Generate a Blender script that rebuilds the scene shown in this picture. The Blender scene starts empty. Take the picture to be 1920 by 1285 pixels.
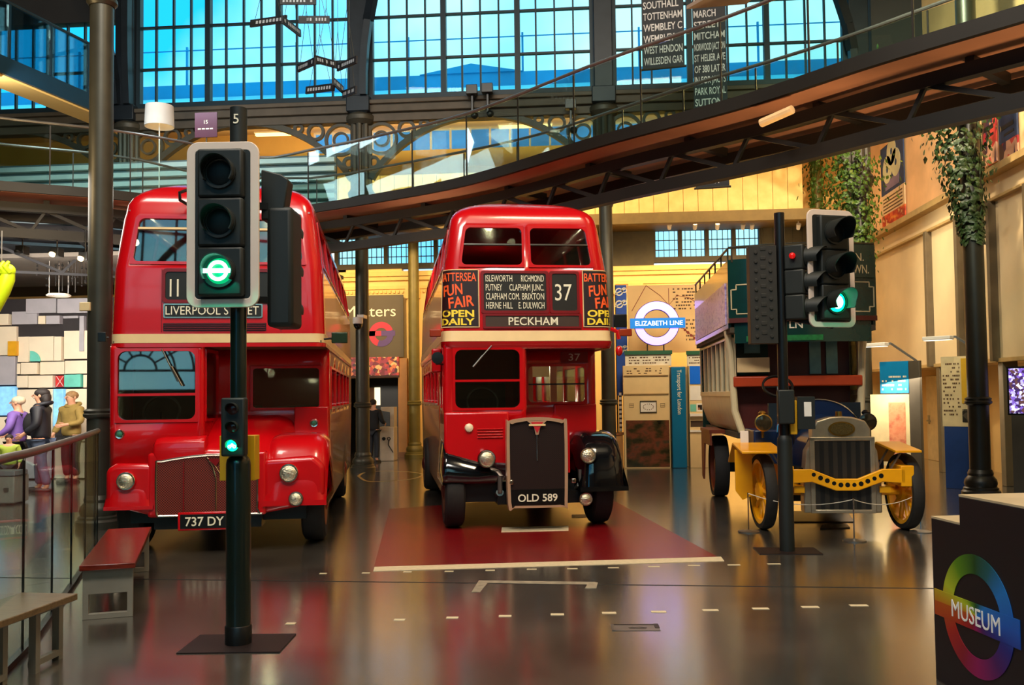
import bpy, bmesh, math, random
from mathutils import Vector, Matrix
random.seed(7)
C = bpy.context.scene
V = Vector
PI = math.pi
rad = math.radians

# ------------------------------------------------------------------ camera, world, lights, exposure
FPX, CAM_Z = 1750.0, 1.77
YAW, PITCH, ROLL, SHIFT = rad(4.8), rad(2.4), rad(-0.69), 26.5 / 1920
cam_d = bpy.data.cameras.new('camera')
cam = bpy.data.objects.new('camera', cam_d)
C.collection.objects.link(cam)
CAM_R = Matrix.Rotation(YAW, 3, 'Z') @ Matrix.Rotation(PI / 2 + PITCH, 3, 'X') @ Matrix.Rotation(ROLL, 3, 'Z')
cam.matrix_world = Matrix.Translation((0, 0, CAM_Z)) @ CAM_R.to_4x4()
cam_d.sensor_fit = 'HORIZONTAL'
cam_d.sensor_width = 36
cam_d.lens = 36 * FPX / 1920
cam_d.shift_y = SHIFT
cam_d.clip_end = 300
C.camera = cam
C.view_settings.view_transform = 'Standard'
C.view_settings.look = 'None'
C.view_settings.gamma = 1
C.view_settings.exposure = 0.0
C.view_settings.use_curve_mapping = False


def ray(px, py):
    return CAM_R @ V(((px - 960) / FPX, -(py - 642.5 - SHIFT * 1920) / FPX, -1))


def fl(px, py, z=0.0):            # where the line of sight meets height z
    v = ray(px, py)
    return V((0, 0, CAM_Z)) + v * ((z - CAM_Z) / v.z)


def pd(px, py, d):                # ... at distance d in front of the camera
    v = ray(px, py)
    f = V((-math.sin(YAW), math.cos(YAW), 0))
    return V((0, 0, CAM_Z)) + v * (d / v.dot(f))


def pyy(px, py, y):               # ... on the plane y
    v = ray(px, py)
    return V((0, 0, CAM_Z)) + v * (y / v.y)


def pxx(px, py, x):               # ... on the plane x
    v = ray(px, py)
    return V((0, 0, CAM_Z)) + v * (x / v.x)


def lin(c):
    return tuple((x / 255 / 12.92) if x / 255 <= 0.04045 else ((x / 255 + 0.055) / 1.055) ** 2.4 for x in c[:3])


w = bpy.data.worlds.new('world')
C.world = w
w.use_nodes = True
nt = w.node_tree
nt.nodes.clear()
wo = nt.nodes.new('ShaderNodeOutputWorld')
bg = nt.nodes.new('ShaderNodeBackground')
tc = nt.nodes.new('ShaderNodeTexCoord')
nz = nt.nodes.new('ShaderNodeTexNoise')
nz.inputs['Scale'].default_value = 3.0
nz.inputs['Detail'].default_value = 5
rp = nt.nodes.new('ShaderNodeValToRGB')
rp.color_ramp.elements[0].position = 0.36
rp.color_ramp.elements[0].color = (0.03, 0.50, 0.92, 1)
rp.color_ramp.elements[1].position = 0.60
rp.color_ramp.elements[1].color = (1.0, 1.0, 1.0, 1)
sx = nt.nodes.new('ShaderNodeSeparateXYZ')
ma = nt.nodes.new('ShaderNodeMath')
ma.operation = 'MULTIPLY_ADD'
ma.inputs[1].default_value = 0.55
ma.inputs[2].default_value = 0.06
mb_ = nt.nodes.new('ShaderNodeMath')
mb_.operation = 'ADD'
nt.links.new(tc.outputs['Generated'], nz.inputs['Vector'])
nt.links.new(tc.outputs['Generated'], sx.inputs[0])
nt.links.new(sx.outputs['X'], ma.inputs[0])
nt.links.new(nz.outputs['Fac'], mb_.inputs[0])
nt.links.new(ma.outputs[0], mb_.inputs[1])
nt.links.new(mb_.outputs[0], rp.inputs['Fac'])
nt.links.new(rp.outputs['Color'], bg.inputs['Color'])
bg.inputs['Strength'].default_value = 1.75
nt.links.new(bg.outputs[0], wo.inputs['Surface'])


def aim(o, target):
    o.rotation_euler = (V(target) - o.location).to_track_quat('-Z', 'Y').to_euler()


def area(name, loc, target, sx_, sy_, power, col):
    l = bpy.data.lights.new(name, 'AREA')
    l.shape = 'RECTANGLE'
    l.size, l.size_y = sx_, sy_
    l.energy = power
    l.color = col
    o = bpy.data.objects.new(name, l)
    C.collection.objects.link(o)
    o.location = loc
    aim(o, target)
    return o


def spot(name, loc, target, power, col, ang=70, blend=0.6, size=0.08):
    l = bpy.data.lights.new(name, 'SPOT')
    l.energy = power
    l.color = col
    l.spot_size = rad(ang)
    l.spot_blend = blend
    l.shadow_soft_size = size
    o = bpy.data.objects.new(name, l)
    C.collection.objects.link(o)
    o.location = loc
    aim(o, target)
    return o


WARM, AMBER, NEUT, COOL = (1, .80, .52), (1, .70, .34), (1, .92, .8), (.75, .9, 1)
# hall lamps hanging high over the floor
area('hall_lamp', (-1.5, 1.0, 13.4), (-2.5, 12.0, 1.5), 6, 2.5, 1700, NEUT)
area('hall_lamp', (-6.0, 7.0, 13.4), (-5.0, 13.0, 1), 2.5, 2.5, 420, NEUT)
area('hall_lamp', (2.5, 7.0, 13.4), (2.0, 14, 1), 2.5, 2.5, 850, WARM)
# gallery lamps on the back wall
for x_ in (-8.5, -6.2, -3.2, -1.2, 1.8, 3.4, 5.2):
    spot('gallery_lamp', (x_, 24.0, 5.9), (x_, 27.4, 3.9), 420, AMBER, 100, 0.9, .1)
area('gallery_lamp', (1.5, 23.8, 7.0), (1.5, 27.2, 7.6), 10, .4, 170, AMBER)
area('gallery_lamp', (-5, 23.8, 7.0), (-5, 27.2, 8.6), 10, .4, 260, AMBER)
area('gallery_lamp', (2.6, 19.5, 5.3), (2.8, 22.6, 1.8), 3.5, .5, 130, WARM)
# wall washers on the right wall
spot('wall_washer', (4.2, 13.5, 9.6), (7.6, 19.5, 6.6), 4300, (1, .78, .5), 80, .8, .15)
spot('wall_washer', (4.6, 20.2, 5.4), (7.5, 20.0, 3.8), 420, (1, .82, .55), 95, .9, .1)
spot('wall_washer', (3.5, 10.0, 8.0), (7.6, 17.5, 3.8), 1300, (1, .88, .68), 60, .8, .15)
area('wall_washer', (7.2, 18.5, 2.2), (7.6, 18.5, 0), .6, 5, 110, (1, .84, .6))
# spots added under the footbridge to brighten its dark soffit
spot('soffit_fill', (2.9, 11.2, 3.2), (2.4, 13.0, 5.6), 220, AMBER, 120, 1, .1)
spot('soffit_fill', (5.2, 9.6, 3.0), (5.0, 10.8, 5.6), 260, AMBER, 120, 1, .1)
spot('soffit_fill', (-3.4, 16.4, 3.8), (-2.4, 17.6, 5.6), 120, WARM, 130, 1, .1)
# display light on the left
area('display_lamp', (-9.8, 15.9, 3.9), (-9.8, 20.5, 1.4), 5, 1.0, 320, NEUT)
area('display_lamp', (-8.6, 13.6, 4.9), (-8.2, 13.4, 0), 3, 3, 170, NEUT)
area('gallery_lamp', (-9.5, 16.8, 7.9), (-9.0, 20.5, 6.3), 5, .6, 140, COOL)
area('gallery_lamp', (-9, 11.0, 5.0), (-11.5, 19.5, 8.3), 2, 1, 200, AMBER)

# ------------------------------------------------------------------ materials
MATS = {}


def mat(name, col, rough=0.5, metal=0.0, var=0.10, vs=5.0, bump=0.0, coat=0.0, emit=None, es=0.0, spec=0.5):
    if name in MATS:
        return MATS[name]
    m = bpy.data.materials.new(name)
    MATS[name] = m
    m.use_nodes = True
    n = m.node_tree
    b = n.nodes['Principled BSDF']
    c = lin(col)
    b.inputs['Roughness'].default_value = rough
    b.inputs['Metallic'].default_value = metal
    b.inputs['Specular IOR Level'].default_value = spec
    if coat:
        b.inputs['Coat Weight'].default_value = coat
        b.inputs['Coat Roughness'].default_value = 0.06
    b.inputs['Base Color'].default_value = (*c, 1)
    if var or bump:
        t = n.nodes.new('ShaderNodeTexCoord')
        z = n.nodes.new('ShaderNodeTexNoise')
        z.inputs['Scale'].default_value = vs
        z.inputs['Detail'].default_value = 5
        n.links.new(t.outputs['Object'], z.inputs['Vector'])
        if var:
            r = n.nodes.new('ShaderNodeValToRGB')
            r.color_ramp.elements[0].position = 0.3
            r.color_ramp.elements[1].position = 0.7
            r.color_ramp.elements[0].color = (*(x * (1 - var) for x in c), 1)
            r.color_ramp.elements[1].color = (*(min(1, x * (1 + var)) for x in c), 1)
            n.links.new(z.outputs['Fac'], r.inputs['Fac'])
            n.links.new(r.outputs['Color'], b.inputs['Base Color'])
        if bump:
            bp = n.nodes.new('ShaderNodeBump')
            bp.inputs['Strength'].default_value = bump
            bp.inputs['Distance'].default_value = 0.01
            n.links.new(z.outputs['Fac'], bp.inputs['Height'])
            n.links.new(bp.outputs['Normal'], b.inputs['Normal'])
    if emit:
        b.inputs['Emission Color'].default_value = (*lin(emit), 1)
        b.inputs['Emission Strength'].default_value = es
    return m


def glass(name, tint, refl=0.10, rough=0.02, edge=.75):
    m = bpy.data.materials.new(name)
    m.use_nodes = True
    n = m.node_tree
    n.nodes.clear()
    o = n.nodes.new('ShaderNodeOutputMaterial')
    mx = n.nodes.new('ShaderNodeMixShader')
    tr = n.nodes.new('ShaderNodeBsdfTransparent')
    tr.inputs['Color'].default_value = (*tint, 1)
    g = n.nodes.new('ShaderNodeBsdfGlossy')
    g.inputs['Roughness'].default_value = rough
    lw = n.nodes.new('ShaderNodeLayerWeight')
    lw.inputs['Blend'].default_value = 0.25
    mm = n.nodes.new('ShaderNodeMath')
    mm.operation = 'MULTIPLY_ADD'
    mm.inputs[1].default_value = edge
    mm.inputs[2].default_value = refl
    n.links.new(lw.outputs['Fresnel'], mm.inputs[0])
    n.links.new(mm.outputs[0], mx.inputs['Fac'])
    n.links.new(tr.outputs[0], mx.inputs[1])
    n.links.new(g.outputs[0], mx.inputs[2])
    n.links.new(mx.outputs[0], o.inputs['Surface'])
    return m


def pattern(name, cols, scale, rough=0.6, kind='voronoi', stretch=(1, 1, 1), emit=0.0, metal=0.0, bump=0.0):
    """a surface of many small patches of the given colours"""
    m = bpy.data.materials.new(name)
    m.use_nodes = True
    n = m.node_tree
    b = n.nodes['Principled BSDF']
    b.inputs['Roughness'].default_value = rough
    b.inputs['Metallic'].default_value = metal
    t = n.nodes.new('ShaderNodeTexCoord')
    mp = n.nodes.new('ShaderNodeMapping')
    mp.inputs['Scale'].default_value = stretch
    n.links.new(t.outputs['Object'], mp.inputs['Vector'])
    if kind == 'voronoi':
        x = n.nodes.new('ShaderNodeTexVoronoi')
        x.inputs['Scale'].default_value = scale
        sp = n.nodes.new('ShaderNodeSeparateColor')
        n.links.new(x.outputs['Color'], sp.inputs[0])
        fac = sp.outputs[0]
    elif kind == 'wave':
        x = n.nodes.new('ShaderNodeTexWave')
        x.inputs['Scale'].default_value = scale
        x.bands_direction = 'Z'
        x.inputs['Distortion'].default_value = 0
        fac = x.outputs['Fac']
    elif kind == 'checker':
        x = n.nodes.new('ShaderNodeTexChecker')
        x.inputs['Scale'].default_value = scale
        fac = x.outputs['Fac']
    else:
        x = n.nodes.new('ShaderNodeTexNoise')
        x.inputs['Scale'].default_value = scale
        x.inputs['Detail'].default_value = 6
        fac = x.outputs['Fac']
    n.links.new(mp.outputs[0], x.inputs['Vector'])
    r = n.nodes.new('ShaderNodeValToRGB')
    r.color_ramp.interpolation = 'CONSTANT' if kind in ('voronoi', 'checker') else 'LINEAR'
    el = r.color_ramp.elements
    k = len(cols)
    lo, hi = (0, 1) if kind in ('voronoi', 'checker', 'wave') else (.3, .7)
    while len(el) < k:
        el.new(0.5)
    for i in range(k):
        el[i].position = lo + (hi - lo) * (i / k if kind in ('voronoi', 'checker') else i / max(1, k - 1))
    for i in range(k):
        el[i].color = (*lin(cols[i]), 1)
    n.links.new(fac, r.inputs['Fac'])
    n.links.new(r.outputs['Color'], b.inputs['Base Color'])
    if emit:
        n.links.new(r.outputs['Color'], b.inputs['Emission Color'])
        b.inputs['Emission Strength'].default_value = emit
    if bump:
        bp = n.nodes.new('ShaderNodeBump')
        bp.inputs['Strength'].default_value = bump
        bp.inputs['Distance'].default_value = 0.01
        n.links.new(fac, bp.inputs['Height'])
        n.links.new(bp.outputs['Normal'], b.inputs['Normal'])
    return m


IRON = mat('dark_iron', (62, 60, 50), .42, .35, .15, 4, spec=.5)
IRON_B = mat('blue_black_iron', (30, 38, 46), .45, .3, .15, 4)
BLACK = mat('black_paint', (14, 15, 16), .35, 0, .1)
BLACKG = mat('gloss_black_paint', (10, 11, 14), .12, 0, .1, coat=.8)
RUBBER = mat('rubber', (30, 27, 25), .75, 0, .2, 9)
RED = mat('bus_red', (196, 6, 16), .26, 0, .05, 2, coat=.6)
REDD = mat('deep_red', (120, 6, 12), .35, 0, .08)
CREAM = mat('cream_paint', (238, 205, 150), .35, 0, .05)
CHROME = mat('chrome', (215, 205, 190), .18, 1, .05)
STEEL = mat('brushed_steel', (150, 146, 138), .35, .9, .1)
WHITE = mat('white_paint', (235, 228, 218), .5, 0, .04)
LETTER = mat('white_lettering', (240, 232, 205), .6, 0, 0)
LETW = mat('letter_white', (250, 248, 240), .6, 0, 0, emit=(255, 250, 240), es=0.0)
BLIND = mat('blind_cloth', (26, 22, 14), .45, 0, .15)
YEL = mat('omnibus_yellow', (255, 172, 4), .35, 0, .08, 6, coat=.3)
YELW = mat('wall_yellow', (240, 200, 120), .7, 0, .07, 1.2)
GLASS = glass('clear_glass', (.86, .93, .9), .07)
GLASSB = glass('balustrade_glass', (.82, .92, .90), .025, .02, .30)
GLASSV = glass('vehicle_glass', (.62, .66, .60), .12)
GLASSW = glass('window_film_glass', (.64, .95, 1.0), .0)


# ------------------------------------------------------------------ mesh builder
def rr(x0, x1, z0, z1, r, n=5):
    """a rounded rectangle, anticlockwise"""
    r = max(1e-4, min(r, (x1 - x0) / 2 - 1e-4, (z1 - z0) / 2 - 1e-4))
    out = []
    for cx, cz, a0 in ((x1 - r, z0 + r, -90), (x1 - r, z1 - r, 0), (x0 + r, z1 - r, 90), (x0 + r, z0 + r, 180)):
        for k in range(n + 1):
            a = rad(a0 + 90 * k / n)
            out.append((cx + r * math.cos(a), cz + r * math.sin(a)))
    return out


class MB:
    def __init__(s, m=None):
        s.v, s.f, s.mi, s.mats, s.cur = [], [], [], [], 0
        if m is not None:
            s.use(m)

    def use(s, m):
        if m not in s.mats:
            s.mats.append(m)
        s.cur = s.mats.index(m)
        return s

    def add(s, vs, fs):
        o = len(s.v)
        s.v += [V(p) for p in vs]
        for f in fs:
            s.f.append([i + o for i in f])
            s.mi.append(s.cur)
        return s

    def box(s, x0, x1, y0, y1, z0, z1):
        return s.add([(x0, y0, z0), (x1, y0, z0), (x1, y1, z0), (x0, y1, z0), (x0, y0, z1), (x1, y0, z1), (x1, y1, z1), (x0, y1, z1)],
                     [(0, 3, 2, 1), (4, 5, 6, 7), (0, 1, 5, 4), (1, 2, 6, 5), (2, 3, 7, 6), (3, 0, 4, 7)])

    def bar(s, a, b, w_, h_, up=(0, 0, 1)):
        a, b, up = V(a), V(b), V(up)
        d = (b - a).normalized()
        if abs(d.dot(up)) > .98:
            up = V((0, 1, 0))
        x = d.cross(up).normalized() * (w_ / 2)
        z = x.cross(d).normalized() * (h_ / 2)
        p = [a - x - z, a + x - z, a + x + z, a - x + z]
        q = [t + (b - a) for t in p]
        return s.add(p + q, [(0, 1, 2, 3), (7, 6, 5, 4), (0, 4, 5, 1), (1, 5, 6, 2), (2, 6, 7, 3), (3, 7, 4, 0)])

    def cyl(s, a, b, r0, r1=None, n=16, caps=True):
        r1 = r0 if r1 is None else r1
        a, b = V(a), V(b)
        d = (b - a).normalized()
        u = d.orthogonal().normalized()
        w_ = d.cross(u)
        vs = [a + (u * math.cos(2 * PI * k / n) + w_ * math.sin(2 * PI * k / n)) * r0 for k in range(n)]
        vs += [b + (u * math.cos(2 * PI * k / n) + w_ * math.sin(2 * PI * k / n)) * r1 for k in range(n)]
        fs = [(k, (k + 1) % n, n + (k + 1) % n, n + k) for k in range(n)]
        if caps:
            fs += [tuple(range(n - 1, -1, -1)), tuple(range(n, 2 * n))]
        return s.add(vs, fs)

    def tube(s, pts, r, n=8, closed=False):
        pts = [V(p) for p in pts]
        m = len(pts)
        up = None
        vs = []
        for i, p in enumerate(pts):
            if closed:
                d = pts[(i + 1) % m] - pts[i - 1]
            else:
                d = pts[min(i + 1, m - 1)] - pts[max(i - 1, 0)]
            d.normalize()
            if up is None:
                up = d.orthogonal().normalized()
            up = (up - d * up.dot(d))
            up = up.normalized() if up.length > 1e-6 else d.orthogonal().normalized()
            w_ = d.cross(up)
            rr_ = r[i] if isinstance(r, (list, tuple)) else r
            vs += [p + (up * math.cos(2 * PI * k / n) + w_ * math.sin(2 * PI * k / n)) * rr_ for k in range(n)]
        fs = []
        for i in range(m if closed else m - 1):
            j = (i + 1) % m
            fs += [(i * n + k, i * n + (k + 1) % n, j * n + (k + 1) % n, j * n + k) for k in range(n)]
        if not closed:
            fs += [tuple(range(n - 1, -1, -1)), tuple((m - 1) * n + k for k in range(n))]
        return s.add(vs, fs)

    def lathe(s, prof, o=(0, 0, 0), axis=(0, 0, 1), n=24, caps=True):
        o, d = V(o), V(axis).normalized()
        u = V((1, 0, 0)) if abs(d.x) < .9 else V((0, 0, 1))
        u = (u - d * u.dot(d)).normalized()
        w_ = d.cross(u)
        vs = []
        for r, h in prof:
            vs += [o + d * h + (u * math.cos(2 * PI * k / n) + w_ * math.sin(2 * PI * k / n)) * max(r, 1e-4) for k in range(n)]
        fs = []
        for i in range(len(prof) - 1):
            fs += [(i * n + k, i * n + (k + 1) % n, (i + 1) * n + (k + 1) % n, (i + 1) * n + k) for k in range(n)]
        if caps:
            fs += [tuple(range(n - 1, -1, -1)), tuple((len(prof) - 1) * n + k for k in range(n))]
        return s.add(vs, fs)

    def ball(s, c, rx, ry=None, rz=None, n=16, m=10):
        ry = rx if ry is None else ry
        rz = rx if rz is None else rz
        c = V(c)
        vs = [c + V((0, 0, -rz))]
        for i in range(1, m):
            t = -PI / 2 + PI * i / m
            vs += [c + V((rx * math.cos(t) * math.cos(2 * PI * k / n), ry * math.cos(t) * math.sin(2 * PI * k / n), rz * math.sin(t))) for k in range(n)]
        vs.append(c + V((0, 0, rz)))
        fs = [(0, 1 + (k + 1) % n, 1 + k) for k in range(n)]
        for i in range(m - 2):
            a = 1 + i * n
            fs += [(a + k, a + (k + 1) % n, a + n + (k + 1) % n, a + n + k) for k in range(n)]
        a = 1 + (m - 2) * n
        fs += [(a + k, a + (k + 1) % n, len(vs) - 1) for k in range(n)]
        return s.add(vs, fs)

    def loft(s, rings, cap0=False, cap1=False, closed=True, skip=None):
        n = len(rings[0])
        vs = [p for r in rings for p in r]
        fs = []
        for i in range(len(rings) - 1):
            for k in range(n if closed else n - 1):
                if skip and skip(i, k):
                    continue
                fs.append((i * n + k, i * n + (k + 1) % n, (i + 1) * n + (k + 1) % n, (i + 1) * n + k))
        if cap0:
            fs.append(tuple(range(n - 1, -1, -1)))
        if cap1:
            fs.append(tuple((len(rings) - 1) * n + k for k in range(n)))
        return s.add(vs, fs)

    def prism(s, loop, ext):
        """a polygon (3-D points) pushed along ext"""
        a = [V(p) for p in loop]
        n = len(a)
        e = V(ext)
        return s.add(a + [p + e for p in a], [tuple(range(n - 1, -1, -1)), tuple(range(n, 2 * n))] + [(k, (k + 1) % n, n + (k + 1) % n, n + k) for k in range(n)])

    def frame(s, outer, inner, ext):
        """the band between two loops of the same length, pushed along ext"""
        a, b, e = [V(p) for p in outer], [V(p) for p in inner], V(ext)
        n = len(a)
        fs = []
        for k in range(n):
            j = (k + 1) % n
            fs += [(k, j, 3 * n + j, 3 * n + k)[::-1] if 0 else (k, j, n + j, n + k)]
            fs += [(2 * n + k, 3 * n + k, 3 * n + j, 2 * n + j), (k, 2 * n + k, 2 * n + j, j), (n + k, n + j, 3 * n + j, 3 * n + k)]
        return s.add(a + b + [p + e for p in a] + [p + e for p in b], fs)

    def ring(s, c, R, r, ext, u=(1, 0, 0), w_=(0, 0, 1), n=40, a0=0, a1=360):
        c, u, w_ = V(c), V(u), V(w_)
        full = abs(a1 - a0) >= 360
        m = n if full else n + 1
        ang = [rad(a0 + (a1 - a0) * k / n) for k in range(m)]
        o = [c + (u * math.cos(a) + w_ * math.sin(a)) * R for a in ang]
        i = [c + (u * math.cos(a) + w_ * math.sin(a)) * r for a in ang]
        if full:
            return s.frame(o, i, ext)
        return s.prism(o + i[::-1], ext)

    def disc(s, c, R, ext, u=(1, 0, 0), w_=(0, 0, 1), n=28):
        c, u, w_ = V(c), V(u), V(w_)
        return s.prism([c + (u * math.cos(2 * PI * k / n) + w_ * math.sin(2 * PI * k / n)) * R for k in range(n)], ext)

    def text(s, st, o, ux=(1, 0, 0), uz=(0, 0, 1), h=.1, w_=None, align='l', t=.003, bold=0.0, font_space=1.0):
        """lettering: o is the base line's start (or middle, align 'c'), h the height of a capital"""
        o, ux, uz = V(o), V(ux).normalized(), V(uz).normalized()
        nn = ux.cross(uz)
        vs, fs = text_geo(st, bold, font_space)
        x0, x1 = min(p.x for p in vs), max(p.x for p in vs)
        k = h / cap_height()
        kx = k if w_ is None else w_ / (x1 - x0)
        sh = -x0 if align == 'l' else (-(x0 + x1) / 2 if align == 'c' else -x1)
        pts = [o + ux * ((p.x + sh) * kx) + uz * (p.y * k) + nn * (t if p.z > 0 else -.001) for p in vs]
        return s.add(pts, fs)

    def pieces(s, name, parent=None, **kw):
        """every connected piece becomes an object of its own"""
        par = list(range(len(s.v)))

        def find(i):
            while par[i] != i:
                par[i] = par[par[i]]
                i = par[i]
            return i
        for f in s.f:
            for i in f[1:]:
                par[find(i)] = find(f[0])
        groups = {}
        for f, m in zip(s.f, s.mi):
            groups.setdefault(find(f[0]), []).append((f, m))
        out = []
        for g in groups.values():
            q = MB()
            q.mats = s.mats
            idx = {}
            for f, m in g:
                for i in f:
                    if i not in idx:
                        idx[i] = len(q.v)
                        q.v.append(s.v[i])
                q.f.append([idx[i] for i in f])
                q.mi.append(m)
            out.append(q.build(name, parent, **kw))
        return out

    def build(s, name, parent=None, smooth=35, bevel=0.0, seg=2, **props):
        me = bpy.data.meshes.new(name)
        me.from_pydata([tuple(p) for p in s.v], [], s.f)
        for m in s.mats:
            me.materials.append(m)
        me.polygons.foreach_set('material_index', s.mi)
        bm = bmesh.new()
        bm.from_mesh(me)
        bmesh.ops.recalc_face_normals(bm, faces=bm.faces)
        bm.to_mesh(me)
        bm.free()
        if smooth:
            me.polygons.foreach_set('use_smooth', [True] * len(me.polygons))
            me.set_sharp_from_angle(angle=rad(smooth))
        o = bpy.data.objects.new(name, me)
        C.collection.objects.link(o)
        if parent is not None:
            o.parent = parent
        if bevel:
            b = o.modifiers.new('bevel', 'BEVEL')
            b.width = bevel
            b.segments = seg
            b.limit_method = 'ANGLE'
            b.angle_limit = rad(40)
        for k, x in props.items():
            o[k] = x
        return o


_TXT = {}


def text_geo(st, bold, sp):
    key = (st, bold, sp)
    if key not in _TXT:
        cu = bpy.data.curves.new('lettering', 'FONT')
        cu.body = st
        cu.extrude = .01
        cu.resolution_u = 3
        cu.offset = bold
        cu.space_character = sp
        ob = bpy.data.objects.new('lettering', cu)
        C.collection.objects.link(ob)
        bpy.context.view_layer.update()
        me = bpy.data.meshes.new_from_object(ob.evaluated_get(bpy.context.evaluated_depsgraph_get()))
        _TXT[key] = ([v.co.copy() for v in me.vertices], [list(p.vertices) for p in me.polygons])
        bpy.data.objects.remove(ob)
        bpy.data.curves.remove(cu)
        bpy.data.meshes.remove(me)
    return _TXT[key]


def cap_height():
    vs, _ = text_geo('H', 0.0, 1.0)
    return max(p.y for p in vs)


def tag(o, label=None, cat=None, group=None, kind=None):
    if label:
        o['label'] = label
    if cat:
        o['category'] = cat
    if group:
        o['group'] = group
    if kind:
        o['kind'] = kind
    return o


def thing(name, label, cat, loc=(0, 0, 0), rz=0.0, group=None, kind=None):
    o = bpy.data.objects.new(name, None)
    C.collection.objects.link(o)
    o.location = loc
    o.rotation_euler = (0, 0, rz)
    o.empty_display_size = .2
    return tag(o, label, cat, group, kind)


def copy_tree(o, parent=None):
    c = o.copy()
    C.collection.objects.link(c)
    if parent is not None:
        c.parent = parent
    for ch in list(o.children):
        copy_tree(ch, c)
    return c


def struct(o):
    o['kind'] = 'structure'
    return o


def smooth_path(pts, k=6):
    """a Catmull-Rom curve through the points"""
    pts = [V(p) for p in pts]
    out = []
    for i in range(len(pts) - 1):
        p0, p1, p2, p3 = pts[max(i - 1, 0)], pts[i], pts[i + 1], pts[min(i + 2, len(pts) - 1)]
        for j in range(k):
            t = j / k
            out.append(.5 * ((2 * p1) + (p2 - p0) * t + (2 * p0 - 5 * p1 + 4 * p2 - p3) * t * t + (3 * p1 - p0 - 3 * p2 + p3) * t ** 3))
    out.append(pts[-1])
    return out


def resample(pts, step):
    pts = [V(p) for p in pts]
    out, need = [pts[0].copy()], step
    for a, b in zip(pts, pts[1:]):
        L = (b - a).length
        pos = 0.0
        while L - pos >= need:
            pos += need
            out.append(a + (b - a) * (pos / L))
            need = step
        need -= (L - pos)
    return out

# ------------------------------------------------------------------ the hall
YA, YF, XR = 22.0, 27.5, 7.56          # arcade, far wall, right wall
COLX = (-11.3, -5.45, .41, 6.26)


def floor_material():
    m = bpy.data.materials.new('polished_floor')
    m.use_nodes = True
    n = m.node_tree
    b = n.nodes['Principled BSDF']
    t = n.nodes.new('ShaderNodeTexCoord')
    z = n.nodes.new('ShaderNodeTexNoise')
    z.inputs['Scale'].default_value = 1.3
    z.inputs['Detail'].default_value = 8
    z2 = n.nodes.new('ShaderNodeTexNoise')
    z2.inputs['Scale'].default_value = 45
    z2.inputs['Detail'].default_value = 3
    for q in (z, z2):
        n.links.new(t.outputs['Object'], q.inputs['Vector'])
    r = n.nodes.new('ShaderNodeValToRGB')
    r.color_ramp.elements[0].position = .3
    r.color_ramp.elements[1].position = .72
    r.color_ramp.elements[0].color = (*lin((58, 54, 49)), 1)
    r.color_ramp.elements[1].color = (*lin((82, 76, 68)), 1)
    n.links.new(z.outputs['Fac'], r.inputs['Fac'])
    n.links.new(r.outputs['Color'], b.inputs['Base Color'])
    mr = n.nodes.new('ShaderNodeMapRange')
    mr.inputs['To Min'].default_value = .13
    mr.inputs['To Max'].default_value = .24
    n.links.new(z.outputs['Fac'], mr.inputs['Value'])
    n.links.new(mr.outputs[0], b.inputs['Roughness'])
    b.inputs['Specular IOR Level'].default_value = 1.0
    b.inputs['Coat Weight'].default_value = 1.0
    b.inputs['Coat IOR'].default_value = 1.9
    b.inputs['Coat Roughness'].default_value = .16
    bp = n.nodes.new('ShaderNodeBump')
    bp.inputs['Strength'].default_value = .05
    bp.inputs['Distance'].default_value = .01
    n.links.new(z2.outputs['Fac'], bp.inputs['Height'])
    n.links.new(bp.outputs['Normal'], b.inputs['Normal'])
    return m


struct(MB(floor_material()).box(-24, 9.4, -9, 31, -.2, 0).build('floor'))
DARKJ = mat('joint_filler', (22, 20, 18), .6, 0, 0)
a, b = fl(560, 1090), fl(1750, 1104)
struct(MB(DARKJ).bar((-20, a.y + (-20 - a.x) * (b.y - a.y) / (b.x - a.x), .0), (7.5, b.y + (7.5 - b.x) * (b.y - a.y) / (b.x - a.x), .0), .022, .004).build('floor_joint'))

CEILM = mat('dark_ceiling', (52, 50, 50), .9, 0, .1, 1)
struct(MB(CEILM).box(-24, 9.4, -9, 22.2, 14.0, 14.3).build('ceiling'))
struct(MB(mat('aisle_ceiling_paint', (225, 190, 130), .9, 0, .05, 1)).prism([(-24, 22.3, 8.62), (-24, 28, 9.96), (-24, 28, 10.08), (-24, 22.3, 8.74)], (33.4, 0, 0)).build('ceiling_aisle'))
struct(MB(CEILM).box(-24.3, -24, -9, 28, 0, 14).build('wall_left'))
# the wall behind the camera, with its tall arched window
bw = MB(mat('end_wall', (120, 100, 74), .8))
for x0, x1, z0, z1 in ((-24, -9, 0, 14), (5, 9.4, 0, 14), (-9, 5, 4.4, 6), (-9, 5, 12.5, 14), (-9, -7.4, 0, 4.4), (-4.2, 5, 0, 4.4), (-7.4, -4.2, 0, 2.1)):
    bw.box(x0, x1, -9.3, -9, z0, z1)
struct(bw.build('wall_back'))
w5 = struct(thing('window_5', None, None, (-2, -9.1, 6)))
MB(GLASSW).box(-7, 7, -.01, .01, 0, 6.5).build('pane', w5)
q = MB(IRON_B)
for k in range(15):
    q.box(-7 + k - .04, -7 + k + .04, -.05, .05, 0, 6.5)
for z_ in (0, 1.6, 3.2, 4.8, 6.4):
    q.box(-7, 7, -.05, .05, z_, z_ + .08)
q.ring((0, -.05, 1.6), 4.2, 4.0, (0, .1, 0), a0=0, a1=180)
q.ring((0, -.05, 1.6), 1.5, 1.3, (0, .1, 0), a0=0, a1=180)
q.build('glazing_bars', w5)

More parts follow.
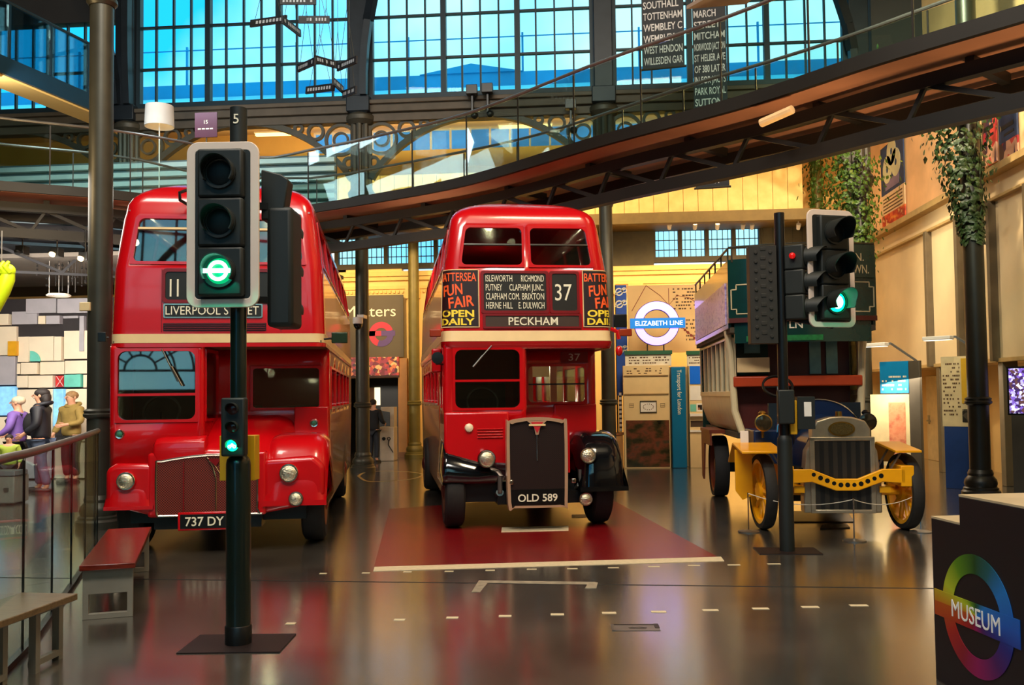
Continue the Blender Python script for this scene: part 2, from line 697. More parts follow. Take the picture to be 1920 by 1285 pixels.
w9 = struct(thing('window_9', None, None, (-5.8, -9.1, 2.1)))
MB(GLASSW).box(-1.6, 1.6, -.01, .01, 0, 2.3).build('pane', w9)
q = MB(IRON_B)
for R in (.5, 1.05, 1.6):
    q.ring((0, -.05, .6), R, R - .07, (0, .1, 0), a0=0, a1=180)
for k in range(7):
    a = PI * k / 6
    q.bar((.5 * math.cos(a), 0, .6 + .5 * math.sin(a)), (1.6 * math.cos(a), 0, .6 + 1.6 * math.sin(a)), .06, .06)
q.box(-1.6, 1.6, -.05, .05, .55, .62)
q.build('glazing_bars', w9)

# --- far wall under the gallery
fw = MB(YELW)
for x0, x1, z0, z1 in ((-24, -8.3, 0, 9.95), (7.3, 9.4, 0, 9.95), (-8.3, 7.3, 6.85, 9.2), (-8.3, -7.3, 0, 5.75),
                       (-5.6, 7.3, 0, 5.55), (-7.3, -5.6, 2.35, 5.55), (-8.3, -5.6, 5.55, 5.75), (-8.3, 7.3, 9.85, 9.95)):
    fw.box(x0, x1, YF, YF + .3, z0, z1)
struct(fw.build('wall_far'))
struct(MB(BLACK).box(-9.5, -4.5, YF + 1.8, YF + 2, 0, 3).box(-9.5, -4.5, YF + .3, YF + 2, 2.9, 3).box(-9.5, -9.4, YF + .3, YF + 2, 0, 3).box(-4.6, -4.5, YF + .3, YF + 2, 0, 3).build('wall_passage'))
GLASSL = glass('pale_film_glass', (.58, .88, .96), .0)
# low row of windows in the far wall
WDARK = mat('window_timber', (58, 48, 28), .7)
for i, (x0, x1, z0, z1, lights) in enumerate(((-7.6, -2.3, 5.72, 6.85, 7), (1.9, 5.0, 5.72, 6.85, 4))):
    w_ = struct(thing('window_%d' % (6 + i), None, None, ((x0 + x1) / 2, YF + .1, z0)))
    L, Hh = (x1 - x0) / 2, z1 - z0
    MB(GLASSL).box(-L, L, .1, .12, 0, Hh).build('pane', w_)
    q = MB(WDARK)
    for k in range(lights + 1):
        x = -L + 2 * L * k / lights
        q.box(x - .06, x + .06, -.1, .1, 0, Hh)
        if k < lights:
            for j in range(1, 5):
                xx = x + 2 * L / lights * j / 5
                q.box(xx - .008, xx + .008, 0, .05, 0, Hh)
    for j in range(1, 4):
        q.box(-L, L, 0, .05, Hh * j / 4 - .01, Hh * j / 4 + .01)
    q.box(-L, L, -.12, .1, -.1, .06)
    q.build('glazing_bars', w_)
q = MB(mat('dark_boarding', (64, 54, 28), .7, 0, .15))
q.box(-2.3, 1.9, YF - .02, YF + .1, 5.55, 6.85).box(5.0, 7.5, YF - .05, YF + .1, 5.55, 6.85)
for k in range(9):
    q.box(5.05 + k * .28, 5.08 + k * .28, YF - .09, YF - .02, 5.6, 6.85)
struct(q.build('trim_5'))
# clerestory under the aisle roof
w_ = struct(thing('window_8', None, None, (-.5, YF + .1, 9.2)))
MB(glass('clear_daylight_glass', (.95, .98, 1), .04)).box(-7.8, 7.8, .1, .12, 0, .65).build('pane', w_)
q = MB(WHITE)
for k in range(27):
    q.box(-7.8 + k * .6 - .025, -7.8 + k * .6 + .025, -.05, .1, 0, .65)
q.build('glazing_bars', w_)
# mouldings of the far wall
CORN = mat('cornice_paint', (232, 190, 104), .6, 0, .06)
q = MB(CORN)
q.box(-8.3, 7.5, YF - .16, YF, 5.38, 5.52).box(-8.3, 7.5, YF - .10, YF, 5.26, 5.38).box(-8.3, 7.5, YF - .05, YF, 5.0, 5.1)
for k in range(120):
    q.box(-8.2 + k * .13, -8.13 + k * .13, YF - .06, YF, 4.88, 4.96)
for x in (-5.25, -4.5, .55, 1.35, 6.7):
    q.box(x - .16, x + .16, YF - .12, YF, 0, 4.85).box(x - .22, x + .22, YF - .16, YF, 4.7, 5.0)
struct(q.build('trim_1', bevel=.01))
# boarded parapet of the upper gallery
BOARD = pattern('cream_boarding', ((208, 172, 104), (226, 194, 126)), 3.2, .7, 'noise')
q = MB(BOARD)
x = -10.6
while x < 5.7:
    q.box(x, x + .39, 25.6, 25.66, 6.72, 8.0)
    x += .40
struct(q.build('trim_2', bevel=.006))
q = MB(mat('olive_beam', (112, 92, 50), .7)).box(-10.6, 6.2, 25.5, 25.8, 6.42, 6.72)
q.box(-10.6, 6.2, 25.6, 27.5, 6.55, 6.7)
struct(q.build('trim_3', bevel=.01))

# --- right wall
PANEL = mat('right_wall_panel', (214, 192, 150), .75, 0, .10, .8)
UPW = mat('right_wall_brick', (232, 186, 134), .8, 0, .14, 1.2, bump=.25)
q = MB(PANEL)
q.box(XR, XR + .3, -9, YF, 2.3, 5.75)
struct(q.build('wall_right'))
struct(MB(UPW).box(XR + .18, XR + .5, -9, YF, 5.75, 14).build('wall_right_upper'))
struct(MB(mat('recess_wall', (206, 170, 108), .75, 0, .1, 1)).box(8.7, 9.0, -9, YF, 0, 2.4).box(XR + .3, 8.7, -9, YF, 2.3, 2.42).build('wall_right_recess'))
q = MB(mat('right_cornice', (176, 146, 92), .7))
q.box(XR - .22, XR + .2, -9, YF, 5.72, 5.86).box(XR - .10, XR + .02, -9, YF, 5.28, 5.34)
q.box(XR - .04, XR + .02, -9, YF, 2.28, 2.36)
struct(q.build('trim_4', bevel=.01))
q = MB(mat('pilaster_grey', (92, 78, 54), .7))
for px_, py_ in ((1748, 560), (1806, 540), (1868, 520), (1940, 500)):
    p = pxx(px_, py_, XR)
    q.box(XR - .14, XR + .02, p.y - .07, p.y + .07, 2.3, 5.3)
for px_, w_ in ((1772, .10), (1892, .10)):
    p = pxx(px_, 800, XR + .1)
    q.box(XR - .02, XR + .25, p.y - w_, p.y + w_, 0, 2.3)
struct(q.build('trim_6', bevel=.01))

# --- big windows above the arcade
TEALB = mat('teal_iron', (24, 44, 54), .5, .2, .1)


def big_window(num, x0, x1, lights=3, panes=4, top=4.9):
    wd = struct(thing('window_%d' % num, None, None, ((x0 + x1) / 2, YA, 8.95)))
    L = (x1 - x0) / 2
    MB(GLASSW).box(-L, L, .03, .045, 0, top).build('pane', wd)
    q = MB(TEALB)
    lw = 2 * L / lights
    for i in range(lights + 1):
        x = -L + i * lw
        q.box(x - .065, x + .065, -.09, .09, 0, top)
        if i == lights:
            break
        for j in range(1, panes):
            q.box(x + lw * j / panes - .02, x + lw * j / panes + .02, -.04, .05, 0, top)
        if top < 4:
            continue
        R = lw / 2
        q.ring((x + R, -.07, 3.0), R + .02, R - .10, (0, .14, 0), a0=0, a1=180, n=20)
        for sgn in (-1, 1):       # the flared heads between the round lights
            pts = [V((x + R + sgn * R, -.06, 3.0))]
            pts += [V((x + R + sgn * (R * math.cos(t)), -.06, 3.0 + R * math.sin(t))) for t in [PI / 2 * k / 10 for k in range(11)]]
            pts += [V((x + R + sgn * R, -.06, 3.0 + R))]
            q.prism(pts[1:], (0, .12, 0))
    for z_ in (1.0, 2.05, 3.0)[:3 if top > 4 else 1]:
        q.box(-L, L, -.05, .05, z_ - .024, z_ + .024)
    q.box(-L, L, -.12, .12, -.1, .12)
    q.build('glazing_bars', wd)


for k_, (xa, xb) in enumerate(((COLX[0], COLX[1]), (COLX[1], COLX[2]), (COLX[2], COLX[3]))):
    big_window(k_ + 1, xa + .25, xb - .25)
big_window(4, -17.2 + .25, COLX[0] - .25, top=2.3)
struct(MB(CEILM).box(-24, -17.2, YA - .1, YA + .2, 8.9, 14).box(6.6, 9.4, YA - .1, YA + .2, 8.9, 14).box(-24, 9.4, YA - .1, YA + .2, 13.8, 14).box(-17.2, COLX[0], YA - .1, YA + .2, 11.2, 14).build('wall_far_upper'))
# the beam that carries the windows
q = MB(mat('beam_paint', (84, 74, 62), .6, .1, .15, 3))
q.box(-24, XR + .3, YA - .22, YA + .25, 8.62, 8.9).box(-24, XR + .3, YA - .30, YA + .25, 8.80, 8.9)
q.box(-24, XR + .3, YA - .12, YA + .2, 8.42, 8.62)
struct(q.build('trim_7', bevel=.015))
# the roof ridge of the building next door, seen through the glass
NB = mat('blue_slate', (10, 140, 186), .6, 0, .25, .4)
q = MB(NB).box(-40, 40, 44, 52, 15.4, 17.3)
q.prism([(-8, 43.9, 17.3), (-3, 43.9, 17.3), (-5.5, 43.9, 17.75)], (0, 5, 0))
for k in range(14):
    q.box(-38 + k * 5.8, -37.9 + k * 5.8, 46, 46.1, 17.2, 20)
q.bar((-40, 46, 19.8), (40, 46, 19.8), .05, .05)
tag(q.build('neighbouring_roof'), 'blue slate roof ridge outside beyond the tall windows', 'roof')
q = MB(mat('pale_glazed_roof', (130, 225, 245), .4, 0, .2, .5)).prism([(-40, 38, 13.4), (-40, 43.9, 16.6), (-40, 43.9, 16.4), (-40, 38, 13.2)], (80, 0, 0))
tag(q.build('glazed_roof_outside'), 'pale glazed lower roof outside below the blue ridge', 'roof')

# ------------------------------------------------------------------ cast iron columns
SPANL = mat('spandrel_iron', (70, 66, 56), .5, .25, .15, 4)


def column_parts(root, m, r=.165, top=8.42):
    MB(m).lathe([(.30, 0), (.30, .10), (.27, .13), (.27, .16), (.24, .18), (.255, .24), (.24, .30), (.19, .36), (.20, .40), (r + .01, .46)], n=24).build('base', root)
    MB(m).cyl((0, 0, .44), (0, 0, top), r, r * .94, 24).build('shaft', root)
    MB(m).lathe([(r, 1.52), (r + .045, 1.55), (r + .05, 1.58), (r + .03, 1.60), (r + .045, 1.63), (r, 1.66)], n=24, caps=False).build('collar', root)


def spandrel(root, sides, m, z_low=7.0, z_top=8.5):
    for sg in sides:
        q = MB(m)
        pts = [V((sg * (.25 + 2.6 * t ** 1.25), 0, z_low + .05 + (z_top - z_low - .05) * math.sin(PI / 2 * t))) for t in [k / 14 for k in range(15)]]
        for p, s_ in zip(pts, pts[1:]):
            q.bar(p, s_, .18, .14)
        q.box(*sorted((sg * .1, sg * 2.9)), -.08, .08, z_top - .03, z_top + .06)
        for cx, cz, R in ((.50, 8.02, .40), (1.12, 8.24, .22), (1.55, 8.34, .13), (.30, 7.45, .16)):
            q.ring((sg * cx, -.05, cz), R, R - .07, (0, .1, 0), n=28)
        q.ring((sg * .5, -.04, 8.02), .2, .15, (0, .08, 0), n=20)
        q.build('spandrel_bracket', root)


def arcade_column(x, label, sides=(-1, 1), ribs=()):
    root = thing('iron_column', label, 'column', (x, YA, 0), 0, 'columns of the arcade', 'thing')
    column_parts(root, IRON, .165, 7.0)
    q = MB(SPANL)
    q.lathe([(.17, 6.2), (.20, 6.3), (.30, 6.55), (.33, 6.7), (.26, 6.8), (.24, 6.9)], n=20)
    for k in range(8):
        an = 2 * PI * k / 8
        q.cyl((.2 * math.cos(an), .2 * math.sin(an), 6.8), (.2 * math.cos(an), .2 * math.sin(an), 8.45), .07, n=8)
    q.cyl((0, 0, 6.8), (0, 0, 8.45), .19, n=16)
    q.lathe([(.26, 8.35), (.36, 8.45), (.36, 8.55), (.30, 8.62)], n=20)
    q.build('capital', root)
    spandrel(root, sides, SPANL)
    q = MB(IRON_B)
    q.box(-.22, .22, -.3, .2, 8.6, 13.8)
    q.box(-.28, .28, -.36, .2, 8.62, 9.0)
    q.build('upper_pier', root, bevel=.02)
    for sg, dx in ribs:
        q = MB(IRON_B)
        pts = [V((sg * (.15 + dx * t * t), -.35 - .5 * t, 9.0 + 4.6 * t)) for t in [k / 8 for k in range(9)]]
        for p, s_ in zip(pts, pts[1:]):
            q.bar(p, s_, .16, .22)
        q.build('roof_rib', root)
    return root


arcade_column(COLX[0], 'iron arcade column under the tall windows, behind the drum lamp', ribs=((-1, 1.4), (1, .3)))
arcade_column(COLX[1], 'iron arcade column between the two red buses, carrying ringed arches', ribs=((1, 1.2),))
arcade_column(COLX[2], 'iron arcade column rising directly behind the centre bus', ribs=())
arcade_column(COLX[3], 'iron arcade column overgrown with ivy behind the omnibus', sides=(-1,), ribs=((-1, 2.4),))


def hall_column(p, label, m=IRON, h=13.9, r=.165, group='free-standing hall columns'):
    root = thing('iron_column', label, 'column', (p.x, p.y, 0), 0, group, 'thing')
    column_parts(root, m, r, h)
    return root


lc = fl(185, 990)
LEFTCOL = hall_column(lc, 'dark iron column at the left, beside the bench and the rear-left red bus')
MB(mat('sensor_beige', (225, 200, 150), .5)).box(-.20, -.05, -.19, -.14, 3.02, 3.14).build('sensor_box', LEFTCOL, bevel=.008)
q = MB(IRON)
q.lathe([(.17, 7.38), (.21, 7.43), (.21, 7.48), (.18, 7.52), (.22, 7.58), (.17, 7.68)], n=24, caps=False)
q.build('neck_ring', LEFTCOL)
rc = fl(1840, 933)
RIGHTCOL = hall_column(rc, 'dark iron column with ivy on its upper half, before the right wall', m=mat('black_iron', (40, 36, 28), .4, .3, .12))
yc = pd(770, 858, 26.6)
fc = hall_column(V((yc.x, 26.9, 0)), 'olive iron column standing against the back wall right of the dark doorway', m=mat('olive_iron', (112, 98, 44), .45, .2, .12), h=6.4, group='columns by the back wall')
fc2 = pd(1522, 600, 27)
fc2 = hall_column(V((fc2.x, 26.6, 0)), 'slender ivy-covered column in the far right corner', m=mat('olive_iron', (0, 0, 0)), h=9.9, r=.13, group='columns by the back wall')

# ------------------------------------------------------------------ curved footbridge
DECKZ = 5.6
near = [fl(x, y, DECKZ) for x, y in ((-420, 318), (-150, 330), (0, 345), (210, 362), (360, 381), (430, 396), (505, 401), (590, 388), (700, 370), (880, 335), (1130, 260), (1400, 185), (1650, 102), (1920, 20), (2150, -50))]
near = resample(smooth_path(near, 10), .25)


def offset(path, d):
    out = []
    for i, p in enumerate(path):
        t = (path[min(i + 3, len(path) - 1)] - path[max(i - 3, 0)]).normalized()
        out.append(p + V((-t.y, t.x, 0)) * d)      # to the far side of the bridge
    return out


def at_z(path, z):
    return [V((p.x, p.y, z)) for p in path]


def sweep(q, path, w_, h_, dz=0.0, step=1):
    """a rectangular section drawn along the path"""
    rings = []
    for i, p in enumerate(path):
        t = (path[min(i + 1, len(path) - 1)] - path[max(i - 1, 0)]).normalized()
        s_ = V((-t.y, t.x, 0)).normalized() * (w_ / 2)
        z = V((0, 0, h_ / 2))
        c = p + V((0, 0, dz))
        rings.append([c - s_ - z, c + s_ - z, c + s_ + z, c - s_ + z])
    q.loft(rings, True, True)


BRDK = mat('bridge_steel', (30, 25, 20), .5, .2, .12, 3)
SOFF = mat('bridge_soffit', (150, 98, 72), .75, 0, .12, 1.5)
BRDG = thing('footbridge', 'curved glass-sided footbridge crossing the hall above the buses', 'footbridge', (0, 0, 0))
q = MB(SOFF)
sweep(q, offset(near, .95), 1.9, .10, -.08)
q.build('deck', BRDG)
q = MB(BRDK)
sweep(q, offset(near, -.03), .07, .17, -.04)
q.build('edge_fascia', BRDG)
q = MB(BRDK)
sweep(q, offset(near, 1.93), .07, .26, -.08)
q.build('edge_fascia', BRDG)
tr = thing('truss', None, None)
tr.parent = BRDG
tp = offset(near, .48)
q = MB(BRDK)
sweep(q, tp, .14, .16, -.30)
q.build('top_chord', tr)
q = MB(BRDK)
sweep(q, tp, .15, .17, -.78)
q.build('bottom_chord', tr)
q = MB(BRDK)
for i in range(0, len(tp) - 6, 5):
    q.bar(tp[i + 1] + V((0, 0, -.32)), tp[i] + V((0, 0, -.74)), .05, .05)
    q.bar(tp[i + 1] + V((0, 0, -.34)), tp[i + 5] + V((0, 0, -.74)), .06, .06)
q.build('diagonals', tr)
q = MB(BRDK)
sweep(q, offset(near, 1.5), .14, .16, -.30)
q.build('rear_beam', BRDG)
q = MB(BRDK)
fa = offset(near, .48)
fb = offset(near, 1.45)
for i in range(0, len(near), 8):
    q.bar(fa[i] + V((0, 0, -.2)), fb[i] + V((0, 0, -.2)), .10, .12)
q.pieces('cross_beam', BRDG)
HR = mat('handrail_grey', (120, 116, 110), .35, .6, .1)
for off in (.0, 1.9):
    hp = at_z(offset(near, off), DECKZ + 1.17)
    q = MB(HR).tube(hp[::2], .026, 8)
    q.build('handrail', BRDG)
    gp = resample(offset(near, off), 1.35)
    for a, b in zip(gp, gp[1:]):
        d = (b - a).normalized()
        q = MB(GLASSB).bar(a + d * .015 + V((0, 0, .56)), b - d * .015 + V((0, 0, .56)), .014, 1.14)
        gpn = q.build('glass_panel', BRDG)
        q = MB(BRDK)
        q.bar(b + V((0, 0, .02)), b + V((0, 0, 1.13)), .016, .022, up=d)
        q.build('seam_strip', gpn)
# bulkhead lamp fixed under the deck
lp = pd(1456, 214, 11.6)
q = MB(mat('lamp_diffuser', (230, 190, 140), .5)).tube([lp + V((-.16, .17, -.06)), lp + V((.16, -.17, .0))], .055, 10)
q.build('bulkhead_lamp', BRDG)

# service lamps and ducts beneath the left part of the bridge
STR = mat('bracing_grey', (38, 38, 42), .8, 0, .1)
UB = thing('floor_truss', 'dark floor truss under the left mezzanine, above the display corner', 'truss', (0, 0, 0))
q = MB(mat('mezzanine_steel', (34, 33, 38), .5, .1, .1))
lo = offset(near, 2.4)
sel = [p for p in lo if p.x < -6.0]
sweep(q, sel, .5, .3, -.45)
sweep(q, [p + V((0, 1.2, 0)) for p in sel], .4, .25, -.7)
q.build('edge_beam', UB)
q = MB(STR)
for i in range(0, len(sel) - 10, 9):
    a, b = sel[i] + V((0, -.3, -.35)), sel[i + 9] + V((0, -.3, -1.25))
    q.bar(a, b, .04, .05)
    q.bar(b, sel[min(i + 14, len(sel) - 1)] + V((0, -.3, -.4)), .04, .05)
sweep(q, [p + V((0, -.3, 0)) for p in sel], .05, .05, -1.28)
q.build('bracing', UB)
q = MB(mat('mezzanine_floor_plate', (48, 46, 48), .8))
q.box(-23.8, -8.0, 20.4, 27.3, 5.0, 5.2)
struct(q.build('floor_mezzanine'))

# slats added to stand for white lines reflected in the mezzanine glass
LV = mat('reflection_white', (206, 218, 220), .5, 0, .05)
m0 = pd(0, 300, 20.5)
m1 = pd(470, 300, 21.0)
SH_ = thing('reflection_slats', 'added pale slats standing for white lines reflected in the mezzanine glass', 'screen', (0, 0, 0))
q = MB(mat('reflection_back', (98, 116, 124), .6, 0, .1)).box(m0.x - 2, -5.8, 21.0, 21.1, 5.2, 7.4)
q.build('backing', SH_)
q = MB(LV)
for k in range(7):
    q.box(m0.x - 2, -5.8, 20.85, 20.99, 5.95 + k * .21, 6.06 + k * .21)
q.build('louvre', SH_)  # pale slats drawn for the reflected lines
CR = mat('cream_board', (224, 208, 170), .6, 0, .05)
for i, (px_, h_) in enumerate(((30, .9), (75, .8), (105, .75), (250, .8), (290, .7))):
    p = fl(px_, 352, 5.62)
    p = pd(px_, 345, 18.0)
    MBt = MB(CR)
    x, y = p.x, p.y + 1.1
    MBt.prism([(x - .12, y, DECKZ + .0), (x + .12, y, DECKZ + .0), (x + .10, y, DECKZ + h_ * .62), (x - .22, y, DECKZ + h_ * .5)], (0, .05, 0))
    tag(MBt.build('display_board'), 'cream display board behind the mezzanine glass, %s' % ('leftmost of its row', 'second of its row from the left', 'just left of the tall iron column', 'just right of the tall iron column', 'below the drum lamp')[i], 'display board', 'cream boards on the mezzanine')

# --- upper gallery in the top left corner
UGT = mat('gallery_teal_steel', (16, 42, 56), .4, .1, .1)
UGZ = 8.2
g = [fl(x, y, UGZ) for x, y in ((-300, 25), (-120, 88), (0, 137), (160, 203), (300, 262))]
g[-1] = g[-2] + (g[-2] - g[-3]).normalized() * .35
g = resample(smooth_path(g, 6), .3)
UG = thing('upper_gallery', 'high balcony with glass front tinted with reflected blue, top left corner', 'balcony', (0, 0, 0))
q = MB(mat('gallery_soffit', (226, 172, 88), .8, 0, .05, 1))
q.loft([[p + V((0, 0, 0)), p + V((-.3, 1.6, 0)), p + V((-.3, 1.6, -.05)), p + V((0, 0, -.05))] for p in g], True, True)
q.build('soffit', UG)
q = MB(UGT)
sweep(q, g, .12, .36, .17)
q.build('edge_fascia', UG)
gg = resample(g, 1.1)
PB = glass('blue_reflection_glass', (.66, .92, .98), .06)  # blue reflected from the windows put into the glass tint
for a, b in zip(gg, gg[1:]):
    d = (b - a).normalized()
    MB(PB).bar(a + d * .03 + V((0, 0, .9)), b - d * .03 + V((0, 0, .9)), .014, 1.1).build('glass_panel', UG)
    q = MB(UGT)
    q.bar(b + V((0, 0, .3)), b + V((0, 0, 1.47)), .04, .05, up=d)
    q.build('post', UG)
MB(UGT).tube(at_z(g, UGZ + 1.48), .035, 8).build('handrail', UG)

# ------------------------------------------------------------------ coachwork helpers
def ring_at(row, FU, SV, nc=5, cx=0.0):
    """plan outline of a body at one height: row = (z, half width, front y, rear y, corner radius)"""
    z, w_, yf, yr, r = row
    r = min(r, w_ * .8)
    pts, lab = [], []

    def put(x, y, l):
        pts.append(V((cx + x, y, z)))
        lab.append(l)
    for i, u in enumerate(FU):
        put(u * (w_ - r), yf, ('F', i) if i < len(FU) - 1 else None)
    for k in range(1, nc):
        a = -PI / 2 + PI / 2 * k / nc
        put(w_ - r + r * math.cos(a), yf + r + r * math.sin(a), None)
    ya, yb = yf + r, yr - r
    for j, t in enumerate(SV):
        put(w_, ya + (yb - ya) * t, ('RS', j) if j < len(SV) - 1 else None)
    for k in range(1, nc):
        a = PI / 2 * k / nc
        put(w_ - r + r * math.cos(a), yr - r + r * math.sin(a), None)
    put(w_ - r, yr, None)
    for k in range(0, nc):
        a = PI / 2 + PI / 2 * k / nc
        put(-w_ + r + r * math.cos(a), yr - r + r * math.sin(a), None)
    for j in range(len(SV) - 1, -1, -1):
        t = SV[j]
        put(-w_, ya + (yb - ya) * t, ('LS', j - 1) if j > 0 else None)
    for k in range(1, nc):
        a = PI + PI / 2 * k / nc
        put(-w_ + r + r * math.cos(a), yf + r + r * math.sin(a), None)
    return pts, lab


def bilinear(P):
    W = (P[1] - P[0]).length
    H = (P[3] - P[0]).length
    n = (P[1] - P[0]).cross(P[3] - P[0]).normalized()

    def M(x, z, d=0.0):
        u, v = x / W, z / H
        return P[0] * (1 - u) * (1 - v) + P[1] * u * (1 - v) + P[2] * u * v + P[3] * (1 - u) * v + n * d
    return M, W, H


def framem(q, M, outer, inner, d0, d1):
    n = len(outer)
    A = [M(x, z, d0) for x, z in outer]
    B = [M(x, z, d0) for x, z in inner]
    A2 = [M(x, z, d1) for x, z in outer]
    B2 = [M(x, z, d1) for x, z in inner]
    fs = []
    for k in range(n):
        j = (k + 1) % n
        fs += [(k, j, n + j, n + k), (2 * n + k, 3 * n + k, 3 * n + j, 2 * n + j), (k, 2 * n + k, 2 * n + j, j), (n + k, n + j, 3 * n + j, 3 * n + k)]
    return q.add(A + B + A2 + B2, fs)


def platem(q, M, x0, x1, z0, z1, d0, d1, nx=1, nz=1):
    vs = []
    for d in (d0, d1):
        for i in range(nx + 1):
            for j in range(nz + 1):
                vs.append(M(x0 + (x1 - x0) * i / nx, z0 + (z1 - z0) * j / nz, d))
    N = (nx + 1) * (nz + 1)
    fs = []
    id_ = lambda i, j: i * (nz + 1) + j
    for i in range(nx):
        for j in range(nz):
            f = (id_(i, j), id_(i + 1, j), id_(i + 1, j + 1), id_(i, j + 1))
            fs += [f[::-1], tuple(N + k for k in f)]
    edge = [id_(i, 0) for i in range(nx)] + [id_(nx, j) for j in range(nz)] + [id_(i, nz) for i in range(nx, 0, -1)] + [id_(0, j) for j in range(nz, 0, -1)]
    for a, b in zip(edge, edge[1:] + edge[:1]):
        fs.append((a, b, N + b, N + a))
    return q.add(vs, fs)


def loopm(q, M, loop, d0, d1):
    a = [M(x, z, d0) for x, z in loop]
    b = [M(x, z, d1) for x, z in loop]
    n = len(a)
    return q.add(a + b, [tuple(range(n - 1, -1, -1)), tuple(range(n, 2 * n))] + [(k, (k + 1) % n, n + (k + 1) % n, n + k) for k in range(n)])


def textm(q, st, M, x, z, h, w_=None, align='c', d=.004, bold=0.0, slant=0.0, rot=0.0):
    vs, fs = text_geo(st, bold, 1.0)
    x0, x1 = min(p.x for p in vs), max(p.x for p in vs)
    k = h / cap_height()
    kx = k if w_ is None else w_ / (x1 - x0)
    sh = -x0 if align == 'l' else (-(x0 + x1) / 2 if align == 'c' else -x1)
    out = []
    for p in vs:
        a, b = (p.x + sh) * kx, p.y * k
        a += b * slant
        a, b = a * math.cos(rot) - b * math.sin(rot), a * math.sin(rot) + b * math.cos(rot)
        out.append(M(x + a, z + b, d if p.z > 0 else d - .004))
    return q.add(out, fs)


def front_plane(y, cx=0.0, cz=0.0):
    return lambda x, z, d=0.0: V((cx + x, y - d, cz + z))


def window_part(parent, P, fm, gm, margin=.025, inset=.012, r=.06, t=.012, bars=(), name='window', sill=None):
    M, W, H = bilinear(P)
    q = MB(gm)
    platem(q, M, -.01, W + .01, -.01, H + .01, -.028, -.022)
    wpart = q.build(name, parent)
    q = MB(fm)
    framem(q, M, rr(-margin, W + margin, -margin, H + margin, .01), rr(inset, W - inset, inset, H - inset, r), -.02, t)
    q.build('window_frame', wpart)
    if bars:
        q = MB(sill or fm)
        for f, th in bars:
            platem(q, M, 0, W, H * f - th / 2, H * f + th / 2, -.03, t * .8)
        q.build('window_bar', wpart)
    return wpart


def shell(parent, name, m, rows, FU, SV, holes, fm, gm, cx=0.0, thick=.045, cap=True, capb=False, nc=5):
    """coachwork lofted through rows; every hole gets its glazed window"""
    rings = []
    lab = None
    for r_ in rows:
        p, lab = ring_at(r_, FU, SV, nc, cx)
        rings.append(p)
    cut = set()
    for h in holes:
        for i in range(h['rows'][0], h['rows'][1]):
            for k, l in enumerate(lab):
                if l and l[0] == h['k'] and h['segs'][0] <= l[1] < h['segs'][1]:
                    cut.add((i, k))
    q = MB(m)
    q.loft(rings, capb, cap, True, lambda i, k: (i, k) in cut)
    body = q.build(name, parent, smooth=28)
    so = body.modifiers.new('thickness', 'SOLIDIFY')
    so.thickness = thick
    so.offset = -1
    for h in holes:
        ks = [k for k, l in enumerate(lab) if l and l[0] == h['k'] and h['segs'][0] <= l[1] < h['segs'][1]]
        a, b = ks[0], (ks[-1] + 1) % len(lab)
        r0, r1 = h['rows']
        P = (rings[r0][a], rings[r0][b], rings[r1][b], rings[r1][a])
        window_part(parent, P, h.get('fm', fm), gm, r=h.get('r', .07), bars=h.get('bars', ()), sill=h.get('sill'), margin=h.get('margin', .02))
    return body


def dome(z, w_, yf, yr, r, dz, back, ex, n=7, tmax=86):
    out = []
    for k in range(1, n + 1):
        t = rad(tmax * k / n)
        c = math.cos(t)
        out.append((z + dz * math.sin(t), w_ * c ** ex, yf + back * (1 - c), yr - back * (1 - c), max(r * (1 + .8 * (1 - c)), .01)))
    return out


def surface(rows, cx=0.0):
    """a map from (distance along the front and round its corner, height) to the coachwork"""
    def at(z):
        for a, b in zip(rows, rows[1:]):
            if a[0] <= z <= b[0]:
                t = (z - a[0]) / max(1e-6, b[0] - a[0])
                return [a[i] + (b[i] - a[i]) * t for i in range(5)]
        return list(rows[0] if z < rows[0][0] else rows[-1])

    def M(x, z, d=0.0):
        _, w_, yf, yr, r = at(z)
        s, fl_ = (1 if x >= 0 else -1), w_ - r
        ax = abs(x)
        if ax <= fl_:
            return V((cx + x, yf - d, z))
        ar = (ax - fl_) / r
        if ar <= PI / 2:
            a = -PI / 2 + ar
            return V((cx + s * (fl_ + (r + d) * math.cos(a)), yf + r + (r + d) * math.sin(a), z))
        return V((cx + s * (w_ + d), yf + r + (ax - fl_ - r * PI / 2), z))
    return M


def wheel(parent, c, R, wid, side, rim, name='wheel', holes=8):
    """side -1: the outer face looks to -x"""
    c = V(c)
    q = MB(RUBBER)
    h = wid / 2
    q.lathe([(R * .62, -h * .9), (R * .88, -h), (R * .97, -h * .8), (R, -h * .45), (R, h * .45), (R * .97, h * .8), (R * .88, h), (R * .62, h * .9)], c, (1, 0, 0), 32, False)
    for g in (-.25, .25):
        q.lathe([(R * .99, h * g - .008), (R + .002, h * g - .006), (R + .002, h * g + .006), (R * .99, h * g + .008)], c, (1, 0, 0), 32, False)
    wh = q.build(name, parent)
    q = MB(rim)
    s = side
    q.lathe([(R * .64, s * h * .95), (R * .60, s * h * .9), (R * .55, s * h * .5), (R * .30, s * h * .35), (R * .26, s * h * 1.0), (R * .16, s * h * 1.15), (.01, s * h * 1.2)], c, (1, 0, 0), 28, True)
    for k in range(holes):
        a = 2 * PI * k / holes
        p = c + V((s * h * .38, R * .40 * math.cos(a), R * .40 * math.sin(a)))
        q.cyl(p, p + V((s * .03, 0, 0)), .018, n=6)
    q.build('hub', wh)
    return wh


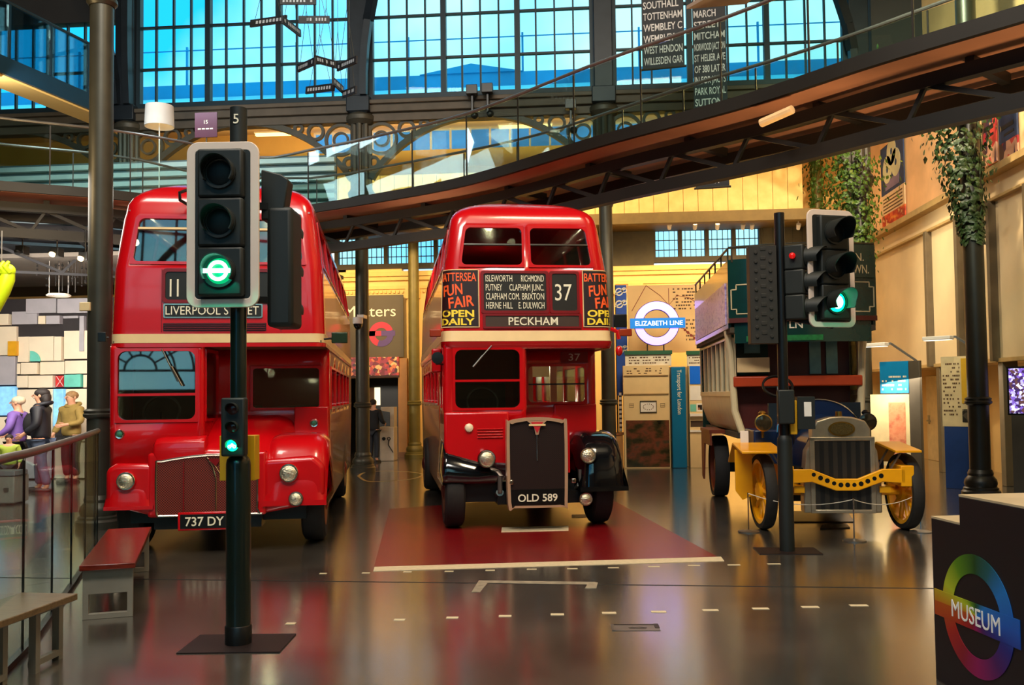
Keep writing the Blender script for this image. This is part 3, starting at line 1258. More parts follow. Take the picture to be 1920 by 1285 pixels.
def headlamp(parent, c, R, body, name='headlamp', lens_em=None, rimm=None):
    c = V(c)
    q = MB(body)
    q.lathe([(R * .5, .16), (R * .95, .08), (R * 1.12, .02), (R * 1.15, 0), (R * 1.0, -.02), (R * .9, .0)], c, (0, 1, 0), 24, False)
    hl = q.build(name, parent)
    q = MB(rimm or CHROME)
    q.tube([c + V((R * math.cos(2 * PI * k / 24), -.02, R * math.sin(2 * PI * k / 24))) for k in range(24)], R * .10, 6, True)
    q.build('lamp_rim', hl)
    q = MB(mat('lamp_lens', (225, 214, 186), .10, .92, .3, 70, bump=1.0))
    q.lathe([(.005, -.045), (R * .4, -.042), (R * .75, -.032), (R * .98, -.012), (R * .98, .02)], c, (0, 1, 0), 24, False)
    q.build('lens', hl)
    return hl


def wing_arch(parent, m, x0, x1, yc, zc, Ro, Ri, front_low, name='wing', back=1.0, puff=.06, high=1.0):
    """a mudguard over a front wheel: an arch drawn from x0 to x1, rounded towards both edges"""
    outer, inner = [], []
    n = 18
    for k in range(n + 1):
        a = PI - PI * k / n
        ca, sa = math.cos(a), math.sin(a)
        ry = Ro * (1.0 if ca < 0 else back)
        outer.append((yc + ry * math.copysign(abs(ca) ** .75, ca), zc + Ro * high * sa ** .75))
        inner.append((yc + Ri * ca, zc + Ri * sa))
    outer = [(outer[0][0], front_low)] + outer + [(outer[-1][0], front_low)]
    inner = [(inner[0][0], front_low)] + inner + [(inner[-1][0], front_low)]
    loop = outer + inner[::-1]
    rings = []
    N = 10
    for i in range(N + 1):
        u = i / N
        x = x0 + (x1 - x0) * u
        e = max(0, abs(u - .5) * 2 - .45) / .55
        sh = puff * (1 - math.sqrt(max(0, 1 - e * e)))
        rg = []
        for (y, z), isout in [(p, True) for p in outer] + [(p, False) for p in inner[::-1]]:
            if isout and z > front_low:
                dy, dz = y - yc, z - zc
                L = math.hypot(dy, dz) or 1
                y -= dy / L * sh
                z -= max(dz, 0) / L * sh
            rg.append(V((x, y, z)))
        rings.append(rg)
    return MB(m).loft(rings, True, True).build(name, parent, smooth=50)


def bus_seats(parent, xs, ys, z, m):
    for y in ys:
        for x in xs:
            q = MB(m)
            q.box(x - .42, x + .42, y, y + .10, z + .35, z + .95).box(x - .42, x + .42, y - .42, y + .05, z + .30, z + .45)
            q.build('seat', parent, bevel=.03)


def saloon_fills(parent, spots):  # point lights added inside the buses so their windows look less black
    for x, y, z, e in spots:
        l = bpy.data.lights.new('saloon_fill', 'POINT')
        l.energy, l.color, l.shadow_soft_size = e, (1, .82, .55), .06
        o = bpy.data.objects.new('saloon_fill', l)
        C.collection.objects.link(o)
        o.parent = parent
        o.location = (x, y, z)


# ------------------------------------------------------------------ left red bus
BUSYAW = rad(12.4)
BUSSEAT = mat('moquette', (70, 34, 28), .9, 0, .3, 30)
BUSIN = mat('bus_interior', (96, 84, 58), .7, 0, .1)
p = pd(409, 748, 10.94)
RM = thing('double_decker_bus', 'red double-decker bus with route 11 blind, partly behind the tall green signal', 'bus', (p.x, p.y, 0), BUSYAW, 'red double-decker buses')
L_ = 8.35
up = [(2.43, 1.22, 0, L_, .14), (2.54, 1.22, .0, L_, .14), (3.30, 1.20, .02, L_, .15), (3.38, 1.19, .03, L_, .15), (3.92, 1.115, .08, L_ - .05, .15), (3.99, 1.10, .10, L_ - .06, .15)]
up += dome(3.99, 1.10, .10, L_ - .06, .15, .47, .8, .55)
FU = [-1, -.95, -.045, .045, .95, 1]
SV = [0, .02, .175, .19, .345, .36, .515, .53, .685, .70, .855, .87, .98, 1]
hs = [dict(k='F', segs=(1, 2), rows=(3, 4), bars=((.76, .025),), sill=CREAM), dict(k='F', segs=(3, 4), rows=(3, 4), bars=((.76, .025),), sill=CREAM)]
for k in ('RS', 'LS'):
    hs += [dict(k=k, segs=(j, j + 1), rows=(3, 4), r=.05) for j in (1, 3, 5, 7, 9, 11)]
shell(RM, 'upper_body', RED, up, FU, SV, hs, RED, GLASSV)
SU = surface(up)
# cream band
bnd = [ring_at((z, 1.226, -.006, L_ + .006, .146), FU, SV)[0] for z in (2.435, 2.54)]
o = MB(CREAM).loft(bnd).build('waist_band', RM)
bnd = [ring_at((z, 1.235, -.014, L_ + .01, .15), FU, SV)[0] for z in (2.385, 2.43)]
MB(RED).loft(bnd).build('canopy_lip', RM)
MB(BUSIN).box(-1.19, 1.19, .03, L_ - .05, 2.40, 2.46).build('saloon_ceiling', RM)
bus_seats(RM, (-.7, .7), (1.0, 1.9, 2.8, 3.7, 4.6, 5.5, 6.4), 2.46, BUSSEAT)
# lower saloon
lw = [(.40, 1.20, 1.0, L_, .10), (1.55, 1.22, 1.0, L_, .10), (1.64, 1.22, 1.0, L_, .10), (2.17, 1.22, 1.0, L_, .10), (2.40, 1.22, 1.0, L_, .10)]
FL = [-1, .22, .985, 1]
SL = [0, .03, .17, .19, .33, .35, .49, .51, .65, .67, .80, .84, 1]
hs = [dict(k='F', segs=(1, 2), rows=(2, 3), r=.04)]
for k in ('RS', 'LS'):
    hs += [dict(k=k, segs=(j, j + 1), rows=(2, 3), r=.05) for j in (1, 3, 5, 7, 9)]
shell(RM, 'lower_body', RED, lw, FL, SL, hs, RED, GLASSV, cap=False)
MB(BUSIN).box(-1.18, 1.18, 1.06, L_ - .1, .62, .70).build('saloon_floor', RM)
bus_seats(RM, (-.7, .7), (2.4, 3.3, 4.2, 5.1, 6.0), .7, BUSSEAT)
# cab
cb = [(.92, .53, .0, 1.0, .05), (1.53, .53, .0, 1.0, .05), (2.35, .53, .0, 1.0, .05), (2.40, .53, .0, 1.0, .05)]
shell(RM, 'cab', RED, cb, [-1, -.93, .93, 1], [0, .06, .94, 1],
      [dict(k='F', segs=(1, 2), rows=(1, 2), bars=((.37, .03),), r=.09), dict(k='RS', segs=(1, 2), rows=(1, 2)), dict(k='LS', segs=(1, 2), rows=(1, 2))],
      RED, GLASSV, cx=-.69, cap=False)
q = MB(BLACK).box(-1.1, -.3, .55, .62, 1.2, 1.9).box(-1.1, -.3, .2, .6, 1.15, 1.25)
q.build('driver_seat', RM, bevel=.02)
q = MB(BLACK).ring((-.7, .30, 1.62), .22, .195, (0, -.03, .015), (1, 0, 0), (0, .45, .9))
q.cyl((-.7, .30, 1.62), (-.7, .15, 1.2), .02, n=8)
q.build('steering_wheel', RM)
q = MB(STEEL)
q.tube([(-.63, -.03, 2.36), (-.45, -.035, 1.98)], .008, 6)
q.tube([(-.52, -.04, 2.16), (-.40, -.04, 1.93)], .012, 6)
q.build('windscreen_wiper', RM)
# destination boxes
q = MB(BLIND)
platem(q, SU, -.61, .61, 2.93, 3.28, .001, .008)
bl = q.build('number_blind', RM)
q = MB(LETTER)
textm(q, '11', SU, -.50, 2.98, .20, .10, 'c', .012, .01)
q.build('lettering', bl)
q = MB(REDD)
framem(q, SU, rr(-.64, .64, 2.90, 3.31, .06), rr(-.60, .60, 2.94, 3.27, .04), .001, .02)
q.build('blind_surround', bl)
q = MB(BLIND)
platem(q, SU, -.61, .50, 2.735, 2.885, .001, .008)
bl = q.build('destination_blind', RM)
q = MB(LETTER)
textm(q, 'LIVERPOOL STREET', SU, -.595, 2.765, .098, 1.06, 'l', .012)
q.build('lettering', bl)
q = MB(CHROME)
framem(q, SU, rr(-.62, .51, 2.725, 2.895, .02), rr(-.605, .495, 2.74, 2.88, .015), .001, .014)
q.build('blind_surround', bl)
q = MB(BLACK)
platem(q, SU, -.62, .55, 2.575, 2.665, .001, .006)
q.use(REDD)
for k in range(4):
    platem(q, SU, -.61, .54, 2.585 + k * .021, 2.592 + k * .021, .004, .02)
q.build('vent_louvre', RM)
# body seams
q = MB(REDD)
for x in (-.64, .72):
    platem(q, SU, x - .004, x + .004, 2.56, 3.30, 0, .004)
platem(q, SU, -1.05, 1.05, 4.0, 4.02, 0, .014)
q.build('panel_beading', RM)
# bonnet
rings = []
for y, xr, zt in ((-.05, .56, 1.10), (-.03, .60, 1.17), (.02, .62, 1.21), (.3, .68, 1.34), (.7, .76, 1.49), (1.02, .82, 1.58)):
    xl = -.17
    rg = [V((xl, y, .9)), V((xl, y, zt))]
    for k in range(11):
        a = PI / 2 * k / 10
        rg.append(V((xr - .38 + .38 * math.sin(a) ** .8, y, zt - .02 + (-.30) * (1 - math.cos(a) ** .8) + .02 * math.sin(2 * a))))
    rg.append(V((xr, y, .9)))
    rings.append(rg)
MB(RED).loft(rings, True, True).build('bonnet', RM, smooth=40)
q = MB(RED)
rings = []
for x, s in ((-.72, .55), (-.69, .85), (-.60, 1), (-.2, 1.04), (-.13, 1.04)):
    rings.append([V((x, -.10 * s - .0, .95)), V((x, -.12 * s, 1.18 * s ** .1)), V((x, -.10 * s, 1.28 * s ** .1)), V((x, -.02, 1.335 * s ** .1)), V((x, .1, 1.35 * s ** .1)), V((x, .1, .95))])
q.loft(rings, True, True)
q.build('front_ledge', RM, smooth=50, bevel=.01)
q = MB(RED).box(-.77, .56, -.10, .5, .42, 1.16)
q.build('front_apron', RM, bevel=.035, seg=3)
# grille
GRM = pattern('grille_mesh', ((40, 14, 10), (150, 62, 48)), 70, .4, 'checker', metal=.2)
FP = front_plane(-.105)
q = MB(GRM)
gl = [(-.64, .44), (.43, .44), (.46, .50), (.46, 1.02), (.40, 1.09), (-.10, 1.13), (-.60, 1.07), (-.66, 1.02), (-.66, .52)]
loopm(q, FP, gl, 0, .02)
gr = q.build('radiator_grille', RM)
q = MB(CHROME)
q.tube([FP(x, z, .025) for x, z in smooth_path([V((a, b, 0)) for a, b in gl + gl[:1]], 4)[:-1] for x, z in ((x, z),)] if 0 else [FP(v.x, v.y, .025) for v in smooth_path([V((a, b, 0)) for a, b in gl + gl[:1]], 3)[:-1]], .014, 6, True)
q.tube([FP(.0, .44, .03), FP(.0, .86, .035), FP(-.04, 1.0, .035), FP(-.10, 1.10, .03)], .010, 6)
q.tube([FP(-.10, 1.10, .03), FP(.0, .99, .035), FP(.05, .90, .03)], .006, 6)
q.build('grille_frame', gr)
q = MB(REDD)
for x in (-.36, .24):
    platem(q, FP, x - .006, x + .006, .46, 1.05, .02, .032)
q.prism([FP(-.09, 1.085, .03), FP(.06, 1.085, .03), FP(.0, 1.0, .03)], (0, -.012, 0))
q.build('grille_badge', gr)
q = MB(RED)
platem(q, FP, -.42, .30, .27, .48, .03, .05)
npl = q.build('number_plate', RM, bevel=.01)
q = MB(BLACK)
platem(q, FP, -.39, .27, .295, .455, .05, .056)
q.use(LETTER)
textm(q, '737 DY', FP, -.335, .325, .098, .43, 'l', .062, .012)
q.build('lettering', npl)
# wings, lamps
wing_arch(RM, RED, -1.24, -.70, .62, .52, .74, .53, .56, 'wing', 1.0, .10, .90)
wing_arch(RM, RED, .52, 1.25, .62, .52, .74, .53, .58, 'wing', 1.0, .10, 1.12)
q = MB(RED).prism([(-1.23, -.10, .98), (-1.12, -.10, 1.05), (-.70, -.10, 1.04), (-.70, -.10, .43), (-.95, -.10, .50), (-1.23, -.10, .60)], (0, .16, 0))
q.build('wing_front', RM, bevel=.06, seg=4)
q = MB(RED).prism([(.52, -.10, 1.06), (1.10, -.10, 1.10), (1.23, -.10, .98), (1.23, -.10, .62), (.92, -.10, .50), (.52, -.10, .43)], (0, .16, 0))
q.build('wing_front', RM, bevel=.06, seg=4)
headlamp(RM, (-.995, -.12, .85), .095, RED)
headlamp(RM, (.82, -.12, .90), .10, RED)
headlamp(RM, (.90, -.13, .60), .075, BLACK, 'fog_lamp')
for x in (-1.10, 1.03):
    q = MB(CHROME).lathe([(.05, .03), (.058, 0), (.05, -.015), (.035, -.012)], (x, -.0 if x < 0 else .92, 1.38 if x < 0 else 1.45), (0, 1, 0), 20, False)
    sl = q.build('side_lamp', RM)
    MB(mat('green_lens', (60, 120, 90), .2)).lathe([(.036, .0), (.03, -.02), (.01, -.028)], (x, -.0 if x < 0 else .92, 1.38 if x < 0 else 1.45), (0, 1, 0), 20, True).build('lens', sl)
q = MB(RED).box(.78, 1.21, .93, 1.02, .9, 1.66)
q.build('nearside_panel', RM, bevel=.015)
for x in (-1.06, 1.06):
    wheel(RM, (x, .70, .50), .50, .28, 1 if x > 0 else -1, REDD)
    wheel(RM, (x, 5.75, .50), .50, .30, 1 if x > 0 else -1, REDD)
q = MB(BLACK).box(-1.0, 1.0, .1, L_ - .3, .34, .62).box(-.7, .5, -.05, .3, .28, .45)
q.build('chassis', RM)
q = MB(BLACK)
q.tube([(1.22, .0, 2.47), (1.33, -.02, 2.48)], .012, 6)
mr = q.build('wing_mirror', RM)
q = MB(mat('mirror_green', (44, 60, 40), .25, .3)).box(1.31, 1.50, -.05, -.01, 2.42, 2.55)
q.build('mirror_glass', mr, bevel=.012)
q = MB(BLACK).tube([(-.34, .02, 4.06), (-.42, -.08, 4.10), (-.42, -.10, 4.18), (-.30, .0, 4.26)], .02, 8)
q.build('mirror_arm', RM)
q = MB(BLACK).box(-1.34, -1.25, -.03, .01, 2.45, 2.56)
q.tube([(-1.22, 0, 2.5), (-1.3, -.01, 2.5)], .01, 6)
q.build('wing_mirror', RM, bevel=.01)

saloon_fills(RM, ((0, 1.6, 4.05, 6), (0, 4.5, 4.05, 8), (.3, 2.2, 2.2, 7), (0, 5, 2.2, 8)))

# ------------------------------------------------------------------ centre red bus
p = pd(992, 742, 12.5)
RT = thing('double_decker_bus', 'red double-decker bus with black wings and route 37 blinds, centre of the hall', 'bus', (p.x, p.y, 0), BUSYAW, 'red double-decker buses')
L_ = 7.95
up = [(2.50, 1.145, 0, L_, .14), (2.66, 1.145, .0, L_, .14), (3.40, 1.12, .04, L_, .17), (3.52, 1.11, .05, L_, .17), (4.06, 1.03, .13, L_ - .10, .17), (4.12, 1.02, .15, L_ - .12, .18)]
up += dome(4.12, 1.02, .15, L_ - .12, .2, .40, .85, .66, 9)
FU = [-1, -.96, -.055, .05, .96, 1]
SV = [0, .025, .15, .165, .30, .32, .46, .48, .62, .64, .78, .80, .94, 1]
hs = [dict(k='F', segs=(1, 2), rows=(3, 4), bars=((.55, .02),), sill=CHROME), dict(k='F', segs=(3, 4), rows=(3, 4), bars=((.55, .02),), sill=CHROME)]
for k in ('RS', 'LS'):
    hs += [dict(k=k, segs=(j, j + 1), rows=(3, 4), r=.05) for j in (1, 3, 5, 7, 9, 11)]
shell(RT, 'upper_body', RED, up, FU, SV, hs, RED, GLASSV)
SU = surface(up)
rr_ = [(2.50, 1.16, -.035, L_ + .01, .15), (2.64, 1.15, -.01, L_ + .006, .15)]
MB(CREAM).loft([ring_at(r_, FU, SV)[0] for r_ in rr_]).build('waist_band', RT)
rr_ = [(2.40, 1.15, .0, L_, .15), (2.44, 1.165, -.03, L_ + .01, .15), (2.495, 1.17, -.045, L_ + .015, .15)]
MB(RED).loft([ring_at(r_, FU, SV)[0] for r_ in rr_]).build('canopy_lip', RT)
MB(REDD).box(-1.12, 1.12, .0, L_ - .05, 2.42, 2.50).build('saloon_ceiling', RT)
bus_seats(RT, (-.65, .65), (1.0, 1.9, 2.8, 3.7, 4.6, 5.5), 2.5, BUSSEAT)
# blinds and advertisements
q = MB(BLIND)
platem(q, SU, -.60, .26, 2.905, 3.42, .001, .010)
bl = q.build('route_blind', RT)
q = MB(LETTER)
for i, (a, b) in enumerate((('ISLEWORTH', 'RICHMOND'), ('PUTNEY', 'CLAPHAM JUNC.'), ('CLAPHAM COM.', 'BRIXTON'), ('HERNE HILL', 'E. DULWICH'))):
    z = 3.305 - i * .122
    wa = {0: .36, 1: .22, 2: .46, 3: .36}[i]
    wb = {0: .31, 1: .47, 2: .30, 3: .35}[i]
    textm(q, a, SU, -.565, z, .085, wa, 'l', .014)
    textm(q, b, SU, .225, z, .085, wb, 'r', .014)
q.build('lettering', bl)
q = MB(REDD)
framem(q, SU, rr(-.63, .29, 2.875, 3.45, .03), rr(-.595, .255, 2.91, 3.415, .03), 0, .022)
q.build('blind_surround', bl)
q = MB(BLIND)
platem(q, SU, .33, .68, 2.905, 3.42, .001, .010)
bl = q.build('number_blind', RT)
q = MB(LETTER)
textm(q, '37', SU, .49, 3.05, .22, .23, 'c', .014)
q.build('lettering', bl)
q = MB(REDD)
framem(q, SU, rr(.30, .71, 2.875, 3.45, .03), rr(.335, .675, 2.91, 3.415, .03), 0, .022)
q.build('blind_surround', bl)
q = MB(mat('destination_cloth', (62, 42, 30), .5, 0, .1))
platem(q, SU, -.58, .70, 2.69, 2.845, .001, .010)
bl = q.build('destination_blind', RT)
q = MB(LETTER)
textm(q, 'PECKHAM', SU, .07, 2.715, .105, .67, 'c', .014, .006)
q.build('lettering', bl)
q = MB(REDD)
framem(q, SU, rr(-.61, .73, 2.67, 2.87, .02), rr(-.575, .695, 2.695, 2.84, .015), 0, .02)
q.build('blind_surround', bl)
ADB = mat('advert_ground', (34, 16, 22), .45, 0, .1)
ADO = mat('advert_orange', (255, 96, 36), .5, 0, 0)
ADY = mat('advert_yellow', (255, 222, 60), .5, 0, 0)
for s in (-1, 1):
    a0, a1 = (-1.24, -.66) if s < 0 else (.76, 1.32)
    q = MB(ADB)
    platem(q, SU, a0, a1, 2.69, 3.46, .001, .008, 12, 2)
    ad = q.build('advertisement', RT)
    q = MB(ADO)
    m_ = (a0 + a1) / 2
    textm(q, 'BATTERSEA', SU, m_, 3.31, .11, .52, 'c', .011, .012)
    textm(q, 'FUN', SU, m_ - .06, 3.12, .14, .27, 'c', .011, .02, .08, .12)
    textm(q, 'FAIR', SU, m_ + .06, 2.96, .14, .34, 'c', .011, .02, .05, .12)
    q.use(ADY)
    textm(q, 'OPEN', SU, m_, 2.83, .085, .45, 'c', .011, .03)
    textm(q, 'DAILY', SU, m_, 2.72, .085, .46, 'c', .011, .03)
    q.build('lettering', ad)
    q = MB(CREAM)
    lo = [(a0, 2.69), (a1, 2.69), (a1, 3.46), (a0, 3.46)]
    pts = []
    for (xa, za), (xb, zb) in zip(lo, lo[1:] + lo[:1]):
        pts += [SU(xa + (xb - xa) * k / 12, za + (zb - za) * k / 12, .010) for k in range(12)]
    q.tube(pts, .008, 5, True)
    q.build('advertisement_frame', ad)
# lower saloon
lw = [(.40, 1.12, .98, L_, .08), (1.58, 1.145, .98, L_, .08), (1.66, 1.145, .98, L_, .08), (2.20, 1.145, .98, L_, .08), (2.42, 1.145, .98, L_, .08)]
FL = [-1, .10, 1.0]
FL = [-1, .12, .92, 1]
SL = [0, .03, .17, .19, .33, .35, .49, .51, .65, .67, .80, .84, 1]
hs = [dict(k='F', segs=(1, 2), rows=(2, 3), r=.06, bars=((.5, .02),), sill=BLACK)]
for k in ('RS', 'LS'):
    hs += [dict(k=k, segs=(j, j + 1), rows=(2, 3), r=.05) for j in (1, 3, 5, 7, 9)]
hs += []
rear = dict(k='F', segs=(1, 2), rows=(2, 3))
shell(RT, 'lower_body', RED, lw, FL, SL, hs, RED, GLASS, cap=False)
MB(BUSIN).box(-1.1, 1.1, 1.04, L_ - .1, .62, .70).build('saloon_floor', RT)
q = MB(CREAM)
for x in (-.2, .25, .62):
    q.box(x - .05, x + .05, 1.6, 1.66, .7, 2.42)
q.box(-.3, 1.1, 4.0, 4.06, 2.1, 2.40).box(-1.0, 1.1, 7.4, 7.5, .7, 1.5)
q.use(mat('interior_green', (20, 90, 64), .5)).box(-1.1, 1.1, 5.2, 5.25, .7, 1.5)
q.build('saloon_partition', RT)
bus_seats(RT, (-.65, .65), (2.4, 3.3, 4.2, 5.1, 6.0), .7, BUSSEAT)
M_ = front_plane(.975)
q = MB(REDD)
platem(q, M_, .62, 1.02, 2.235, 2.40, 0, .008)
nb_ = q.build('canopy_number', RT)
q = MB(mat('pale_grey_lettering', (190, 180, 165), .6))
textm(q, '37', M_, .82, 2.27, .10, .17, 'c', .012)
q.build('lettering', nb_)
# cab
cb = [(1.40, .555, .03, 1.0, .05), (1.60, .555, .03, 1.0, .05), (2.40, .555, .0, 1.0, .05), (2.46, .555, .0, 1.0, .05)]
shell(RT, 'cab', RED, cb, [-1, -.82, .94, 1], [0, .06, .60, .64, .96, 1],
      [dict(k='F', segs=(1, 2), rows=(1, 2), bars=((.47, .03),), r=.09), dict(k='RS', segs=(1, 4), rows=(1, 2)), dict(k='LS', segs=(1, 2), rows=(1, 2))],
      RED, GLASSV, cx=-.585, cap=False)
q = MB(BLACK).box(-.95, -.25, .55, .62, 1.2, 1.95).box(-.95, -.25, .2, .6, 1.15, 1.25)
q.build('driver_seat', RT, bevel=.02)
q = MB(BLACK).ring((-.6, .30, 1.68), .22, .195, (0, -.03, .015), (1, 0, 0), (0, .45, .9))
q.cyl((-.6, .30, 1.68), (-.6, .15, 1.3), .02, n=8)
q.build('steering_wheel', RT)
q = MB(STEEL)
q.tube([(-.70, -.03, 2.22), (-.50, -.035, 2.44)], .008, 6)
q.tube([(-.75, -.04, 2.16), (-.62, -.04, 2.31)], .012, 6)
q.build('windscreen_wiper', RT)
# red front panel under the cab windscreen
lo = [(-1.14, 1.56), (-1.14, 1.10), (-1.11, .98), (-1.02, .88), (-.88, .82), (-.70, .79), (-.27, .79), (-.27, 1.56)]
q = MB(RED).prism([(x, .0, z) for x, z in lo], (0, 1.0, 0))
fp_ = q.build('front_panel', RT, bevel=.03, seg=3)
q = MB(RED)
for k in range(4):
    q.tube([(-.70, -.008, 1.22 + k * .037), (-.36, -.008, 1.22 + k * .037)], .008, 6)
q.build('louvre', fp_)
q = MB(mat('lamp_opal', (245, 225, 190), .3)).lathe([(.055, .03), (.06, 0), (.05, -.03), (.02, -.045)], (-.81, -.0, 1.35), (0, 1, 0), 20)
q.build('side_lamp', RT)
# bonnet
rings = []
for y, xl, xr, zt in ((-.22, -.27, .50, 1.42), (.0, -.27, .52, 1.46), (.5, -.27, .56, 1.50), (1.0, -.27, .60, 1.54)):
    rg = [V((xl, y, .75)), V((xl, y, zt - .12))]
    for k in range(13):
        a = PI - PI * k / 12
        rg.append(V(((xl + xr) / 2 + (xr - xl) / 2 * math.copysign(abs(math.cos(a)) ** .55, math.cos(a)), y, zt - .12 + .12 * math.sin(a) ** .6)))
    rg += [V((xr, y, zt - .12)), V((xr, y, .75))]
    rings.append(rg)
MB(RED).loft(rings, True, True).build('bonnet', RT, smooth=45)
q = MB(RED).box(.50, 1.13, .93, 1.0, .85, 1.64)
q.build('bulkhead_panel', RT, bevel=.02)
# radiator
FP = front_plane(-.30)
FQ = front_plane(-.30, -.06)
gl = [(x - .06, z) for x, z in [(-.22, .315), (.44, .315), (.50, .37), (.51, 1.36), (.47, 1.44), (.30, 1.475), (.11, 1.485), (-.08, 1.475), (-.25, 1.44), (-.29, 1.36), (-.28, .37)]]
q = MB(mat('radiator_shell', (228, 186, 150), .3, .55, .05))
sm = [(v.x, v.y) for v in smooth_path([V((a, b, 0)) for a, b in gl + gl[:1]], 4)[:-1]]
cx_, cz_ = .05, .9
inn = [(cx_ + (x - cx_) * .90, cz_ + (z - cz_) * (.955 if z < 1.2 else .93)) for x, z in sm]
framem(q, FP, sm, inn, -.02, .03)
loopm(q, FP, sm, -.12, -.018)
ra = q.build('radiator', RT, smooth=40)
q = MB(pattern('radiator_mesh', ((20, 10, 8), (48, 26, 20)), 80, .5, 'checker', metal=.3))
loopm(q, FP, inn, -.03, .0)
q.build('radiator_core', ra)
q = MB(CHROME)
q.tube([FQ(.11, .92, .01), FQ(.11, 1.40, .012)], .009, 6)
q.use(mat('radiator_shell', (0, 0, 0)))
q.prism([FQ(-.02, 1.44, .018), FQ(.24, 1.44, .018), FQ(.15, 1.36, .018), FQ(.13, 1.26, .018), FQ(.09, 1.26, .018), FQ(.07, 1.36, .018)], (0, -.014, 0))
q.build('centre_strip', ra)
q = MB(mat('badge_red', (190, 40, 50), .35)).prism([FQ(.03, 1.425, .034), FQ(.19, 1.425, .034), FQ(.11, 1.28, .034)], (0, -.006, 0))
q.use(CREAM)
q.prism([FQ(.00, 1.40, .042), FQ(.22, 1.40, .042), FQ(.22, 1.375, .042), FQ(.00, 1.375, .042)], (0, -.005, 0))
q.build('badge', ra)
q = MB(mat('plate_black', (8, 8, 9), .3, 0, 0))
platem(q, FQ, -.25, .47, .36, .55, .004, .012)
npl = q.build('number_plate', RT)
q = MB(LETTER)
textm(q, 'OLD 589', FQ, .11, .395, .092, .52, 'c', .018, .014)
q.build('lettering', npl)
for x in (-.30, .53):
    MB(CHROME).box(x - .03, x + .03, -.33, -.25, .62, .68).build('radiator_lug', ra, bevel=.01)
# wings
wing_arch(RT, BLACKG, .62, 1.27, .45, .50, .74, .53, .56, 'wing', 1.10, .26, 1.05)
q = MB(BLACKG)
rings = []
for x, s in ((-1.17, .7), (-1.15, .95), (-1.10, 1.0), (-.7, 1.0), (-.34, .92), (-.30, .85)):
    rg = []
    for y, z in ((-.02, .60), (-.10, .66), (-.13, .78), (-.08, .90), (.0, 1.02), (.2, 1.16), (.5, 1.22), (.9, 1.2), (1.3, .8), (1.3, .6)):
        zz = .60 + (z - .60) * s * (1 if x < -.9 else .72)
        rg.append(V((x, y, zz)))
    rings.append(rg)
q.loft(rings, True, True)
q.build('wing', RT, smooth=50)
for c, R in (((-.60, -.20, .95), .105), ((.735, -.26, .97), .095)):
    headlamp(RT, c, R, BLACKG)
headlamp(RT, (.70, -.24, .40), .08, BLACK, 'fog_lamp')
q = MB(STEEL)
q.cyl((-.42, -.12, .72), (-.42, -.12, .50), .035, n=10).cyl((-.42, -.10, .5), (-.42, .1, .45), .05, n=10)
q.build('dumb_iron', RT)
q = MB(STEEL)
q.cyl((.66, -.12, .78), (.66, -.12, .58), .035, n=10).cyl((.66, -.14, .58), (.66, .1, .5), .05, n=10)
q.build('dumb_iron', RT)
q = MB(BLACK).box(-1.0, 1.0, .1, L_ - .3, .36, .62).box(-.45, .8, -.1, .4, .34, .5)
q.tube([(-1, .52, .45), (-.3, .5, .35), (.5, .5, .35), (1.0, .52, .45)], .05, 8)
q.build('chassis', RT)
DRIM = mat('dark_red_hub', (70, 14, 12), .5)
for x in (-1.0, 1.0):
    wheel(RT, (x, .42, .50), .50, .27, 1 if x > 0 else -1, DRIM)
    wheel(RT, (x, 5.55, .50), .50, .40, 1 if x > 0 else -1, DRIM)
# indicators, mirrors
ORL = mat('indicator_orange', (150, 50, 20), .3, 0, .1)
q = MB(RED).tube([(-1.14, .02, 2.66), (-1.2, -.02, 2.62)], .015, 6)
q.build('indicator_bracket', RT)
q = MB(ORL).box(-1.32, -1.17, -.04, .02, 2.56, 2.66)
q.build('indicator', RT, bevel=.012)
q = MB(RED).tube([(1.14, .02, 2.66), (1.22, -.02, 2.62), (1.24, -.02, 2.52)], .03, 6)
q.build('indicator_bracket', RT)
q = MB(ORL).box(1.24, 1.42, -.04, .02, 2.56, 2.66)
q.build('indicator', RT, bevel=.012)
q = MB(BLACK).box(1.17, 1.36, -.02, .0, 2.68, 2.86)
q.build('wing_mirror', RT, bevel=.015)
q = MB(RED).ball((1.24, -.02, 2.36), .05, .04, .07)
q.build('horn', RT)
q = MB(RED).box(-1.28, -1.15, .3, .55, 2.1, 2.42)
q.build('cab_door_flap', RT, bevel=.02)
q = MB(BLACK)
q.tube([(-1.14, .05, 2.2), (-1.24, -.02, 2.2)], .01, 6)
q.lathe([(.02, .02), (.075, .01), (.08, 0), (.0, -.004)], (-1.22, -.03, 2.28), (0, 1, 0), 20)
q.build('wing_mirror', RT)

saloon_fills(RT, ((0, 1.6, 4.1, 10), (0, 4.5, 4.1, 8), (.3, 2.2, 2.2, 18), (0, 5, 2.2, 45)))

# ------------------------------------------------------------------ old open-top omnibus
pa, pb = fl(1432, 992), fl(1357, 930)
OYAW = math.atan2(-(pb.x - pa.x), pb.y - pa.y) * .6
p = fl(1562, 992)
OM = thing('omnibus', 'old dark green open-top omnibus with yellow wheels and upright radiator', 'omnibus', (p.x, p.y, 0), OYAW)
GREEN = mat('omnibus_green', (8, 52, 46), .25, 0, .1, coat=.4)
GREENB = mat('bright_green', (30, 120, 60), .4, 0, .3, 20)
OBLUE = mat('omnibus_blue', (8, 34, 72), .3, 0, .1, coat=.3)
OCREAM = mat('omnibus_cream', (226, 208, 164), .35, 0, .06)
OBRN = mat('omnibus_brown', (116, 48, 22), .4, 0, .15)
BRASS = mat('brass', (170, 132, 60), .3, .9, .15)
MAROON = mat('maroon_panel', (84, 26, 18), .45, 0, .15)
SILV = mat('cast_aluminium', (178, 166, 144), .38, .7, .1, 9)


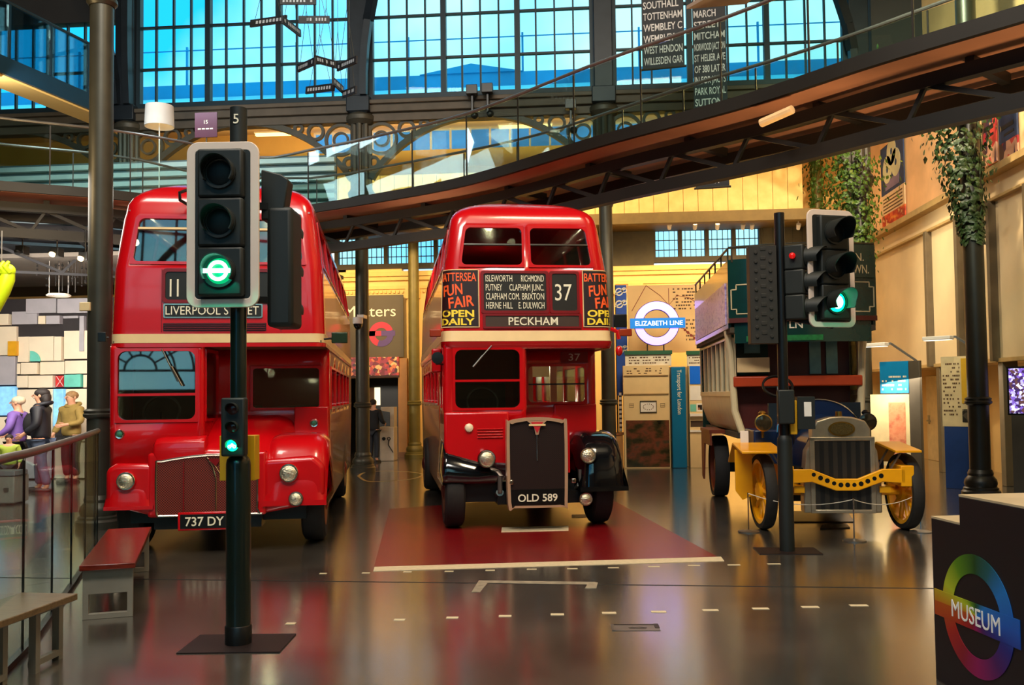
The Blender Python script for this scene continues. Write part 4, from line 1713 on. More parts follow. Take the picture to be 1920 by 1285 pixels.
def old_wheel(name, loc, R, wid, turn, rim):
    q = MB(RUBBER)
    h = wid / 2
    q.lathe([(R * .86, -h), (R * .97, -h), (R, -h * .6), (R, h * .6), (R * .97, h), (R * .86, h)], (0, 0, 0), (1, 0, 0), 36, False)
    o = q.build(name, OM)
    o.location = loc
    o.rotation_euler = (0, 0, turn)
    q = MB(rim)
    q.lathe([(R * .86, -h * .9), (R * .87, h * .9), (R * .78, h * .8), (R * .76, -h * .8), (R * .86, -h * .9)], (0, 0, 0), (1, 0, 0), 36, False)
    for k in range(10):
        a = 2 * PI * k / 10
        q.cyl((0, R * .18 * math.cos(a), R * .18 * math.sin(a)), (0, R * .80 * math.cos(a), R * .80 * math.sin(a)), .035, .028, 8)
    q.lathe([(R * .24, -.07), (R * .24, .07), (R * .14, .10), (R * .13, .15), (.01, .16)], (0, 0, 0), (1, 0, 0), 20, True)
    q.build('spoked_rim', o)
    return o


w1 = old_wheel('wheel', (-.88, 0, .485), .485, .14, rad(5), YEL)
w2 = copy_tree(w1, OM)
w2.location = (.90, 0, .485)
w3 = old_wheel('wheel', (-.93, 4.0, .52), .52, .24, 0, OBRN)
w4 = copy_tree(w3, OM)
w4.location = (.93, 4.0, .52)
# mudguards
for s in (-1, 1):
    q = MB(YEL)
    xa, xb = (-1.20, -.68) if s < 0 else (.68, 1.0)
    q.prism([(xa, -.42, 1.00), (xb, -.42, 1.00), (xb, .42, 1.07), (xa, .42, 1.07)], (0, 0, .03))
    q.prism([(xa, .42, 1.07), (xb, .42, 1.07), (xb, .85, .80), (xa, .85, .80)], (0, 0, .03))
    mg = q.build('front_mudguard', OM, bevel=.006)
    q = MB(STEEL).bar((s * .62, -.25, .72), (s * .80, -.25, 1.0), .03, .02).bar((s * .62, .25, .72), (s * .80, .25, 1.03), .03, .02)
    q.pieces('mudguard_stay', mg)
q = MB(YEL).prism([(-1.21, .12, 1.02), (-.99, .12, 1.02), (-.99, .12, .42), (-1.12, .12, .36), (-1.21, .12, .48)], (0, .03, 0))
q.build('mudguard_valance', OM)
q = MB(OBRN).box(-1.16, -.82, 3.35, 4.7, 1.10, 1.16).prism([(-1.15, 3.35, 1.12), (-1.15, 4.65, 1.12), (-1.15, 4.65, .30), (-1.15, 4.45, .25), (-1.15, 4.2, .9), (-1.15, 3.35, .9)], (.03, 0, 0))
q.build('rear_mudguard', OM)
q = MB(OBRN).box(.82, 1.16, 3.35, 4.7, 1.10, 1.16)
q.build('rear_mudguard', OM)
# drilled front cross-member
q = MB(YEL)
top = [(-.62, .80), (-.34, .80), (-.05, .68), (.22, .68), (.52, .80), (.80, .80)]
bot = [(-.62, .62), (-.34, .64), (-.05, .53), (.22, .53), (.52, .64), (.80, .62)]
yb = -.42
q.prism([(x, yb, z) for x, z in top] + [(x, yb, z) for x, z in bot[::-1]], (0, .06, 0))
q.box(-.72, -.56, yb, .06, .58, .84).box(.74, .9, yb, .06, .58, .84)
cm = q.build('front_cross_member', OM, bevel=.01)
q = MB(BLACK)
for k in range(11):
    x = -.32 + k * .082
    zt = .735 if x < -.3 or x > .5 else (.735 - (.12) * ((x + .34) / .29) if x < -.05 else (.605 if x < .22 else .605 + .12 * (x - .22) / .30))
    q.disc((x, yb - .002, zt - .0), .030 if k % 3 else .026, (0, .004, 0), n=16)
q.build('drilled_hole', cm)
q = MB(YEL).cyl((-.85, 0, .48), (.87, 0, .48), .045, n=10).box(-.55, -.42, -.35, .5, .50, .58).box(.5, .63, -.35, .5, .50, .58)
q.build('front_axle', OM)
# radiator
lo = [(-.42, .24), (.54, .24), (.54, .62), (.50, 1.02), (.42, 1.16), (.42, 1.30), (.36, 1.40), (.2, 1.45), (.06, 1.46), (-.08, 1.45), (-.24, 1.40), (-.30, 1.30), (-.30, 1.16), (-.38, 1.02), (-.42, .62)]
q = MB(SILV).prism([(x, -.30, z) for x, z in lo], (0, .22, 0))
ra = q.build('radiator', OM, bevel=.02, seg=3)
q = MB(pattern('radiator_tubes', ((14, 12, 10), (44, 38, 30)), 18, .5, 'checker', stretch=(1, 1, .02)))
q.box(-.28, .40, -.325, -.28, .28, 1.16)
q.build('radiator_core', ra)
q = MB(SILV)
for x in (-.31, .43):
    q.box(x - .03, x + .03, -.335, -.28, .26, 1.19)
q.box(-.34, .46, -.335, -.28, 1.15, 1.20).box(-.34, .46, -.335, -.28, .24, .285)
q.build('core_surround', ra, bevel=.008)
q = MB(BRASS).prism([(.06 + .165 * math.cos(2 * PI * k / 28), -.325, 1.30 + .095 * math.sin(2 * PI * k / 28)) for k in range(28)], (0, .03, 0))
q.use(mat('dull_brass', (110, 92, 50), .5, .7, .3, 60, bump=.5)).prism([(.06 + .14 * math.cos(2 * PI * k / 28), -.332, 1.30 + .075 * math.sin(2 * PI * k / 28)) for k in range(28)], (0, .03, 0))
q.build('maker_badge', ra)
q = MB(BRASS).cyl((.06, -.19, 1.44), (.06, -.19, 1.52), .045, .04, 14)
q.build('filler_cap', ra)
# bonnet and blue scuttle
rings = []
for y, hw, zt in ((-.08, .40, 1.40), (.75, .52, 1.46)):
    rg = [V((.06 - hw, y, .75))]
    rg += [V((.06 + hw * math.cos(PI - PI * k / 12), y, 1.02 + (zt - 1.02) * math.sin(PI * k / 12))) for k in range(13)]
    rg += [V((.06 + hw, y, .75))]
    rings.append(rg)
MB(OBLUE).loft(rings, True, True).build('bonnet', OM, smooth=40)
rings = []
for y in (.75, 1.0):
    rings.append([V((-.53, y, .8))] + [V((.02 + .56 * math.cos(PI - PI * k / 16), y, 1.22 + .45 * math.sin(PI * k / 16))) for k in range(17)] + [V((.58, y, .8))])
q = MB(OBLUE).loft(rings, True, True)
sc = q.build('scuttle', OM, smooth=40)
q = MB(CHROME).tube([(.02 + .56 * math.cos(PI - PI * k / 16), .745, 1.22 + .45 * math.sin(PI * k / 16)) for k in range(17)], .012, 6)
q.build('scuttle_beading', sc)
# chassis
q = MB(BLACK).box(-.45, -.33, -.2, 5.6, .62, .80).box(.42, .54, -.2, 5.6, .62, .80).box(-.4, .5, .5, 2.2, .30, .70).box(-.8, .8, 3.9, 4.1, .42, .62)
q.build('chassis', OM)
q = MB(OBLUE).box(-.85, -.5, .8, 1.6, .70, 1.25).box(.6, .9, .8, 1.6, .70, 1.0)
q.pieces('running_valance', OM, bevel=.02)
# driver's place
YB = 1.35
q = MB(mat('dash_dark', (16, 30, 40), .4)).box(-.60, .66, 1.0, 1.1, 1.0, 1.62)
q.build('dash_board', OM)
q = MB(BLACK).ring((-.45, 1.12, 1.85), .22, .19, (0, -.03, .02), (1, 0, 0), (0, .7, .7))
q.cyl((-.45, 1.12, 1.85), (-.40, .9, 1.3), .02, n=8).bar((-.65, 1.12, 1.85), (-.25, 1.12, 1.85), .03, .02)
q.build('steering_wheel', OM)
q = MB(MAROON).box(-.85, .85, 2.25, 2.35, 1.2, 2.72)
q.build('front_bulkhead', OM)
q = MB(mat('orange_rail', (190, 66, 24), .4, 0, .1)).box(-.95, .95, 1.9, 2.1, 1.86, 2.02)
q.build('seat_back_rail', OM, bevel=.02)
q = MB(GREEN).box(-.85, -.38, 2.2, 2.26, 2.05, 2.7)
q.use(CREAM).box(-.9, -.42, 1.85, 1.88, 2.08, 2.30)
q.use(mat('window_reflecting', (120, 170, 180), .15, .2, .2)).box(.25, .42, 2.22, 2.26, 2.05, 2.55).box(.5, .67, 2.22, 2.26, 2.05, 2.55).box(-.74, -.5, 2.17, 2.2, 2.38, 2.62)
q.pieces('bulkhead_panel', OM)
# bodywork
BL = 4.6
side = [(1.02, 2.84), (1.02, 2.72), (.98, 2.66), (.97, 2.05), (.97, 1.75), (.95, 1.5), (.87, 1.25), (.78, 1.14)]
for s in (-1, 1):
    q = MB(GREEN)
    pr = [(s * x, 2.0, z) for x, z in side[:4]]
    q.prism(pr + [(s * (x - .05), y, z) for x, y, z in [(abs(a), b, c) for a, b, c in pr[::-1]]], (0, BL, 0)) if 0 else None
    q.box(*sorted((s * .92, s * .98)), 1.95, 6.2, 2.60, 2.84)
    bs = q.build('body_side', OM)
    q = MB(OCREAM)
    ring_o = [V((s * x, 0, z)) for x, z in side[4:]]
    ring_i = [V((s * (x - .04), 0, z)) for x, z in side[4:]][::-1]
    q.prism([V((v.x, 2.0, v.z)) for v in ring_o + ring_i], (0, 4.2, 0))
    q.build('rocker_panel', bs, smooth=45)
    q = MB(OCREAM)
    for k in range(8):
        y = 1.95 + k * .6
        q.box(*sorted((s * .90, s * .975)), y, y + .09, 1.72, 2.62)
    q.box(*sorted((s * .90, s * .985)), 1.95, 6.2, 1.72, 1.80)
    q.build('window_pillars', bs, bevel=.006)
    q = MB(GLASSV)
    for k in range(7):
        y = 1.95 + k * .6
        q.box(*sorted((s * .925, s * .935)), y + .09, y + .6, 1.8, 2.6)
    q.build('pane', bs)
    # upper deck side with its advertisement boards
    q = MB(GREEN).prism([(s * 1.06, 1.55, 2.72), (s * 1.06, 6.2, 2.72), (s * 1.06, 6.2, 3.74), (s * 1.06, 1.55, 3.74)], (-s * .05, 0, 0))
    us = q.build('upper_deck_side', OM, bevel=.01)
    q = MB(pattern('lilac_lit_poster', ((176, 140, 226), (226, 206, 250), (140, 104, 196)), 5, .35, 'noise', stretch=(1, 1, 3)))  # purple light falling on the boards put into the poster colours
    q.box(*sorted((s * 1.06, s * 1.075)), 1.75, 6.0, 2.80, 3.42)
    q.build('poster', us)
    q = MB(IRON)
    q.tube([(s * 1.04, 1.6, 3.92), (s * 1.04, 6.2, 3.92)], .018, 8)
    for k in range(7):
        q.cyl((s * 1.04, 1.6 + k * .75, 3.70), (s * 1.04, 1.6 + k * .75, 3.92), .013, n=8)
    q.build('rail', us)
    # curved cream front pillar
    q = MB(OCREAM)
    q.tube([(s * 1.02, 1.98, 2.72), (s * .97, 1.98, 2.4), (s * .95, 1.98, 1.9), (s * .93, 1.98, 1.5), (s * .84, 1.9, 1.18)], .055, 10)
    q.build('front_pillar', OM)
MB(mat('omnibus_deck', (70, 60, 44), .8)).box(-1.04, 1.04, 1.5, 6.2, 2.66, 2.74).build('upper_deck_floor', OM)
MB(mat('omnibus_deck', (0, 0, 0))).box(-.9, .9, 1.95, 6.2, 1.08, 1.16).build('lower_deck_floor', OM)
MB(GREEN).box(-.95, .95, 6.15, 6.2, 1.1, 3.74).build('rear_panel', OM)
# bowed front of the upper deck


def bow(x, z, d=0.0):
    t = x / 1.06
    return V((x, 1.50 - .22 * (1 - t * t) - d, z))


q = MB(GREEN)
platem(q, bow, -1.06, 1.06, 2.86, 3.74, -.05, 0, 14)
fp = q.build('upper_deck_front', OM)
q = MB(OCREAM)
for xa, xb in ((-1.02, -.42), (-.36, .36), (.42, 1.02)):
    n = .07
    lo = [(xa + n, 2.93), (xb - n, 2.93), (xb - n, 2.93 + n), (xb, 2.93 + n), (xb, 3.36 - n), (xb - n, 3.36 - n), (xb - n, 3.36), (xa + n, 3.36), (xa + n, 3.36 - n), (xa, 3.36 - n), (xa, 2.93 + n), (xa + n, 2.93 + n)]
    pts = []
    for (x0, z0), (x1, z1) in zip(lo, lo[1:] + lo[:1]):
        pts += [bow(x0 + (x1 - x0) * k / 4, z0 + (z1 - z0) * k / 4, .004) for k in range(4)]
    q.tube(pts, .010, 5, True)
q.build('lining', fp)
q = MB(GREEN)
platem(q, lambda x, z, d=0: bow(x, z, d + .015), .55, 1.04, 3.42, 3.90, 0, .03, 6)
db = q.build('destination_board', fp)
q = MB(OCREAM)
M_ = lambda x, z, d=0.0: bow(x, z, d + .045)
textm(q, 'N.', M_, .80, 3.66, .11, .13, 'c', .006, .01)
textm(q, 'WN.', M_, .82, 3.48, .12, .24, 'c', .006, .01)
q.build('lettering', db)
q = MB(MAROON)
platem(q, bow, -1.06, 1.06, 2.80, 2.87, -.04, .03, 14)
q.build('moulding', fp)
q = MB(GREEN)
platem(q, lambda x, z, d=0: bow(x, z, d - .03), -.98, .98, 2.50, 2.80, -.04, 0, 14)
cf = q.build('canopy_fascia', OM)
q = MB(LETTER)
textm(q, 'LN', lambda x, z, d=0: bow(x, z, d - .03), -.13, 2.70, .10, .19, 'c', .008, .012)
q.build('lettering', cf)
q = MB(GREENB)
platem(q, lambda x, z, d=0: bow(x, z, d - .03), -.82, .25, 2.52, 2.60, 0, .01, 10)
q.build('ornament_strip', cf)
q = MB(IRON)
q.tube([bow(-1.04 + 2.08 * k / 12, 3.92) for k in range(13)], .018, 8)
for k in range(5):
    q.cyl(bow(-1.0 + k * .5, 3.70), bow(-1.0 + k * .5, 3.92), .013, n=8)
q.build('front_rail', OM)
for k in range(6):
    for x in (-.55, .55):
        q = MB(OBRN).box(x - .38, x + .38, 2.2 + k * .62, 2.24 + k * .62, 2.95, 3.45).box(x - .38, x + .38, 1.85 + k * .62, 2.2 + k * .62, 2.95, 3.0)
        q.build('garden_seat', OM)
for x, m_ in ((-.76, BRASS), (.62, BLACK)):
    q = MB(m_).lathe([(.06, .12), (.10, .08), (.115, .0), (.12, -.03), (.105, -.035)], (x, .55, 1.36), (0, 1, 0), 22, False)
    q.cyl((x, .6, 1.15), (x, .6, 1.28), .02, n=8).lathe([(.05, .10), (.06, .13), (.03, .16)], (x, .6, 1.36), (0, 0, 1), 16)
    hl = q.build('headlamp', OM)
    MB(mat('dark_lamp_glass', (60, 54, 40), .08, .4, .3, 30)).lathe([(.104, -.03), (.09, -.035), (.01, -.04)], (x, .55, 1.36), (0, 1, 0), 22, True).build('lens', hl)
q = MB(WHITE).box(-1.06, -.95, .62, .63, 1.02, 1.25)
q.build('instruction_card', OM)
q = MB(mat('dark_blue_tank', (16, 20, 28), .4)).box(-.40, -.24, .35, .6, 1.05, 1.50)
q.build('side_box', OM, bevel=.02)

# ------------------------------------------------------------------ traffic signals
SIGB = mat('signal_black', (22, 27, 25), .55, 0, .1)
SIGW = mat('board_white', (226, 206, 190), .45, 0, .03)
LENSD = mat('dark_lens', (8, 9, 9), .6, 0, .2, 30)
GLOW = mat('green_signal_light', (60, 255, 190), .3, 0, 0, emit=(0, 255, 150), es=4.5)
GLOWW = mat('white_green_signal_light', (220, 255, 245), .3, 0, 0, emit=(190, 255, 235), es=3.2)


def hood(q, c, R, L, u, w_, nn, a0=-20, a1=200, n=22, t=.008):
    """a visor: an open half tube with its lip cut back"""
    c, u, w_, nn = V(c), V(u), V(w_), V(nn)
    A, B = [], []
    for k in range(n + 1):
        a = rad(a0 + (a1 - a0) * k / n)
        e = (u * math.cos(a) + w_ * math.sin(a))
        ln = L * (.62 + .38 * max(0, math.sin(a)))
        A.append((c + e * R, c + e * (R * 1.0) + nn * ln))
        B.append((c + e * (R - t), c + e * (R - t) + nn * ln))
    rings = []
    for (a, b), (c2, d2) in zip(A, B):
        rings.append([a, b, d2, c2])
    q.loft(rings, True, True)


def lamp_glow(parent, c, e):  # green point light added ahead of the visor to tint the housing
    l = bpy.data.lights.new('signal_glow_fill', 'POINT')
    l.energy, l.color, l.shadow_soft_size = e, (.0, 1, .55), .03
    o = bpy.data.objects.new('signal_glow_fill', l)
    C.collection.objects.link(o)
    o.parent = parent
    o.location = c


def signal_head(parent, o, yaw, W, H, name='signal_head', lit='bus', hd=.20, R=.105, zc=None, board=True):
    """a three-lamp head: local x to the viewer's right, face looking along -y, origin at the bottom middle"""
    hd_o = thing(name, None, None, o, yaw)
    hd_o.parent = parent
    F_ = front_plane(0)
    if board:
        q = MB(SIGW if board is True else SIGB)
        bw = .062
        framem(q, F_, rr(-W / 2, W / 2, 0, H, .085, 8), rr(-W / 2 + bw, W / 2 - bw, bw, H - bw, .03, 8), -.02, .006)
        q.build('backing_board', hd_o, bevel=.004)
        q = MB(SIGB)
        loopm(q, F_, rr(-W / 2 + .05, W / 2 - .05, .05, H - .05, .02), -.018, .002)
        q.build('board_face', hd_o)
    q = MB(SIGB)
    cw = min(W * .62, .36) / 2
    cz = zc or [H * .80, H * .505, H * .21]
    st = (cz[0] - cz[2]) / 2
    for z in cz:
        q.box(-cw, cw, -.075 if board else -.12, .10, z - st * .497, z + st * .497)
    q.build('housing', hd_o, bevel=.018)
    for i, z in enumerate(cz):
        c = V((0, -.078 if board else -.122, z))
        q = MB(SIGB).ring(c, R + .014, R - .004, (0, -.02, 0), n=32)
        hood(q, c, R + .010, hd, (1, 0, 0), (0, 0, 1), (0, -1, 0), -35, 215)
        q.build('visor', hd_o, smooth=50)
        on = (i == 2 and lit)
        if on:
            lamp_glow(hd_o, c + V((0, -hd - .04, .0)), 3.0)
        q = MB(LENSD if not on else (GLOW if lit != 'bus' else mat('green_glow_ring', (4, 70, 52), .3, 0, 0, emit=(0, 190, 112), es=1.1)))
        q.lathe([(R, .0), (R * .7, -.018), (R * .3, -.026), (.004, -.028)], c + V((0, .01, 0)), (0, 1, 0), 32)
        ln = q.build('lens', hd_o)
        if on and lit == 'plain':
            MB(GLOWW).lathe([(R * .62, -.022), (R * .3, -.034), (.004, -.036)], c + V((0, .01, 0)), (0, 1, 0), 28).build('bright_core', ln)
        if on and lit == 'bus':
            q = MB(GLOWW)
            q.ring(c + V((0, -.026, 0)), .074, .048, (0, -.004, 0), n=40)
            q.box(-.105, .105, c.y - .033, c.y - .027, z - .016, z + .016)
            q.build('roundel_symbol', ln)
    return hd_o


# --- tall signal at the left
b0 = fl(447, 1208)
TS = thing('traffic_signal', 'tall signal post showing a green roundel, in front of the left red bus', 'traffic light', (b0.x, b0.y, 0), YAW, 'traffic signals')
POLE = mat('pole_green_black', (10, 24, 20), .3, 0, .1, coat=.4)
MB(POLE).cyl((0, 0, .0), (0, 0, 3.72), .058, n=24).build('pole', TS)
q = MB(POLE).lathe([(.088, 0), (.088, 1.30), (.082, 1.33), (.06, 1.36)], n=28)
q.use(BLACK).lathe([(.095, 0), (.095, .13), (.088, .14)], n=28)
q.build('pole_sleeve', TS)
q = MB(SIGB).cyl((0, 0, 3.66), (0, 0, 3.92), .062, n=24)
q.use(LETTER)
q.text('5', (0.0, -.064, 3.79), (1, 0, 0), (0, 0, 1), .07, None, 'c')
q.build('pole_cap', TS)
q = MB(mat('base_plate', (28, 14, 12), .5, .3, .2)).box(-.36, .36, -.25, .25, 0, .008)
q.build('base_plate', TS)
# main head: board 0.53 x 1.2
signal_head(TS, (-.075, -.13, 2.43), rad(-1), .525, 1.205, lit='bus', hd=.13)
# second head behind, turned to the right
q = MB(BLACK).bar((0, 0, 2.55), (-.075, -.06, 2.55), .05, .05).bar((0, 0, 3.4), (-.075, -.06, 3.4), .05, .05).bar((0, 0, 2.5), (.28, .12, 2.5), .05, .05).bar((0, 0, 3.2), (.28, .12, 3.2), .05, .05)
q.pieces('bracket', TS)
q = MB(SIGB).box(.19, .385, .05, .38, 2.30, 3.20)
rh = q.build('rear_signal_head', TS, bevel=.035, seg=3)
q = MB(SIGB).prism([(.15, .06, 3.1), (.31, .06, 3.1), (.355, .06, 3.40), (.30, .06, 3.44), (.15, .06, 3.48)], (0, .16, 0))
q.build('rear_visor', rh, bevel=.01)
for z in (2.45, 2.75, 3.05):
    q = MB(SIGB)
    hood(q, (.29, .38, z), .085, .14, (-1, 0, 0), (0, 0, 1), (0, 1, 0))
    q.build('visor', rh)
# cycle signal
cs = thing('cycle_signal', None, None, (0, -.085, 1.36))
cs.parent = TS
q = MB(SIGB).box(-.085, .085, -.06, .04, 0, .42)
q.build('housing', cs, bevel=.014)
for i, z in enumerate((.34, .21, .08)):
    c = V((0, -.062, z))
    q = MB(SIGB)
    hood(q, c, .045, .06, (1, 0, 0), (0, 0, 1), (0, -1, 0), -20, 200, t=.004)
    q.build('visor', cs)
    q = MB(GLOW if i == 2 else mat('red_dark_lens', (70, 24, 22), .2))
    q.lathe([(.042, .0), (.03, -.008), (.003, -.012)], c, (0, 1, 0), 20)
    ln = q.build('lens', cs)
    if i == 2:
        lamp_glow(cs, c + V((0, -.09, 0)), .25)
        q = MB(GLOWW)
        for x in (-.017, .017):
            q.ring(c + V((x, -.012, -.008)), .013, .008, (0, -.003, 0), n=14)
        q.bar(c + V((-.017, -.014, -.008)), c + V((0, -.014, .014)), .005, .004, (0, 1, 0)).bar(c + V((.017, -.014, -.008)), c + V((.004, -.014, .014)), .005, .004, (0, 1, 0)).bar(c + V((0, -.014, -.010)), c + V((.004, -.014, .014)), .005, .004, (0, 1, 0))
        q.build('cycle_symbol', ln)
q = MB(mat('signal_yellow', (214, 160, 16), .45, 0, .08)).box(-.16, .10, .07, .20, 1.17, 1.50)
for k in range(9):
    q.box(-.162, -.155, .075, .195, 1.19 + k * .034, 1.205 + k * .034)
q.build('push_button_box', TS, bevel=.01)

# --- signal at the right
b1 = fl(1476, 1034)
S2 = thing('traffic_signal', 'signal post with a plain green light, standing before the green omnibus', 'traffic light', (b1.x, b1.y, 0), 0, 'traffic signals')
MB(BLACK).cyl((0, 0, 0), (0, 0, 3.80), .057, n=24).build('pole', S2)
MB(SIGB).lathe([(.082, 0), (.082, 1.22), (.076, 1.26), (.058, 1.29)], n=28).build('pole_sleeve', S2)
MB(mat('base_plate', (0, 0, 0))).box(-.34, .34, -.22, .22, 0, .008).build('base_plate', S2)
signal_head(S2, (.55, -.05, 2.49), rad(22), .60, 1.32, lit='plain', hd=.27, R=.125)
signal_head(S2, (.17, -.02, 2.52), rad(60), .40, .95, lit=None, R=.10, board=False, hd=.22, name='side_signal_head')
q = MB(mat('red_signal_glow', (150, 10, 12), .3, 0, 0, emit=(255, 20, 20), es=.5)).ball((.10, -.16, 3.29), .035)
q.build('red_lens', S2)
# the back of a third head, riveted
q = MB(mat('signal_back', (34, 30, 24), .6, 0, .15)).box(-.36, -.06, -.10, .10, 2.32, 3.42)
for k in range(10):
    for x in (-.29, -.13):
        q.disc((x, -.10, 2.40 + k * .105), .020, (0, -.014, 0), n=10)
    q.box(-.24, -.18, -.106, -.10, 2.42 + k * .105, 2.46 + k * .105)
q.build('signal_back', S2, bevel=.015)
q = MB(BLACK).bar((0, 0, 3.35), (.56, -.02, 3.35), .06, .05).bar((0, 0, 2.62), (.56, -.02, 2.50), .06, .05).bar((0, 0, 3.0), (-.2, 0, 3.0), .05, .05)
q.pieces('bracket', S2)
q = MB(mat('signal_yellow', (0, 0, 0))).box(.055, .13, -.08, .08, 1.30, 1.68)
q.build('push_button_box', S2, bevel=.01)
q = MB(SIGB).box(-.09, .09, -.16, -.05, 1.42, 1.80)
q.build('cycle_signal', S2, bevel=.015)
q = MB(SIGB).box(.13, .32, -.10, .06, 1.36, 1.72)
q.use(WHITE).box(.20, .28, -.106, -.10, 1.5, 1.66)
q.build('control_box', S2, bevel=.02)

# ------------------------------------------------------------------ exhibits by the back wall
def card(p0, p1):
    return [min(p0.x, p1.x), max(p0.x, p1.x), min(p0.z, p1.z), max(p0.z, p1.z)]


def panel(name, label, cat, m, px0, py0, px1, py1, y, th=.04, group=None, bevel=.006, onfloor=False):
    a, b = pyy(px0, py0, y), pyy(px1, py1, y)
    root = thing(name, label, cat, ((a.x + b.x) / 2, y, 0 if onfloor else min(a.z, b.z)), 0, group)
    W, H = abs(b.x - a.x), (max(a.z, b.z) if onfloor else abs(a.z - b.z))
    q = MB(m).box(-W / 2, W / 2, 0, th, 0, H)
    q.build('board', root, bevel=bevel)
    return root, W, H


def small_text_lines(q, x0, x1, z0, z1, n, y, fill=.7, seed=1):
    """rows of small print, too fine to read"""
    r_ = random.Random(seed)
    for i in range(n):
        z = z1 - (z1 - z0) * (i + .5) / n
        x = x0
        while x < x1 * 1 - .01:
            w_ = r_.uniform(.02, .07) * (x1 - x0) + .01
            if r_.random() < fill:
                q.box(x, min(x + w_, x1), y - .003, y, z - (z1 - z0) / n * .22, z + (z1 - z0) / n * .22)
            x += w_ + (x1 - x0) * .02


MAPB = mat('map_ground', (238, 196, 130), .6, 0, .06, 1.5)
YEX = 22.6
# wall map behind the roundel
r, W, H = panel('route_map', 'large tan wall map of a railway line behind the glowing roundel', 'map', MAPB, 1176, 536, 1334, 660, 24.2, .05)
zz = -r.location.z
q = MB(IRON).box(-W * .4, -W * .4 + .06, .05, .10, zz, H * .9).box(W * .4 - .06, W * .4, .05, .10, zz, H * .9)
q.pieces('post', r)
q = MB(mat('map_line', (150, 60, 40), .6, 0, 0))
pts = [(-.55, .50), (-.2, .34), (.0, .2), (.2, .34), (.5, .30), (.9, .12)]
P = [V((x * W / 2, -.004, H * (.5 + z))) for x, z in pts]
q.tube(P, .008, 5)
q.tube([V((-.9 * W / 2, -.004, H * .62)), V((-.55 * W / 2, -.004, H)) * 1 + V((0, 0, -.02))], .008, 5)
q.tube([V((.05 * W / 2, -.004, H * .55)), V((.25 * W / 2, -.004, H * .4)), V((.95 * W / 2, -.004, H * .02))], .012, 5)
q.tube([V((.0, -.004, H * .95)), V((.0, -.004, H * .60))], .008, 5)
for k in range(9):
    t = k / 8
    q.disc(V((.3 * W / 2 + .6 * W / 2 * t, -.002, H * (.37 - .33 * t))), .035, (0, -.008, 0), n=12)
q.build('route_lines', r)
q = MB(mat('map_print', (96, 66, 40), .7, 0, 0))
small_text_lines(q, .05 * W, .46 * W, H * .62, H * .96, 7, 0, .6, 3)
small_text_lines(q, .2 * W, .46 * W, H * .1, H * .5, 7, 0, .5, 4)
q.build('station_names', r)
# glowing roundel
c = pyy(1231, 607, YEX)
r = thing('roundel_sign', 'glowing lilac roundel sign with a blue name bar on the map wall', 'sign', (c.x, YEX, c.z))
RR = (pyy(1231, 566, YEX).z - c.z)
LIL = mat('lilac_light', (220, 205, 255), .4, 0, 0, emit=(170, 132, 255), es=1.5)
q = MB(LIL).ring((0, 0, 0), RR, RR * .64, (0, -.08, 0), n=56)
q.build('ring', r, bevel=.006)
q = MB(mat('navy_rim', (40, 30, 90), .4, 0, 0)).ring((0, .01, 0), RR * 1.03, RR * .61, (0, -.06, 0), n=56)
q.build('rim', r)
ba = pyy(1181, 600, YEX).x - c.x
bb = pyy(1284, 600, YEX).x - c.x
BARM = mat('sign_blue', (0, 110, 190), .4, 0, 0, emit=(0, 120, 210), es=.7)
q = MB(BARM).box(ba, bb, -.12, -.02, -.115, .125)
br = q.build('name_bar', r, bevel=.006)
q = MB(mat('lit_white_lettering', (250, 250, 250), .5, 0, 0, emit=(245, 250, 255), es=1.0))
q.text('ELIZABETH LINE', ((ba + bb) / 2 + .03, -.122, -.05), h=.105, w_=(bb - ba) * .86, align='c', bold=.012)
q.build('lettering', br)
zb_ = pyy(1200, 688, YEX).z - c.z
for sx_ in (-.2, .2):
    q = MB(IRON).bar((sx_, -.01, -RR * .86), (sx_, .52, -RR * .86), .03, .03).bar((sx_, .5, -RR * .86), (sx_, .5, zb_ - .01), .03, .03)
    q.build('bracket', r)
# stand with white panels and the glass case
STB = mat('stand_cream', (226, 196, 142), .6, 0, .04)
r, W, H = panel('display_stand', 'cream display stand with a small framed picture and photographs below', 'display stand', STB, 1168, 686, 1258, 882, YEX, .35, onfloor=True)
q = MB(mat('shelf_edge', (150, 118, 70), .6))
for f in (.90, .72):
    q.box(-W / 2 + .02, W / 2 - .02, -.03, 0, H * f - .012, H * f + .012)
q.build('ledge', r)
q = MB(WDARK)
framem(q, front_plane(0), rr(-.16, .24, H * .535, H * .655, .003), rr(-.145, .225, H * .547, H * .643, .003), 0, .02)
fr = q.build('picture_frame', r)
q = MB(WHITE)
platem(q, front_plane(0), -.145, .225, H * .547, H * .643, 0, .008)
q.use(mat('map_print', (0, 0, 0)))
for k in range(14):
    a = 2 * PI * k / 14
    q.disc((.04 + .12 * math.cos(a), -.008, H * .595 + .07 * math.sin(a)), .012, (0, -.004, 0), n=8)
q.build('drawing', fr)
q = MB(mat('map_print', (0, 0, 0)))
for x in (-.36, .38):
    for dz in (0, .04, .08):
        q.box(x - .05, x + .05, -.004, 0, H * .59 + dz, H * .59 + dz + .012)
    q.box(x - .055, x - .05, -.004, 0, H * .59, H * .63).box(x + .05, x + .055, -.004, 0, H * .59, H * .63)
small_text_lines(q, -W * .42, W * .42, H * .91, H * .98, 3, 0, .3, 9)
q.build('caption_print', r)
q = MB(pattern('dark_photograph', ((24, 22, 14), (54, 48, 26), (110, 60, 40), (40, 60, 44)), 2.6, .15, 'noise', stretch=(1, 1, 1.6)))
platem(q, front_plane(0), -W / 2 + .05, W / 2 - .02, .03, H * .465, 0, .012)
q.build('photograph', r)
